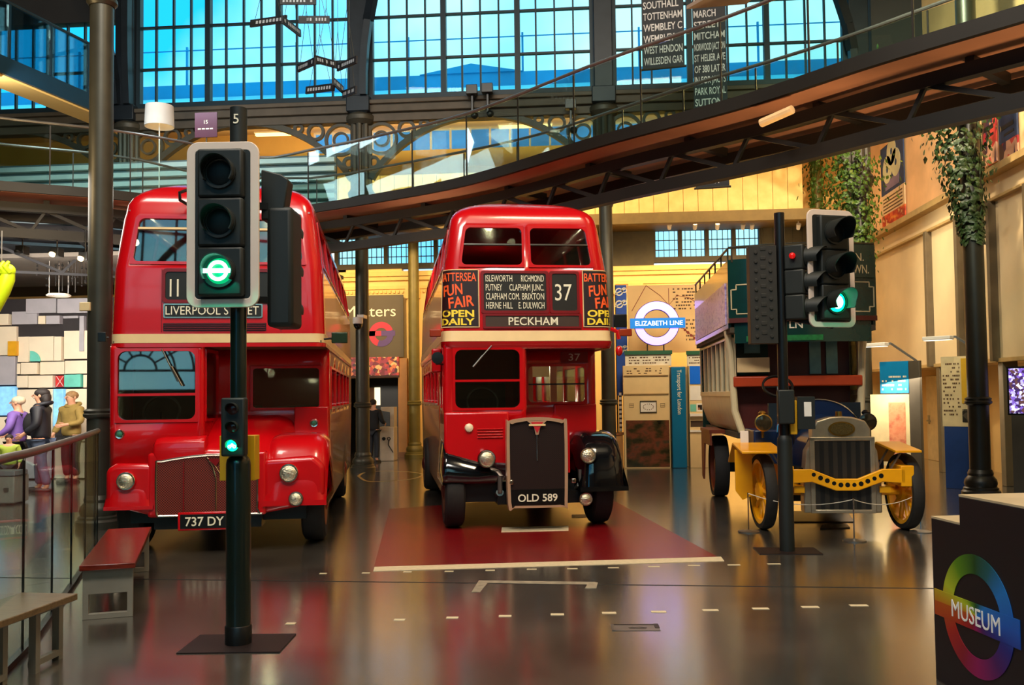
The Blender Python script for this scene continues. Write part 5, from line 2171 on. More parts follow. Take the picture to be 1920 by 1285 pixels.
# blue totem
r, W, H = panel('blue_totem', 'tall blue totem with vertical white lettering beside the cream display stand', 'totem', mat('totem_blue', (0, 104, 150), .35, 0, .06, 1), 1258, 688, 1289, 882, YEX - .08, .30, onfloor=True, bevel=.02)
q = MB(LETTER)
q.text('Transport for London', (-.03, -.003, H * .97), (0, 0, -1), (1, 0, 0), .10, H * .44, 'l', t=.004)
q.build('lettering', r)
# right-hand stand
r, W, H = panel('display_stand', 'cream display stand with a blue header, between the blue totem and the omnibus', 'display stand', STB, 1291, 686, 1345, 882, YEX, .35, onfloor=True)
q = MB(mat('header_blue', (0, 92, 190), .4, 0, .04, emit=(0, 90, 190), es=.25))
platem(q, front_plane(0), -W / 2 + .02, W / 2, H * .82, H * .995, 0, .02)
q.build('header', r)
q = MB(mat('teal_card', (110, 190, 170), .6))
platem(q, front_plane(0), -W / 2 + .02, -W / 2 + .16, H * .55, H * .62, 0, .01)
q.use(WHITE)
platem(q, front_plane(0), -W / 2 + .17, -W / 2 + .36, H * .55, H * .63, 0, .01)
platem(q, front_plane(0), -W / 2 + .02, -W / 2 + .36, H * .66, H * .80, 0, .01)
q.use(pattern('small_photo', ((40, 30, 24), (170, 120, 90), (90, 50, 40)), 9, .3, 'voronoi'))
platem(q, front_plane(0), -W / 2 + .38, W / 2 - .02, H * .69, H * .80, 0, .01)
platem(q, front_plane(0), -W / 2 + .20, -W / 2 + .30, H * .565, H * .615, .01, .014)
q.build('cards', r)
q = MB(WHITE).box(-W / 2, W / 2, -.12, 0, H * .505, H * .53).box(-W / 2, W / 2, -.04, 0, H * .35, H * .37)
q.use(mat('shadow_gap_brown', (70, 50, 34), .8)).box(-W / 2 + .02, W / 2, -.004, 0, H * .40, H * .46)
q.build('ledge', r)
# frieze of green and white signs above the stands
for i, (xa, xb, lab_) in enumerate(((1172, 1259, 'long white frieze board with green strip above the cream stand with photographs'), (1288, 1332, 'short white frieze board with green strip above the blue header stand'))):
    r, W, H = panel('frieze_board', lab_, 'sign board', mat('frieze_white', (226, 214, 190), .6), xa, 664, xb, 686, YEX + .05, .06, 'frieze boards over the stands')
    q = MB(mat('strip_green', (24, 86, 52), .5)).box(-W / 2 - .02, W / 2 + .02, -.05, 0, H - .02, H + .07)
    q.build('green_strip', r)
    q = MB(mat('map_print', (0, 0, 0)))
    small_text_lines(q, -W * .42, W * .45, .04, H - .06, 3, 0, .75, 12 + i)
    q.build('print', r)
r = tag(MB(STB).box(pyy(1160, 0, YEX).x, pyy(1345, 0, YEX).x, YEX + .4, YEX + .7, 0, pyy(1200, 688, YEX).z).build('stand_backing', bevel=.01), 'cream backing wall standing behind the two display stands and the blue totem', 'partition')
# blue roundel banner on the column
r, W, H = panel('blue_banner', 'narrow royal blue banner with white emblems right of the centre bus', 'banner', mat('banner_blue', (24, 74, 168), .6, 0, .06), 1154, 535, 1178, 742, 23.4, .03)
q = MB(LETTER)
for i, z in enumerate((H - .17, H - .48, H - 1.62)):
    q.ring((-.05, -.002, z), .10, .07, (0, -.006, 0), n=20)
    q.ring((.08, -.002, z + .04), .07, .045, (0, -.006, 0), n=16)
    q.bar((-.16, -.004, z - .06), (.12, -.004, z + .08), .03, .008, (0, 1, 0))
q.pieces('emblem', r)
MB(IRON).cyl((-W / 2, .02, -r.location.z), (-W / 2, .02, H), .02, n=8).build('pole', r)
r, W, H = panel('tile_board', 'narrow dark board of small white tiles below the blue banner', 'board', mat('tile_dark', (60, 34, 20), .6), 1160, 735, 1167, 810, 22.9, .03)
q = MB(WHITE)
for k in range(9):
    q.box(-W * .4, W * .4, -.01, 0, H * (k + .2) / 9, H * (k + .8) / 9)
q.build('tiles', r)
r, W, H = panel('low_cabinet', 'low tan cabinet half hidden by the black wing of the centre bus', 'cabinet', mat('tan_cabinet', (206, 150, 84), .6), 1148, 812, 1169, 878, 22.8, .3, onfloor=True)
MB(mat('tan_cabinet_edge', (160, 104, 52), .6)).box(-W / 2 - .02, W / 2 + .02, -.03, .3, H - .05, H).build('top', r)
# 'Matters' banner and mosaic over the passage
r, W, H = panel('printed_banner', 'grey-brown banner reading Matters with a red and blue ring emblem', 'banner', mat('banner_taupe', (96, 84, 64), .7, 0, .06, 1), 600, 556, 757, 670, YF - .22, .04)
q = MB(LETTER)
a0 = pyy(646, 594, YF - .22).x - r.location.x
a1 = pyy(742, 594, YF - .22).x - r.location.x
zz = pyy(690, 594, YF - .22).z - r.location.z
q.text('Matters', (a0, -.003, zz), h=.32, w_=a1 - a0, align='l', t=.006)
q.build('lettering', r)
cc = pyy(715, 627, YF - .22)
cx, cz = cc.x - r.location.x, cc.z - r.location.z
q = MB(mat('emblem_red', (198, 50, 70), .6, 0, .05)).ring((cx, -.004, cz), .37, .19, (0, -.008, 0), a0=20, a1=250, n=30)
q.box(cx - .42, cx + .1, -.012, -.004, cz - .05, cz + .10)
q.use(mat('emblem_violet', (92, 66, 120), .6, 0, .05)).ring((cx, -.004, cz), .37, .19, (0, -.009, 0), a0=-110, a1=20, n=24)
q.box(cx + .0, cx + .42, -.0135, -.004, cz - .05, cz + .10)
q.build('ring_emblem', r)
MOS = pattern('red_mosaic', ((120, 20, 26), (200, 60, 40), (230, 190, 120), (160, 40, 60), (60, 20, 20), (220, 120, 60)), 11, .4, 'voronoi')
r, W, H = panel('mosaic_strip', 'strip of red and gold mosaic over the dark doorway', 'mosaic', MOS, 640, 671, 748, 704, YF - .3, .08)
MB(mat('mosaic_lintel', (60, 30, 20), .6)).box(-W / 2, W / 2, -.02, .08, -.06, 0).build('lintel', r)
r, W, H = panel('timber_jamb', 'tan timber jamb on the right side of the dark doorway', 'door frame', mat('tan_timber', (176, 120, 56), .5, 0, .12, 3), 746, 672, 764, 858, YF - .25, .2, onfloor=True)
MB(mat('tan_timber_dark', (120, 76, 34), .5)).box(-W / 2 - .01, W / 2 + .01, -.02, .2, 0, .15).build('plinth', r)
# kiosk beside the passage
kp = pd(729, 858, 26.2)
r = thing('phone_kiosk', 'pale upright kiosk with a handset cord beside the dark doorway', 'kiosk', (kp.x, kp.y, 0))
KM = mat('kiosk_grey', (186, 172, 150), .5)
q = MB(KM).box(-.20, .20, -.25, .25, 0, .95)
q.build('body', r, bevel=.02)
q = MB(KM).prism([(.08, -.2, .95), (.20, -.2, .95), (.20, -.2, 1.50), (-.18, -.2, 1.50), (-.18, -.2, 1.40), (.08, -.2, 1.35)], (0, .4, 0))
q.build('side_screen', r, bevel=.01)
q = MB(BLACK).disc((-.08, -.25, .62), .05, (0, -.02, 0)).ring((.06, -.25, .62), .05, .03, (0, -.02, 0), n=18)
q.tube([(.06, -.27, .57), (.05, -.28, .45), (.12, -.28, .34), (.18, -.27, .24)], .015, 6)
q.build('handset', r)
# warm glow of the room beyond the passage
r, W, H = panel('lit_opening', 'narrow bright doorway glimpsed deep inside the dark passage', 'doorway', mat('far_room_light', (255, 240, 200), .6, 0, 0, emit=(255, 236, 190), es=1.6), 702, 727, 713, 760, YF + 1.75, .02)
MB(mat('tan_timber', (0, 0, 0))).box(-W / 2 - .16, -W / 2, -.02, .02, -.9, H).build('curtain', r)

# CCTV dome on the arcade column
c = pd(671, 606, 21.95)
r = thing('security_camera', 'white dome security camera on the column left of the centre bus', 'camera', (c.x, c.y, c.z))
q = MB(WHITE).lathe([(.10, .14), (.12, .12), (.12, .0), (.11, -.02)], n=20).box(-.02, .14, .0, .34, .12, .20)
q.build('housing', r)
MB(mat('smoked_dome', (14, 14, 16), .1)).lathe([(.11, -.02), (.10, -.08), (.06, -.14), (.01, -.16)], n=20, caps=True).build('dome', r)

# track with spot lamps under the olive beam
t0, t1 = pyy(1236, 414, 26.2), pyy(1438, 413, 26.2)
r = thing('lighting_track', 'long white lighting track below the boarded gallery front', 'lighting track', (t0.x, 26.2, t0.z))
MB(WHITE).box(0, t1.x - t0.x, -.03, .03, -.05, .05).build('rail', r)
q = MB(WHITE)
for f in (.05, .5, .95):
    q.cyl(((t1.x - t0.x) * f, 0, .05), ((t1.x - t0.x) * f, 0, 1.0), .01, n=6)
q.build('suspension_wire', r)
LAMPE = mat('lamp_light', (255, 220, 160), .4, 0, 0, emit=(255, 214, 140), es=9)
for i, px_ in enumerate((1255, 1303, 1345, 1393, 1410, 1497)):
    c = pyy(px_, 424, 26.15)
    r = thing('spot_lamp', ('small spot lamp on the white lighting track, %s of five from the left' % ('first', 'second', 'third', 'fourth', 'fifth')[i]) if i < 5 else 'small spot lamp on its own rod right of the lighting track, beside the signal', 'spot lamp', (c.x, 26.15, c.z), 0, 'spot lamps on the lighting track')
    q = MB(WHITE).cyl((0, 0, .0), (0, 0, .16), .012, n=6).lathe([(.05, .1), (.06, .0), (.065, -.06)], (0, -.02, 0), (0, .5, -.6), 14)
    if i == 5:
        q.cyl((0, 0, .1), (0, 0, 6.43 - c.z), .012, n=6)
    q.build('body', r)
    MB(LAMPE).ball((0, -.05, .03) if i in (1, 2) else (0, .0, -.03), .055 if i in (1, 2) else .02).build('bulb', r)

# ------------------------------------------------------------------ right wall
def wall_panel(name, label, cat, m, px0, px1, z0, z1, x, th=.05, group=None):
    a, b = pxx(px0, 700, x), pxx(px1, 700, x)
    root = thing(name, label, cat, (x, (a.y + b.y) / 2, z0), 0, group)
    L = abs(a.y - b.y)
    MB(m).box(-th, 0, -L / 2, L / 2, 0, z1 - z0).build('board', root, bevel=.006)
    return root, L, z1 - z0


# poster banners high on the wall
PB1 = pattern('poster_red', ((150, 30, 40), (200, 150, 120), (60, 30, 60), (190, 60, 50), (80, 50, 40)), 5, .6, 'voronoi', stretch=(1, 1, .6))
PB2 = pattern('poster_blue', ((26, 40, 70), (40, 60, 96), (24, 34, 60)), 2, .6, 'noise')
PB3 = pattern('poster_gold', ((220, 150, 60), (200, 80, 40), (150, 36, 30), (230, 190, 120)), 3, .6, 'noise', stretch=(1, 1, 2))
PB4 = mat('poster_cream', (210, 180, 140), .6, 0, .1)


def vposter(px0, px1, py0, py1, x, label, fill):
    a, b = pxx(px0, py0, x), pxx(px1, py1, x)
    z0, z1 = sorted((pxx((px0 + px1) / 2, py0, x).z, pxx((px0 + px1) / 2, py1, x).z))
    root = thing('wall_poster', label, 'poster', (x, (a.y + b.y) / 2, z0), 0, 'posters high on the right wall')
    L, H = abs(a.y - b.y), z1 - z0
    fill(root, L, H)
    return root


def fill_train(root, L, H):
    MB(PB2).box(-.03, 0, -L / 2, L / 2, H * .42, H).build('dark_sheet', root)
    q = MB(mat('poster_pale', (196, 190, 150), .6))
    for z, y in ((.88, 0), (.72, -.18), (.70, .2)):
        q.ring((-.031, y * L, H * z), L * .20, L * .05, (-.006, 0, 0), (0, 1, 0), (0, 0, 1), n=18)
    q.use(mat('poster_mauve', (120, 104, 130), .6)).box(-.036, -.03, -L * .3, L * .3, H * .46, H * .58)
    q.build('printed_shapes', root)
    q = MB(PB4).box(-.03, 0, -L / 2, L / 2, H * .18, H * .42)
    q.use(mat('map_print', (0, 0, 0)))
    for k in range(5):
        q.box(-.035, -.03, -L * .42, L * .42, H * (.20 + .04 * k), H * (.215 + .04 * k))
    q.build('text_sheet', root)
    MB(PB3).box(-.03, 0, -L / 2, L / 2, 0, H * .18).build('lower_sheet', root)


vposter(1652, 1700, 262, 425, XR + .15, 'tall collage poster with dark blue rings, right of the ivy on the corner column', fill_train)


def fill_plain(m1, m2):
    def f(root, L, H):
        MB(m1).box(-.03, 0, -L / 2, L / 2, H * .35, H).build('upper_sheet', root)
        MB(m2).box(-.03, 0, -L / 2, L / 2, 0, H * .35).build('lower_sheet', root)
        q = MB(mat('poster_white', (220, 210, 196), .6))
        q.box(-.036, -.03, -L * .35, L * .35, H * .55, H * .62).box(-.036, -.03, -L * .35, L * .2, H * .44, H * .48)
        q.build('printed_shapes', root)
    return f


vposter(1548, 1570, 280, 340, XR + .15, 'small red and white poster in the far corner beside the ivy', fill_plain(PB1, mat('poster_white', (0, 0, 0))))
vposter(1572, 1612, 275, 400, XR + .15, 'orange and red poster just left of the ivy on the corner column', fill_plain(PB3, PB3))
vposter(1842, 1872, 190, 310, XR + .15, 'poster of red columns of print right of the nearest ivy', fill_plain(PB1, PB1))
vposter(1873, 1912, 185, 305, XR + .15, 'red, white and dark collage poster at the right edge of the photo', fill_plain(PB2, PB1))
# faint orange wash painting on the brick
tag(MB(mat('mural_orange', (214, 104, 50), .8, 0, .3, 2)).box(XR + .13, XR + .17, pxx(1740, 280, XR).y, pxx(1712, 280, XR).y, 8.1, 9.6).build('wall_painting', bevel=.01), 'faded orange painted patch on the wall between the two ivy columns', 'mural')
# leaning picture stands
def info_stand(px0, px1, pt, pb, d, label, yaw, draw):
    a, b = fl(px0, pb), fl(px1, pb)
    c = (a + b) / 2
    zt = pd((px0 + px1) / 2, pt, (c - V((0, 0, 0))).dot(V((-math.sin(YAW), math.cos(YAW), 0)))).z
    r = thing('information_board', label, 'information board', (c.x, c.y, 0), yaw, 'lamp-lit information boards')
    draw(r, zt)
    return r


SGREY = mat('stand_grey', (74, 66, 54), .5)


def board_lamp(r, x0, z):
    q = MB(STEEL).bar((x0 + .35, 0, z), (x0 - .1, -.1, z + .35), .05, .04).bar((x0 - .1, -.1, z + .35), (x0 - .22, -.16, z + .34), .05, .04)
    lm = q.build('lamp_arm', r)
    q = MB(WHITE).box(x0 - .62, x0 - .12, -.30, -.12, z + .30, z + .37)
    q.build('lamp_head', lm, bevel=.012)
    q = MB(mat('strip_light', (255, 244, 220), .5, 0, 0, emit=(255, 240, 210), es=2.0)).box(x0 - .60, x0 - .14, -.28, -.14, z + .292, z + .299)
    q.build('light_strip', lm)


def draw_a(r, zt):
    MB(SGREY).box(.30, .52, -.03, .06, 0, zt).build('post', r, bevel=.008)
    q = MB(mat('cyan_header', (0, 130, 190), .4, 0, .05)).box(-.28, .30, -.04, 0, zt - .62, zt)
    q.use(LETTER)
    small_text_lines(q, -.24, .26, zt - .58, zt - .26, 4, -.041, .7, 5)
    q.build('header', r)
    q = MB(mat('board_cream', (228, 206, 158), .6)).box(-.50, .30, -.035, .01, .32, zt - .64)
    q.use(pattern('pink_drawing', ((214, 120, 86), (226, 150, 110), (190, 96, 70)), 7, .6, 'noise')).box(-.12, .22, -.04, -.03, .48, zt - .80)
    q.build('poster', r)
    board_lamp(r, .10, zt)


info_stand(1652, 1714, 678, 905, 18, 'information board with a cyan header and pink drawing, behind the omnibus front wheel', rad(-46), draw_a)


def draw_b(r, zt):
    MB(mat('stand_blue', (30, 66, 130), .45)).box(-.34, .36, -.03, .08, .0, 1.12).build('lower_panel', r, bevel=.008)
    q = MB(mat('board_cream', (0, 0, 0))).box(-.36, .38, -.035, .03, 1.12, zt)
    q.use(mat('poster_yellow', (226, 176, 40), .6)).box(.0, .36, -.045, -.03, zt - .85, zt - .04)
    q.use(pattern('grey_photo', ((40, 36, 30), (150, 136, 110), (90, 80, 64)), 8, .5, 'voronoi')).box(.0, .36, -.045, -.03, 1.2, zt - .95)
    q.use(mat('map_print', (0, 0, 0)))
    small_text_lines(q, -.33, -.03, 1.3, zt - .1, 14, -.036, .5, 8)
    q.build('poster', r)
    board_lamp(r, .05, zt)


info_stand(1790, 1832, 668, 918, 17.4, 'information board with yellow and photo posters over a blue panel, beside the right column', rad(-44), draw_b)
# door at the back of the recess
a, b = pxx(1742, 800, 8.68), pxx(1772, 800, 8.68)
d1 = struct(thing('door_1', None, None, (8.68, (a.y + b.y) / 2, 0)))
L = abs(a.y - b.y)
MB(mat('door_cream', (214, 190, 140), .5)).box(-.05, .0, -L / 2, L / 2, 0, 2.15).build('leaf', d1, bevel=.01)
q = MB(STEEL).cyl((-.05, L * .36, 1.0), (-.11, L * .36, 1.0), .02, n=8).bar((-.11, L * .36, 1.0), (-.11, L * .12, 1.0), .02, .02).box(-.06, -.05, L * .30, L * .42, .92, 1.14)
q.build('door_handle', d1)
# screen wall at the right edge
a = pd(1912, 760, 15.2)
r = thing('video_screen', 'bright screen of small pictures at the right edge of the photo', 'screen', (a.x + .28, a.y, 0), rad(-40))
MB(BLACK).box(-.45, .45, 0, .06, 1.35, 2.15).build('case', r)
q = MB(pattern('picture_wall', ((230, 225, 255), (120, 90, 190), (60, 40, 90), (180, 170, 230), (90, 60, 60)), 24, .3, 'voronoi', emit=1.2)).box(-.42, .42, -.006, 0, 1.38, 2.12)
q.build('display', r)
MB(SGREY).box(-.4, .4, .0, .06, 0, 1.35).build('stand', r)
r = thing('folding_board', 'dark folding notice board on the floor at the right edge', 'notice board', (a.x + .02, a.y - 1.6, 0), rad(-30))
q = MB(BLACK).prism([(-.3, -.18, 0), (.3, -.18, 0), (.3, .0, .85), (-.3, .0, .85)], (0, .03, 0)).prism([(-.3, .2, 0), (.3, .2, 0), (.3, .03, .85), (-.3, .03, .85)], (0, .03, 0))
q.build('leaf', r)
MB(WHITE).box(-.06, .02, -.16, -.13, .26, .36).build('card', r)

# museum desk in the front right corner
e0 = pd(1755, 1276, 5.8)
DESK = thing('reception_desk', 'black stepped desk with a rainbow roundel reading MUSEUM, front right corner', 'desk', (e0.x, e0.y, 0), YAW + math.atan2(-1, .09))
DB = mat('desk_black', (16, 17, 20), .45, 0, .08)
q = MB(DB).prism([(0, 0, 0), (1.9, 0, 0), (1.9, 0, 1.15), (.31, 0, 1.15), (.31, 0, .985), (0, 0, .985)], (0, .7, 0))
q.build('carcass', DESK, bevel=.004)
q = MB(mat('desk_top', (196, 176, 140), .35)).box(0, .31, .0, .7, .985, .997).box(.31, 1.9, .0, .7, 1.15, 1.162)
q.build('worktop', DESK)


def rainbow():
    m = bpy.data.materials.new('rainbow_print')
    m.use_nodes = True
    n = m.node_tree
    b = n.nodes['Principled BSDF']
    b.inputs['Roughness'].default_value = .4
    t = n.nodes.new('ShaderNodeTexCoord')
    mp = n.nodes.new('ShaderNodeMapping')
    mp.inputs['Location'].default_value = (-.455, -.49, 0)
    mp.inputs['Rotation'].default_value = (rad(-90), 0, 0)
    g = n.nodes.new('ShaderNodeTexGradient')
    g.gradient_type = 'RADIAL'
    r = n.nodes.new('ShaderNodeValToRGB')
    el = r.color_ramp.elements
    cols = [(0, (190, 84, 16)), (.08, (176, 36, 24)), (.17, (140, 20, 40)), (.25, (150, 16, 90)), (.36, (74, 20, 96)), (.44, (30, 40, 130)), (.5, (20, 90, 190)), (.6, (20, 120, 200)), (.68, (10, 90, 96)), (.75, (20, 74, 26)), (.85, (90, 140, 20)), (.94, (190, 200, 40)), (1, (200, 130, 20))]
    while len(el) < len(cols):
        el.new(.5)
    for i, (p_, c_) in enumerate(cols):
        el[i].position = p_
    for i, (p_, c_) in enumerate(cols):
        el[i].color = (*lin(c_), 1)
    n.links.new(t.outputs['Object'], mp.inputs['Vector'])
    n.links.new(mp.outputs[0], g.inputs['Vector'])
    n.links.new(g.outputs['Fac'], r.inputs['Fac'])
    n.links.new(r.outputs['Color'], b.inputs['Base Color'])
    n.links.new(r.outputs['Color'], b.inputs['Emission Color'])
    b.inputs['Emission Strength'].default_value = 0
    return m


RB = rainbow()
q = MB(RB).ring((.455, -.001, .49), .345, .235, (0, -.003, 0), n=64)
q.prism([(.02, -.001, .405), (.85, -.001, .405), (.85, -.001, .56), (.02, -.001, .56)], (0, -.004, 0))
rd = q.build('roundel_print', DESK)
q = MB(LETW)
q.text('MUSEUM', (.21, -.0055, .435), h=.098, w_=.47, align='l', t=.002)
q.build('lettering', rd)
MB(mat('paper_yellow', (236, 220, 150), .6)).box(.20, .30, .25, .50, .997, 1.0).build('leaflet', DESK)

# ------------------------------------------------------------------ left corner: display wall, people, benches
YD = 20.3
r = thing('display_wall', 'white wall of rectangular blocks with teal, red and yellow patches, far left', 'display wall', (0, YD, 0))
DW = mat('block_cream', (238, 224, 200), .6, 0, .03)
DG = mat('block_grey', (176, 174, 184), .6, 0, .05)
DT = mat('block_teal', (110, 206, 190), .5)
DR = mat('block_red', (206, 50, 52), .5)
DY = mat('block_yellow', (226, 166, 30), .5)
DS = mat('block_screen', (140, 200, 240), .3, 0, .3, 6, emit=(120, 190, 240), es=.6)
blocks = [(-60, 613, 32, 667, DW), (-60, 668, 31, 723, DG), (-60, 725, 31, 780, DS), (33, 631, 56, 680, DW), (56, 631, 103, 678, DW), (104, 631, 119, 678, DW), (120, 620, 230, 673, DW),
          (33, 681, 41, 703, DW), (42, 680, 74, 703, DW), (75, 678, 122, 703, DW), (123, 676, 230, 701, DW), (123, 702, 155, 727, DT), (156, 702, 230, 727, DW), (33, 704, 55, 728, DW), (56, 704, 103, 728, DW), (104, 704, 121, 727, DR),
          (33, 730, 101, 828, DW), (103, 729, 122, 800, DS), (123, 729, 230, 828, DW), (-60, 782, 31, 860, DW), (33, 830, 101, 900, DG), (103, 830, 230, 900, DW), (50, 560, 108, 588, DG), (110, 560, 168, 588, DG), (22, 584, 71, 609, DG), (73, 592, 88, 609, DW), (89, 592, 116, 609, DG), (118, 592, 148, 598, DG), (150, 592, 160, 660, DG), (-60, 590, 20, 611, DW)]
q = MB(mat('wall_seam', (44, 40, 44), .7))
a, b = pyy(-80, 560, YD), pyy(240, 905, YD)
q.box(a.x, b.x, .06, .16, 0, pyy(60, 560, YD).z)
q.build('backing', r)
for i, (x0, y0, x1, y1, m_) in enumerate(blocks):
    a, b = pyy(x0, y0, YD), pyy(x1, y1, YD)
    q = MB(m_).box(a.x + .012, b.x - .012, -.02 - .03 * (i % 3), .07, max(b.z, .02) + .012, a.z - .012)
    q.build('wall_block', r, bevel=.006)
a, b = pyy(15, 640, YD - .1), pyy(31, 667, YD - .1)
MB(DY).box(a.x, b.x, -.11, -.02, b.z, a.z).build('yellow_patch', r)
a = pyy(57, 678, YD - .1)
MB(DT).prism([(a.x, -.12, a.z)] + [(a.x + .24 * math.cos(PI / 2 * k / 10), -.12, a.z + .24 * math.sin(PI / 2 * k / 10)) for k in range(11)], (0, .03, 0)).build('quarter_circle', r)
a = pyy(104, 727, YD - .1)
q = MB(mat('block_white_line', (240, 200, 200), .5)).bar((a.x + .02, -.10, a.z + .02), (a.x + .19, -.10, a.z + .26), .012, .01, (0, 1, 0)).bar((a.x + .19, -.10, a.z + .02), (a.x + .02, -.10, a.z + .26), .012, .01, (0, 1, 0))
q.build('crossed_lines', r)
# grey ceiling over the corner
struct(MB(mat('corner_ceiling', (112, 104, 96), .8, 0, .1, 1)).box(-20, -5.9, 17.5, 22, 4.62, 4.70).build('ceiling_corner'))

# hanging strands over the display
c = pd(110, 556, 19)
r = thing('hanging_strands', 'cluster of beaded strands hanging over a white ring above the block wall', 'hanging ornament', (c.x, c.y, c.z))
rn = random.Random(3)
for k in range(16):
    x, y = rn.uniform(-.45, .55), rn.uniform(-.3, .3)
    q = MB(mat('strand_dark', (30, 28, 28), .5)).cyl((x, y, rn.uniform(.05, .5)), (x, y, 4.62 - c.z), .006, n=5)
    for j in range(5):
        q.ball((x, y, rn.uniform(.2, .9)), rn.uniform(.012, .03), n=6, m=4)
    q.build('strand', r)
q = MB(WHITE).lathe([(.22, 0), (.24, .02), (.20, .05), (.17, .03)], n=28, caps=False)
for k in range(3):
    a = 2 * PI * k / 3
    q.cyl((.2 * math.cos(a), .2 * math.sin(a), .03), (.2 * math.cos(a), .2 * math.sin(a), 4.62 - c.z), .004, n=5)
q.build('ring', r)
# lime sculpture
c = pd(4, 560, 15.5)
r = thing('lime_sculpture', 'lime green rounded figure arm high at the left edge', 'sculpture', (c.x, c.y, c.z))
LIME = mat('lime_green', (176, 206, 20), .4, 0, .06)
q = MB(LIME).tube([(-.28, 0, -.35), (-.12, 0, -.10), (.02, 0, .12), (.10, -.02, .32), (.12, 0, .48)], [.13, .12, .11, .12, .09], 14)
q.ball((.10, -.02, .46), .13, .12, .12)
for k in range(3):
    q.tube([(.02 + .08 * k, -.08, .42), (-.02 + .08 * k, -.15, .52), (.0 + .09 * k, -.10, .60)], [.04, .042, .03], 8)
q.tube([(-.28, 0, -.35), (-.34, 0, .6)], .12, 14)
q.build('figure_arm', r, smooth=60)
MB(STEEL).cyl((-.05, .05, .3), (-.05, .05, 4.64 - c.z), .008, n=6).build('hanging_wire', r)
# ceiling spots in the corner
for i, (px_, py_, lit, nm) in enumerate(((42, 478, 0, 'dark spotlight nearest the left edge under the dark truss'), (107, 482, 1, 'lit spotlight under the dark truss above the hanging strands'), (160, 490, 1, 'lit spotlight half hidden behind the left column'))):
    c = pd(px_, py_, 17.2)
    r = thing('spotlight', nm, 'spotlight', (c.x, c.y, c.z), 0, 'spotlights under the mezzanine')
    q = MB(BLACK).box(-.08, .08, -.1, .1, .0, .16).cyl((0, 0, .16), (0, 0, 4.95 - c.z), .015, n=6)
    q.build('body', r, bevel=.01)
    MB(LAMPE if lit else LENSD).lathe([(.06, 0), (.05, -.03), (.01, -.04)], (-.03, -.1, .04), (0, 1, -.3) if 0 else (0, .6, .8), 14).build('lens', r)

# ---- people
SKIN = mat('skin', (206, 152, 122), .55, 0, .05)


def grow(name, parent, chains, m, sub=2, roots=(0,)):
    """a surface grown around chains of (point, radius x, radius y); chains share points by equal position"""
    vs, rs, es, key = [], [], [], {}
    rootset = set()
    for ch in chains:
        prev = None
        first = True
        for p_, ra, rb in ch:
            k = tuple(round(c_, 4) for c_ in p_)
            if k not in key:
                key[k] = len(vs)
                vs.append(p_)
                rs.append((ra, rb))
            i = key[k]
            if prev is not None and prev != i:
                es.append((prev, i))
            prev = i
    me = bpy.data.meshes.new(name)
    me.from_pydata(vs, es, [])
    me.materials.append(m)
    o = bpy.data.objects.new(name, me)
    C.collection.objects.link(o)
    o.parent = parent
    sk = o.modifiers.new('skin', 'SKIN')
    sk.use_smooth_shade = True
    if not me.skin_vertices:
        me.attributes  # the layer is made with the modifier
    lay = me.skin_vertices[0].data
    # one root for every island
    adj = {i: [] for i in range(len(vs))}
    for a, b in es:
        adj[a].append(b)
        adj[b].append(a)
    seen = set()
    for i in range(len(vs)):
        lay[i].radius = rs[i]
        lay[i].use_root = False
        if i not in seen:
            lay[i].use_root = True
            st = [i]
            while st:
                j = st.pop()
                if j not in seen:
                    seen.add(j)
                    st += adj[j]
    sb = o.modifiers.new('smooth', 'SUBSURF')
    sb.levels = sub
    sb.render_levels = sub
    return o


def fingers(wrist, dirv, palm_n, side):
    """palm and five bent fingers as chains; dirv points along the hand"""
    w_, d, n_ = V(wrist), V(dirv).normalized(), V(palm_n).normalized()
    s_ = d.cross(n_).normalized()
    out = []
    pc = w_ + d * .085
    for k, L in enumerate((.066, .078, .072, .056)):
        b = pc + s_ * (-.027 + .018 * k)
        out.append([(tuple(b - d * .03), .009, .009), (tuple(b), .0095, .0095), (tuple(b + d * L * .5 + n_ * .006), .0085, .0085), (tuple(b + d * L * .85 + n_ * .025), .007, .007)])
    b = w_ + d * .03 + s_ * (-.03) * 1
    out.append([(tuple(b), .011, .011), (tuple(b + d * .03 - s_ * .02), .0105, .0105), (tuple(b + d * .06 - s_ * .026 + n_ * .012), .008, .008)])
    palm = [(tuple(w_), .026, .02), (tuple(w_ + d * .05), .036, .016), (tuple(pc), .034, .014)]
    return palm, out


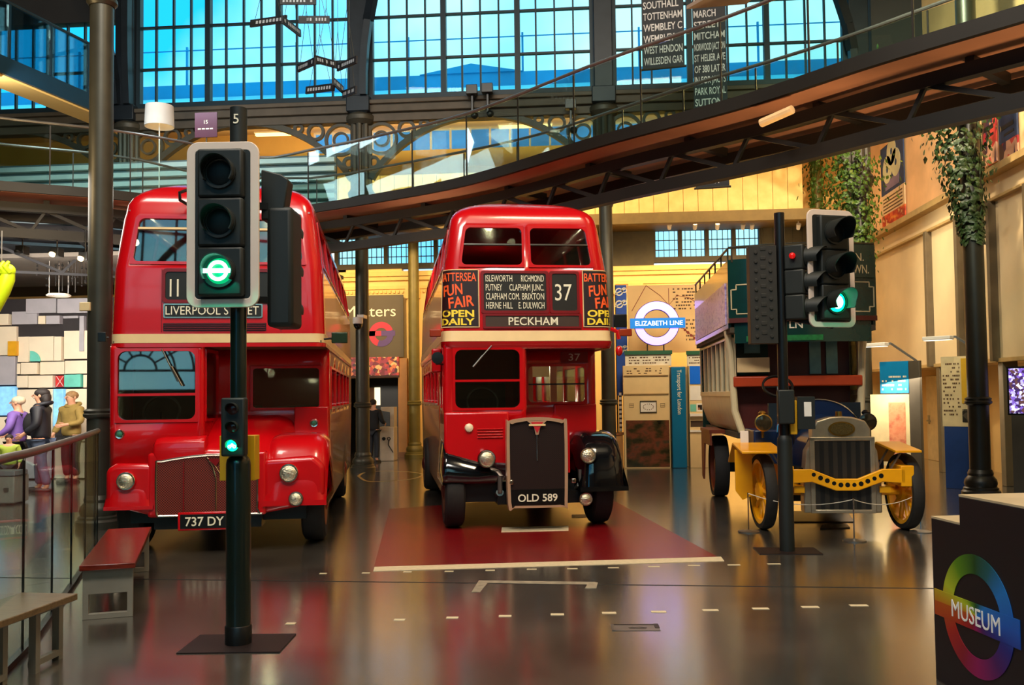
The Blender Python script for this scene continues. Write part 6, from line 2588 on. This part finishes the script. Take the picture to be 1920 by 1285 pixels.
def person(label, loc, yaw, scale, jacket, trousers, hair, arms, hood=None, hair_len=.0, bag=None, skinm=None, legs=((-.10, 0), (.10, 0)), wide=1.18):
    """local -y is the way the person faces; arms = ((elbow, wrist) right-of-viewer frame, ...) offsets"""
    root = thing('person', label, 'person', loc, yaw)
    root.scale = (scale * wide, scale * wide, scale)
    sm_ = skinm or SKIN
    spine = [((0, 0, .95), .15, .11), ((0, 0, 1.10), .13, .10), ((0, -.01, 1.30), .16, .11), ((0, 0, 1.43), .11, .09), ((0, .005, 1.49), .055, .055), ((0, -.015, 1.56), .062, .066), ((0, -.02, 1.63), .078, .094), ((0, -.012, 1.70), .066, .08), ((0, -.01, 1.735), .035, .04)]
    ch = [spine]
    hands = []
    sh = []
    for (s, (el, wr)) in zip((-1, 1), arms):
        arm = [spine[3], ((s * .17, 0, 1.42), .06, .06), (el, .042, .042), (wr, .028, .028)]
        palm, fg = fingers(wr, V(wr) - V(el), V((-s, -.3, 0)), s)
        ch.append(arm)
        ch.append([(wr, .028, .028)] + palm[1:])
        hands += fg
        sh.append((el, wr))
    for (lx, ly), s in zip(legs, (-1, 1)):
        ch.append([spine[0], ((s * .085, 0, .86), .09, .09), ((lx, ly * .6 - .02, .48), .056, .058), ((lx, ly + .02, .10), .036, .038), ((lx, ly - .07, .05), .028, .024)])
    grow('body', root, ch + hands, sm_)
    # jacket
    jc = [[((0, 0, .86), .185, .14), ((0, 0, 1.0), .185, .14), ((0, 0, 1.15), .175, .135), ((0, -.005, 1.32), .19, .135), ((0, .0, 1.44), .125, .10), ((0, .005, 1.49), .075, .075)]]
    for s, (el, wr) in zip((-1, 1), sh):
        mid = tuple(V(el) * .08 + V(wr) * .92)
        jc.append([((0, .0, 1.44), .125, .10), ((s * .18, 0, 1.41), .08, .08), (el, .066, .066), (mid, .05, .05)])
    j = grow('jacket', root, jc, jacket)
    tc = []
    for (lx, ly), s in zip(legs, (-1, 1)):
        tc.append([((0, 0, .92), .155, .12), ((s * .085, 0, .84), .105, .105), ((lx, ly * .6 - .02, .48), .075, .078), ((lx, ly + .02, .12), .066, .07)])
    grow('trousers', root, tc, trousers)
    for (lx, ly) in legs:
        q = MB(mat('shoe_dark', (34, 30, 30), .6))
        q.ball((lx, ly - .06, .045), .05, .14, .045, 12, 8)
        q.box(lx - .045, lx + .045, ly - .17, ly + .06, 0, .025)
        q.build('shoe', root, smooth=60)
    q = MB(hair)
    q.ball((0, .012, 1.675), .092, .108, .088, 16, 10)
    if hair_len:
        q.ball((0, .05, 1.60), .09, .085, .12, 14, 8)
        q.ball((.03, .075, 1.55), .07, .06, .12, 12, 8)
    q.build('hair', root, smooth=60)
    q = MB(sm_)
    q.tube([(0, -.105, 1.655), (0, -.128, 1.625), (0, -.108, 1.612)], [.010, .014, .008], 8)
    for s in (-1, 1):
        q.ball((s * .082, .0, 1.63), .012, .02, .03, 8, 6)
    q.use(mat('eye_dark', (30, 22, 20), .3))
    for s in (-1, 1):
        q.ball((s * .03, -.102, 1.645), .010, .006, .007, 8, 6)
    q.use(mat('lip', (160, 84, 76), .5)).ball((0, -.100, 1.59), .022, .007, .006, 8, 6)
    q.build('face', root, smooth=60)
    if hood:
        q = MB(jacket)
        q.tube([(.11 * math.cos(a), .03 + .10 * math.sin(a), 1.49 + .03 * math.sin(a)) for a in [2 * PI * k / 14 for k in range(14)]], .035, 8, True)
        q.build('hood', root, smooth=60)
    return root


DENIM = mat('denim', (70, 84, 110), .8, 0, .15, 12)
DNAVY = mat('dark_jacket', (18, 20, 30), .6, 0, .2, 6, bump=.3)
PURP = mat('purple_jacket', (124, 92, 176), .7, 0, .12, 6, bump=.2)
KHAK = mat('khaki_jacket', (146, 122, 62), .8, 0, .15, 8, bump=.2)
HDARK = mat('dark_hair', (28, 20, 18), .7, 0, .3, 30)
HGREY = mat('grey_hair', (196, 176, 150), .7, 0, .2, 30)
BLACKC = mat('black_cloth', (20, 20, 24), .85, 0, .2)
pp = fl(76, 924)
P1 = person('person in a dark puffer jacket and jeans, dark tied-back hair, turned left', (pp.x, pp.y, 0), rad(-75), 1.15, DNAVY, DENIM, HDARK,
            (((-.25, .0, 1.15), (-.24, -.14, .95)), ((.25, .02, 1.15), (.23, -.16, 1.0))), hood=True, hair_len=1, legs=((-.10, -.06), (.10, .10)))
pp = fl(32, 918)
P2 = person('person with short grey hair in a purple jacket with a dark rucksack, facing left', (pp.x, pp.y, 0), rad(-80), 1.07, PURP, BLACKC, HGREY,
            (((-.26, -.02, 1.16), (-.22, -.22, 1.05)), ((.26, -.02, 1.16), (.22, -.20, 1.02))), legs=((-.10, 0), (.10, .05)))
q = MB(BLACKC).ball((0, .20, 1.22), .15, .11, .22, 14, 10)
q.tube([(-.12, .12, 1.40), (-.13, -.0, 1.45), (-.13, -.13, 1.3), (-.13, -.05, 1.1)], .02, 6).tube([(.12, .12, 1.40), (.13, -.0, 1.45), (.13, -.13, 1.3), (.13, -.05, 1.1)], .02, 6)
bg_ = q.build('rucksack', None, smooth=60)
bg_.location = P2.location
bg_.rotation_euler = P2.rotation_euler
bg_.scale = P2.scale
tag(bg_, 'dark rucksack on the back of the person in purple', 'rucksack')
pp = fl(133, 905)
P3 = person('person in a khaki jacket looking towards the viewer, beside the left column', (pp.x, pp.y, 0), rad(-20), 1.13, KHAK, BLACKC, mat('fair_hair', (150, 116, 76), .7, 0, .2, 30),
            (((-.27, .02, 1.15), (-.30, -.10, .93)), ((.25, -.02, 1.16), (.14, -.22, 1.12))), hood=True)
pp = fl(16, 932)
P4 = person('small child with curly dark hair in front of the person in purple', (pp.x, pp.y, 0), rad(20), .66, mat('lime_top', (150, 170, 60), .8, 0, .1), BLACKC, HDARK,
            (((-.25, .02, 1.15), (-.24, -.06, .92)), ((.25, .02, 1.15), (.24, -.06, .92))))
pp = fl(702, 858)
pp = pd(705, 850, 25.8)
P5 = person('person in dark clothes standing at the kiosk, back to the hall', (pp.x, pp.y, 0), rad(165), .98, BLACKC, mat('dark_denim', (30, 34, 42), .8), HDARK,
            (((-.25, -.02, 1.15), (-.22, -.24, 1.08)), ((.25, .02, 1.15), (.24, -.06, .92))), wide=1.0)
P5.location.y -= .4
P5.location.x += .03

# dark grey case beside the people
c = fl(2, 948)
r = thing('flight_case', 'grey metal case standing on the floor at the left edge, before the people', 'case', (c.x, c.y, 0), rad(5))
GCASE = mat('case_grey', (132, 128, 122), .5, 0, .15)
MB(GCASE).box(-.4, .22, 0, .5, .03, .50).build('body', r, bevel=.02)
MB(mat('case_dark', (74, 74, 78), .5)).prism([(-.42, -.02, .50), (.24, -.02, .50), (.20, .04, .58), (-.38, .04, .58)], (0, .45, 0)).build('lid', r, bevel=.01)
q = MB(STEEL).box(.05, .13, -.02, 0, .24, .30)
q.build('latch', r)

# ---- curved glass balustrade in the left foreground
BZ = 1.40
bp_ = [fl(x, y, BZ) for x, y in ((-120, 905), (-60, 882), (0, 862), (60, 848), (120, 830), (160, 817), (184, 808))]
bp_ = resample(smooth_path(bp_, 10), .12)
r = thing('glass_balustrade', 'curved frameless glass balustrade with a steel handrail, left foreground', 'balustrade', (0, 0, 0))
MB(HR).tube(bp_, .032, 10).build('handrail', r, smooth=60)
k_ = 10
segs = [bp_[i:i + k_ + 1] for i in range(0, len(bp_) - 1, k_)]
for sg in segs:
    q = MB(GLASSB)
    rings = []
    for i, p_ in enumerate(sg):
        t = (sg[min(i + 1, len(sg) - 1)] - sg[max(i - 1, 0)]).normalized()
        nn = V((-t.y, t.x, 0)) * .007
        rings.append([V((p_.x, p_.y, .03)) - nn, V((p_.x, p_.y, .03)) + nn, V((p_.x, p_.y, BZ - .03)) + nn, V((p_.x, p_.y, BZ - .03)) - nn])
    q.loft(rings, True, True)
    g_ = q.build('glass_panel', r, smooth=60)
    e = sg[-1]
    MB(BLACK).cyl((e.x, e.y, .02), (e.x, e.y, BZ - .03), .009, n=8).build('seam_strip', g_)
q = MB(BLACK)
sweep(q, at_z(bp_, .02), .05, .04)
q.build('floor_channel', r)

# ---- benches
WOOD = pattern('bench_wood', ((86, 24, 16), (112, 38, 24), (74, 20, 14)), 4, .22, 'noise', stretch=(1, 6, 6))
LEGG = mat('bench_leg_grey', (126, 120, 108), .5, 0, .1)
f0, f1 = fl(202, 1160), fl(243, 994, .43)
dirb = (V((f1.x, f1.y, 0)) - V((f0.x, f0.y, 0)))
byaw = math.atan2(-dirb.x, dirb.y)
r = thing('bench', 'wooden bench with grey end frames beside the left signal post', 'bench', (f0.x, f0.y, 0), byaw, 'wooden benches')
Lb = min(dirb.length, 2.1)
MB(WOOD).box(-.21, .21, -.05, Lb + .1, .40, .445).build('seat', r, bevel=.006)
for y in (0, Lb):
    q = MB(LEGG)
    lo, li = rr(-.19, .19, 0, .40, .002), rr(-.145, .145, .045, .20, .002)
    framem(q, front_plane(0), lo, li, -.05, 0)
    q.build('end_frame', r, bevel=.004).location = (0, y, 0)
q = MB(LEGG).box(-.15, .15, .02, .04, .20, .40)
q.build('end_panel', r)
MB(LEGG).box(-.02, .02, .05, Lb - .05, .34, .40).build('stretcher', r)
g0, g1 = fl(150, 1113, .45), fl(-80, 1196, .45)
WOOD2 = pattern('pale_bench_wood', ((98, 78, 54), (116, 94, 66), (84, 66, 46)), 4, .3, 'noise', stretch=(1, 6, 6))
r = thing('bench', 'pale curved bench in the near left corner before the glass balustrade', 'bench', (g0.x, g0.y, 0), 0, 'wooden benches')
d = (g1 - g0)
d.z = 0
pth = [V((0, 0, .43)), d * .35 + V((.0, -.05, .43)), d * .7 + V((0, -.05, .43)), d * 1.1 + V((0, 0, .43))]
pth = smooth_path(pth, 6)
q = MB(WOOD2)
pth2 = [p_ + V((-.22, .0, 0)) for p_ in pth]
sweep(q, pth2, .42, .045)
q.build('seat', r, bevel=.006)
for t in (.13, .62, 1.0):
    c = d * t + V((-.12, -.18, 0))
    q = MB(LEGG)
    for s in (.02, .34):
        q.box(c.x - .03 - .1 * s, c.x + .02 - .1 * s, c.y + s - .02, c.y + s + .03, 0, .41)
    q.box(c.x - .05, c.x - .01, c.y + .02, c.y + .36, .36, .41).box(c.x - .05, c.x - .01, c.y + .02, c.y + .36, .03, .07)
    q.build('leg_frame', r)

# ------------------------------------------------------------------ floor markings and small floor things
def floor_poly(px, z, m, name, parent=None):
    pts = [fl(x, y, 0) for x, y in px]
    return MB(m).prism([(p_.x, p_.y, .0005) for p_ in pts], (0, 0, z)).build(name, parent)


MATR = mat('red_floor_paint', (120, 14, 20), .24, 0, .12, 3, spec=.7)
TAPE = mat('white_tape', (214, 196, 160), .5, 0, .1, 20)
fl_l, fl_r = (700, 1069), (1355, 1050)
toward = lambda p_, y: (p_[0] + (787 - p_[0]) * (p_[1] - y) / (p_[1] - 742), y)
o = floor_poly([fl_l, fl_r, toward(fl_r, 925), toward(fl_l, 955)], .002, MATR, 'floor_patch')
tag(o, 'dark red painted floor patch under the centre bus', 'floor patch')
tag(floor_poly([(700, 1072), (1358, 1053), (1352, 1045), (702, 1064)], .004, TAPE, 'floor_stripe'), 'long cream stripe along the front edge of the red floor patch', 'floor stripe')
tag(floor_poly([(940, 999), (1066, 996), (1066, 987), (941, 990)], .006, TAPE, 'floor_stripe'), 'short white strip on the red floor patch before the number plate', 'floor stripe')
tag(floor_poly([(1072, 972), (1106, 971), (1105, 965), (1072, 966)], .006, TAPE, 'floor_stripe'), 'tiny white strip under the centre bus beside its right front wheel', 'floor stripe')
lp_ = smooth_path([fl(x, y, 0) for x, y in ((672, 893), (690, 903), (735, 902), (775, 898), (792, 889), (745, 884), (690, 885), (672, 893))], 5)
q = MB(mat('faded_line', (190, 160, 90), .4, 0, .2))
sweep(q, [V((v.x, v.y, .0015)) for v in lp_], .06, .002)
tag(q.build('floor_ring'), 'faded yellow outline on the floor by the column between the buses', 'floor marking')
ORD = ('first', 'second', 'third', 'fourth', 'fifth', 'sixth', 'seventh', 'eighth', 'ninth', 'tenth', 'eleventh', 'twelfth')
row1 = [(606, 1076), (686, 1075), (764, 1073), (842, 1072), (919, 1070), (997, 1068), (1073, 1067), (1150, 1065), (1226, 1063), (1301, 1061), (1376, 1060), (1451, 1058)]
row2 = [(545, 1170), (749, 1163), (848, 1159), (947, 1156), (1045, 1153), (1142, 1150), (1235, 1148), (1332, 1145), (1426, 1142), (1519, 1139), (1610, 1136)]
mark0 = None
for rw, nm, hw, hh in ((row1, 'far', 10, 2.2), (row2, 'near', 13, 3.2)):
    for i, (x, y) in enumerate(rw):
        a, b = fl(x - hw, y + hh), fl(x + hw, y - hh)
        c = (a + b) / 2
        q = MB(TAPE).box(-(b.x - a.x) / 2, (b.x - a.x) / 2, -.022 if rw is row1 else -.03, .022 if rw is row1 else .03, .0005, .003)
        o = q.build('floor_marker')
        o.location = (c.x, c.y, 0)
        o.rotation_euler = (0, 0, rad(3))
        tag(o, 'small white floor marker, %s from the left in the %s dotted row' % (ORD[i], nm), 'floor marker', 'white markers of the %s dotted row' % nm)
o = floor_poly([(884, 1111), (900, 1111), (914, 1094), (1116, 1097), (1117, 1092), (898, 1089)], .002, mat('worn_tape', (150, 138, 118), .5, 0, .3, 12), 'tape_outline')
tag(o, 'worn pale tape line with a corner on the floor before the red patch', 'floor tape')
o = floor_poly([(1097, 1104), (1118, 1104), (1121, 1093), (1103, 1093)], .003, mat('worn_tape', (0, 0, 0)), 'tape_corner')
tag(o, 'small piece of worn tape at the right end of the pale tape line', 'floor tape')
a, b = fl(1147, 1187), fl(1233, 1168)
r = thing('floor_socket', 'recessed floor socket box with a metal rim on the open floor', 'floor socket', ((a.x + b.x) / 2, (a.y + b.y) / 2, 0), rad(3))
L, D = abs(b.x - a.x) / 2, .10
q = MB(mat('floor_lid', (110, 104, 100), .3, .3, .1)).box(-L, L, -D, D, .0005, .003)
q.build('lid', r)
q = MB(BLACK).box(-L * .9, L, D * .7, D * .9, .003, .005).box(L * .82, L * 1.02, -D * .3, D, .003, .006)
q.ring((L * .1, -D * .2, .003), .05, .035, (0, 0, .002), (1.4, 0, 0), (0, .5, 0), n=18)
q.use(STEEL).box(-L * 1.0, -L * .86, -D, D * .8, .003, .006)
q.build('rim', r)
r = tag(floor_poly([(1478, 980), (1602, 980), (1590, 962), (1484, 960)], .012, mat('tray_metal', (54, 46, 36), .3, .5, .2), 'drip_tray'), 'large flat drip tray on the floor under the omnibus radiator', 'drip tray')
r = tag(floor_poly([(1538, 993), (1594, 991), (1588, 984), (1544, 985)], .012, mat('tray_metal', (0, 0, 0)), 'drip_tray'), 'small flat drip tray on the floor before the large one', 'drip tray')
# low barrier posts before the omnibus
bps = []
for px_, py_, nm in ((1404, 998), (1602, 1015), (1727, 998)) and ((1404, 998, 'low steel barrier post beside the omnibus left front wheel'), (1602, 1015, 'low steel barrier post before the omnibus radiator'), (1727, 998, 'low steel barrier post right of the omnibus right front wheel')):
    c = fl(px_, py_)
    r = thing('barrier_post', nm, 'barrier post', (c.x, c.y, 0), 0, 'low barrier posts round the omnibus')
    MB(STEEL).lathe([(.135, 0), (.135, .012), (.04, .02), (.012, .03)], n=24).build('base', r)
    MB(CHROME).cyl((0, 0, .02), (0, 0, .50), .009, n=8).build('post', r)
    bps.append(V((c.x, c.y, .49)))
q = MB(mat('rope_pale', (220, 210, 190), .7))
for a, b in zip(bps, bps[1:]):
    q.tube([a + (b - a) * (k / 10) - V((0, 0, .10 * 4 * (k / 10) * (1 - k / 10))) for k in range(11)], .005, 6)
tag(q.build('rope_barrier'), 'thin pale cord strung between the low barrier posts', 'rope')

# ------------------------------------------------------------------ things hanging in the hall
BANB = mat('banner_black', (30, 34, 42), .7, 0, .1)
BLET = mat('banner_lettering', (206, 204, 204), .7, 0, 0)


def name_banner(label, pl, pr_, y_bot, ztop, d, yaw, lines, hgap):
    a, b = pd(pl, y_bot, d), pd(pr_, y_bot, d)
    W = (b - a).length / math.cos(yaw)
    r = thing('name_banner', label, 'banner', ((a.x + b.x) / 2, (a.y + b.y) / 2, a.z), YAW + yaw, 'hanging place-name banners')
    H = ztop - a.z
    MB(BANB).box(-W / 2, W / 2, 0, .012, 0, H).build('cloth', r)
    MB(IRON).cyl((-W / 2 - .03, .006, 0), (W / 2 + .03, .006, 0), .022, n=8).build('bottom_rod', r)
    MB(IRON).cyl((-W / 2, .006, H), (W / 2, .006, H), .02, n=8).cyl((0, .006, H), (0, .006, 13.95 - a.z), .006, n=6).build('top_rod', r)
    q = MB(BLET)
    z = .08
    for t in lines:
        h = hgap * .62
        q.text(t, (-W * .46, -.002, z), h=h, w_=min(W * .92, len(t) * h * .62), t=.003, bold=.01)
        z += hgap
    q.build('lettering', r)


name_banner('black hanging banner of white place names, bottom line WILLESDEN GAR', 1206, 1282, 128, 10.2, 17.3, rad(-14),
            ['WILLESDEN GAR', 'WEST HENDON', 'WEMBLEY', 'WEMBLEY C', 'TOTTENHAM', 'SOUTHALL', 'HOLLIES GREEN', 'KENSBURY STATION', 'ACTON', 'EALING'], .215)
name_banner('longer black banner of place names, its tail hanging below the footbridge', 1306, 1366, 352, 10.2, 17.6, rad(-14),
            ['BEACH', 'GREEN', 'ROAD', 'TOOTING', 'MORDEN', 'PURLEY', 'PENGE', 'SUTTON', 'PARK ROYAL', 'IN FOR JACTS', 'OF 380 LATER', 'ST HELIER AVE', 'NORWOOD JACTION', 'MITCHAM', 'STREET', 'MARCH', 'ROW', 'EAST', 'LEE'], .215)
# angled panel at the top edge
a = pd(1352, 20, 12.6)
r = thing('tilted_sign', 'tilted brown sign board hanging at the top edge above the bridge handrail', 'sign', (a.x, a.y, a.z), rad(0))
q = MB(mat('panel_brown', (150, 128, 112), .6, 0, .08)).prism([(-.48, -.1, .0), (-.25, -.5, -.02), (.52, -.3, .14), (.40, .3, .2)], (0, 0, .05))
q.build('board', r)
MB(IRON).cyl((0, 0, .1), (0, 0, 13.95 - a.z), .012, n=6).build('hanger', r)

# suspended sign bars
bars = [((470, 33), (537, 47)), ((529, 56), (563, 44)), ((560, 37), (618, 37)), ((525, 2), (593, 2)), ((559, 112), (591, 132)), ((590, 121), (633, 112)), ((633, 115), (669, 124)), ((574, 162), (627, 171)), ((624, 168), (643, 153)), ((643, 162), (668, 184))]
nms = ['upper group, sloping down to the right at its left end', 'upper group, short one rising in the middle', 'upper group, level one at its right end', 'upper group, level one at the top edge', 'middle group, sloping down at its left end', 'middle group, rising bar in the middle', 'middle group, at its right end by the iron pier', 'lowest group, long lettered bar at its left end', 'lowest group, short steep bar in the middle', 'lowest group, at its right end by the iron pier']
SBAR = mat('sign_bar_dark', (26, 28, 34), .6)
for i, ((x0, y0), (x1, y1)) in enumerate(bars):
    dd = 15.0
    sl = max(-.35, min(.35, (y1 - y0) / (x1 - x0)))
    a, b = pd(x0, (y0 + y1) / 2, dd), pd(x1, (y0 + y1) / 2, dd + sl * -2.2)
    b = pd(x1, (y0 + y1) / 2, dd - sl * 1.2)
    a = pd(x0, (y0 + y1) / 2, dd + sl * 1.2)
    a.z = pd(x0, y0, dd).z
    b.z = pd(x1, y1, dd).z
    c = (a + b) / 2
    r = thing('hanging_sign', 'dark hanging sign bar, ' + nms[i], 'hanging sign', tuple(c), 0, 'dark sign bars on wires')
    q = MB(SBAR).bar(a - c, b - c, .03, .12)
    q.build('board', r)
    q = MB(mat('print_pale', (170, 180, 190), .6))
    dv = (b - a)
    rn = random.Random(i)
    nrm = V((dv.y, -dv.x, 0)).normalized() * .018
    for k in range(9):
        if rn.random() < .8:
            p0 = a - c + dv * (.08 + .095 * k) + nrm
            q.bar(p0, p0 + dv * .055, .004, .05)
    q.build('print', r)
    q = MB(IRON)
    q.cyl(a - c + dv * .1, V((0, 0, .9)), .004, n=5).cyl(b - c - dv * .1, V((0, 0, .9)), .004, n=5).cyl((0, 0, .9), (0, 0, 13.98 - c.z), .004, n=5)
    q.build('wire', r)

# drum lamp on the mezzanine
c = pd(299, 220, 20.6)
r = thing('drum_lamp', 'standing lamp with a large white drum shade on the mezzanine', 'lamp', (c.x, c.y, 5.2))
zb, zt = pd(299, 238, 20.6).z - 5.2, pd(299, 199, 20.6).z - 5.2
q = MB(mat('lamp_shade', (220, 210, 200), .7, 0, .04)).lathe([(.32, zb), (.30, zt), (.29, zt), (.31, zb)], n=32, caps=False)
q.build('lamp_shade', r)
MB(WHITE).cyl((0, 0, .02), (0, 0, zt), .014, n=8).lathe([(.18, 0), (.18, .02), (.02, .04)], n=20).build('stem', r)
MB(LAMPE).ball((0, 0, zb + .16), .07).build('bulb', r)
# small plum sign on the mezzanine rail
a, b = pd(365, 258, 17.9), pd(408, 211, 17.9)
r = thing('plum_sign', 'small plum-coloured square sign numbered 15 on the rail left of the signal', 'sign', ((a.x + b.x) / 2, (a.y + b.y) / 2, DECKZ))
W = (b.x - a.x) / 2
q = MB(mat('plum', (72, 16, 46), .5, 0, .05)).box(-W, W, -.012, .012, a.z - DECKZ, b.z - DECKZ)
q.build('board', r)
q = MB(LETTER)
q.text('15', (0, -.014, (a.z + b.z) / 2 - DECKZ + .02), h=.07, align='c')
for k in range(4):
    q.box(-.16 + k * .08, -.10 + k * .08, -.015, -.012, (a.z + b.z) / 2 - DECKZ - .09, (a.z + b.z) / 2 - DECKZ - .065)
q.build('lettering', r)
MB(IRON).cyl((0, .02, .0), (0, .02, b.z - DECKZ - .05), .015, n=8).build('post', r)

# floodlights along the window beam
for i, (px_, py_, nm) in enumerate(((885, 178, 'left of a pair on the window beam above the centre bus'), (914, 175, 'right of a pair on the window beam above the centre bus'), (1070, 205, 'single one left of the pier behind the centre bus'))):
    c = pyy(px_, py_, 21.5)
    r = thing('floodlight', 'small dark floodlight, ' + nm, 'floodlight', (c.x, 21.5, c.z), 0, 'floodlights on the window beam')
    q = MB(BLACK).box(-.13, .13, -.1, .1, .0, .22)
    q.box(-.03, .03, .0, .2, -.5, .0).ball((.06, -.02, -.5), .09)
    q.build('body', r, bevel=.01)
# strip lamps of the aisle
for i, (px_, py_, w_, nm) in enumerate(((520, 252, .6, 'left of the pier between the buses'), (985, 237, .7, 'between the two piers, above the centre bus'), (1262, 235, .5, 'right of the pier behind the centre bus'))):
    c = pyy(px_, py_, 24.6)
    r = thing('strip_lamp', 'glowing strip lamp under the aisle roof, ' + nm, 'strip lamp', (c.x, 24.6, c.z), 0, 'strip lamps under the aisle roof')
    MB(mat('warm_strip', (255, 230, 150), .5, 0, 0, emit=(255, 226, 130), es=3)).box(-w_, w_, -.06, .06, -.03, .03).build('tube', r)
    q = MB(WHITE).box(-w_ - .03, w_ + .03, -.08, .08, .03, .07).cyl((0, 0, .07), (0, 0, 9.1 - c.z), .012, n=6)
    q.build('housing', r)

# ------------------------------------------------------------------ ivy
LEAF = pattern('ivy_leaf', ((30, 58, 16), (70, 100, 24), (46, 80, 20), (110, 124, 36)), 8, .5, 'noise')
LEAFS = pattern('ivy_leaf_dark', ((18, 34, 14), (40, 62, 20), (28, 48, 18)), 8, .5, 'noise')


def ivy(name, label, base, z0, z1, r0, bulge, n, m, seed, sway=(0, 0), parent=None):
    rn = random.Random(seed)
    q = MB(m)
    for _ in range(n):
        t = rn.random()
        z = z0 + (z1 - z0) * t
        a = rn.uniform(0, 2 * PI)
        R = r0 + .02 + bulge * (t ** 1.3) * abs(rn.gauss(0, .55))
        c = V((R * math.cos(a) + sway[0] * t * rn.random(), R * math.sin(a) + sway[1] * t * rn.random(), z))
        s = rn.uniform(.035, .07)
        nn = V((math.cos(a), math.sin(a), rn.uniform(-.3, .7))).normalized()
        u = nn.orthogonal().normalized()
        ang = rn.uniform(0, 2 * PI)
        v_ = nn.cross(u)
        u, v_ = u * math.cos(ang) + v_ * math.sin(ang), v_ * math.cos(ang) - u * math.sin(ang)
        q.add([c - v_ * s, c + u * s * .8 - v_ * s * .2, c + u * s * .45 + v_ * s * .5, c + v_ * s * 1.1, c - u * s * .45 + v_ * s * .5, c - u * s * .8 - v_ * s * .2, c + nn * s * .2], [(0, 1, 6), (1, 2, 6), (2, 3, 6), (3, 4, 6), (4, 5, 6), (5, 0, 6)])
    for k in range(5):
        a0 = rn.uniform(0, 6)
        q.tube([((r0 + .012) * math.cos(a0 + t * .35), (r0 + .012) * math.sin(a0 + t * .35), z0 + (z1 - z0) * t / 12) for t in range(13)], .012, 5)
    o = q.build(name, None, smooth=0)
    o.location = base
    tag(o, label, 'ivy', None, 'stuff')
    return o


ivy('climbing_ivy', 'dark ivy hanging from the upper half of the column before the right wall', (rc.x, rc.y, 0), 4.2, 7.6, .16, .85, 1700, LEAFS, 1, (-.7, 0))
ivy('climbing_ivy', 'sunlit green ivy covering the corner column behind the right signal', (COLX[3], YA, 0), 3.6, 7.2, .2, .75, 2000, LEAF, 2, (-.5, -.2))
ivy('climbing_ivy', 'thin ivy on the slender column in the far right corner', (fc2.location.x, fc2.location.y, 0), 5.2, 8.4, .13, .3, 600, LEAF, 3)
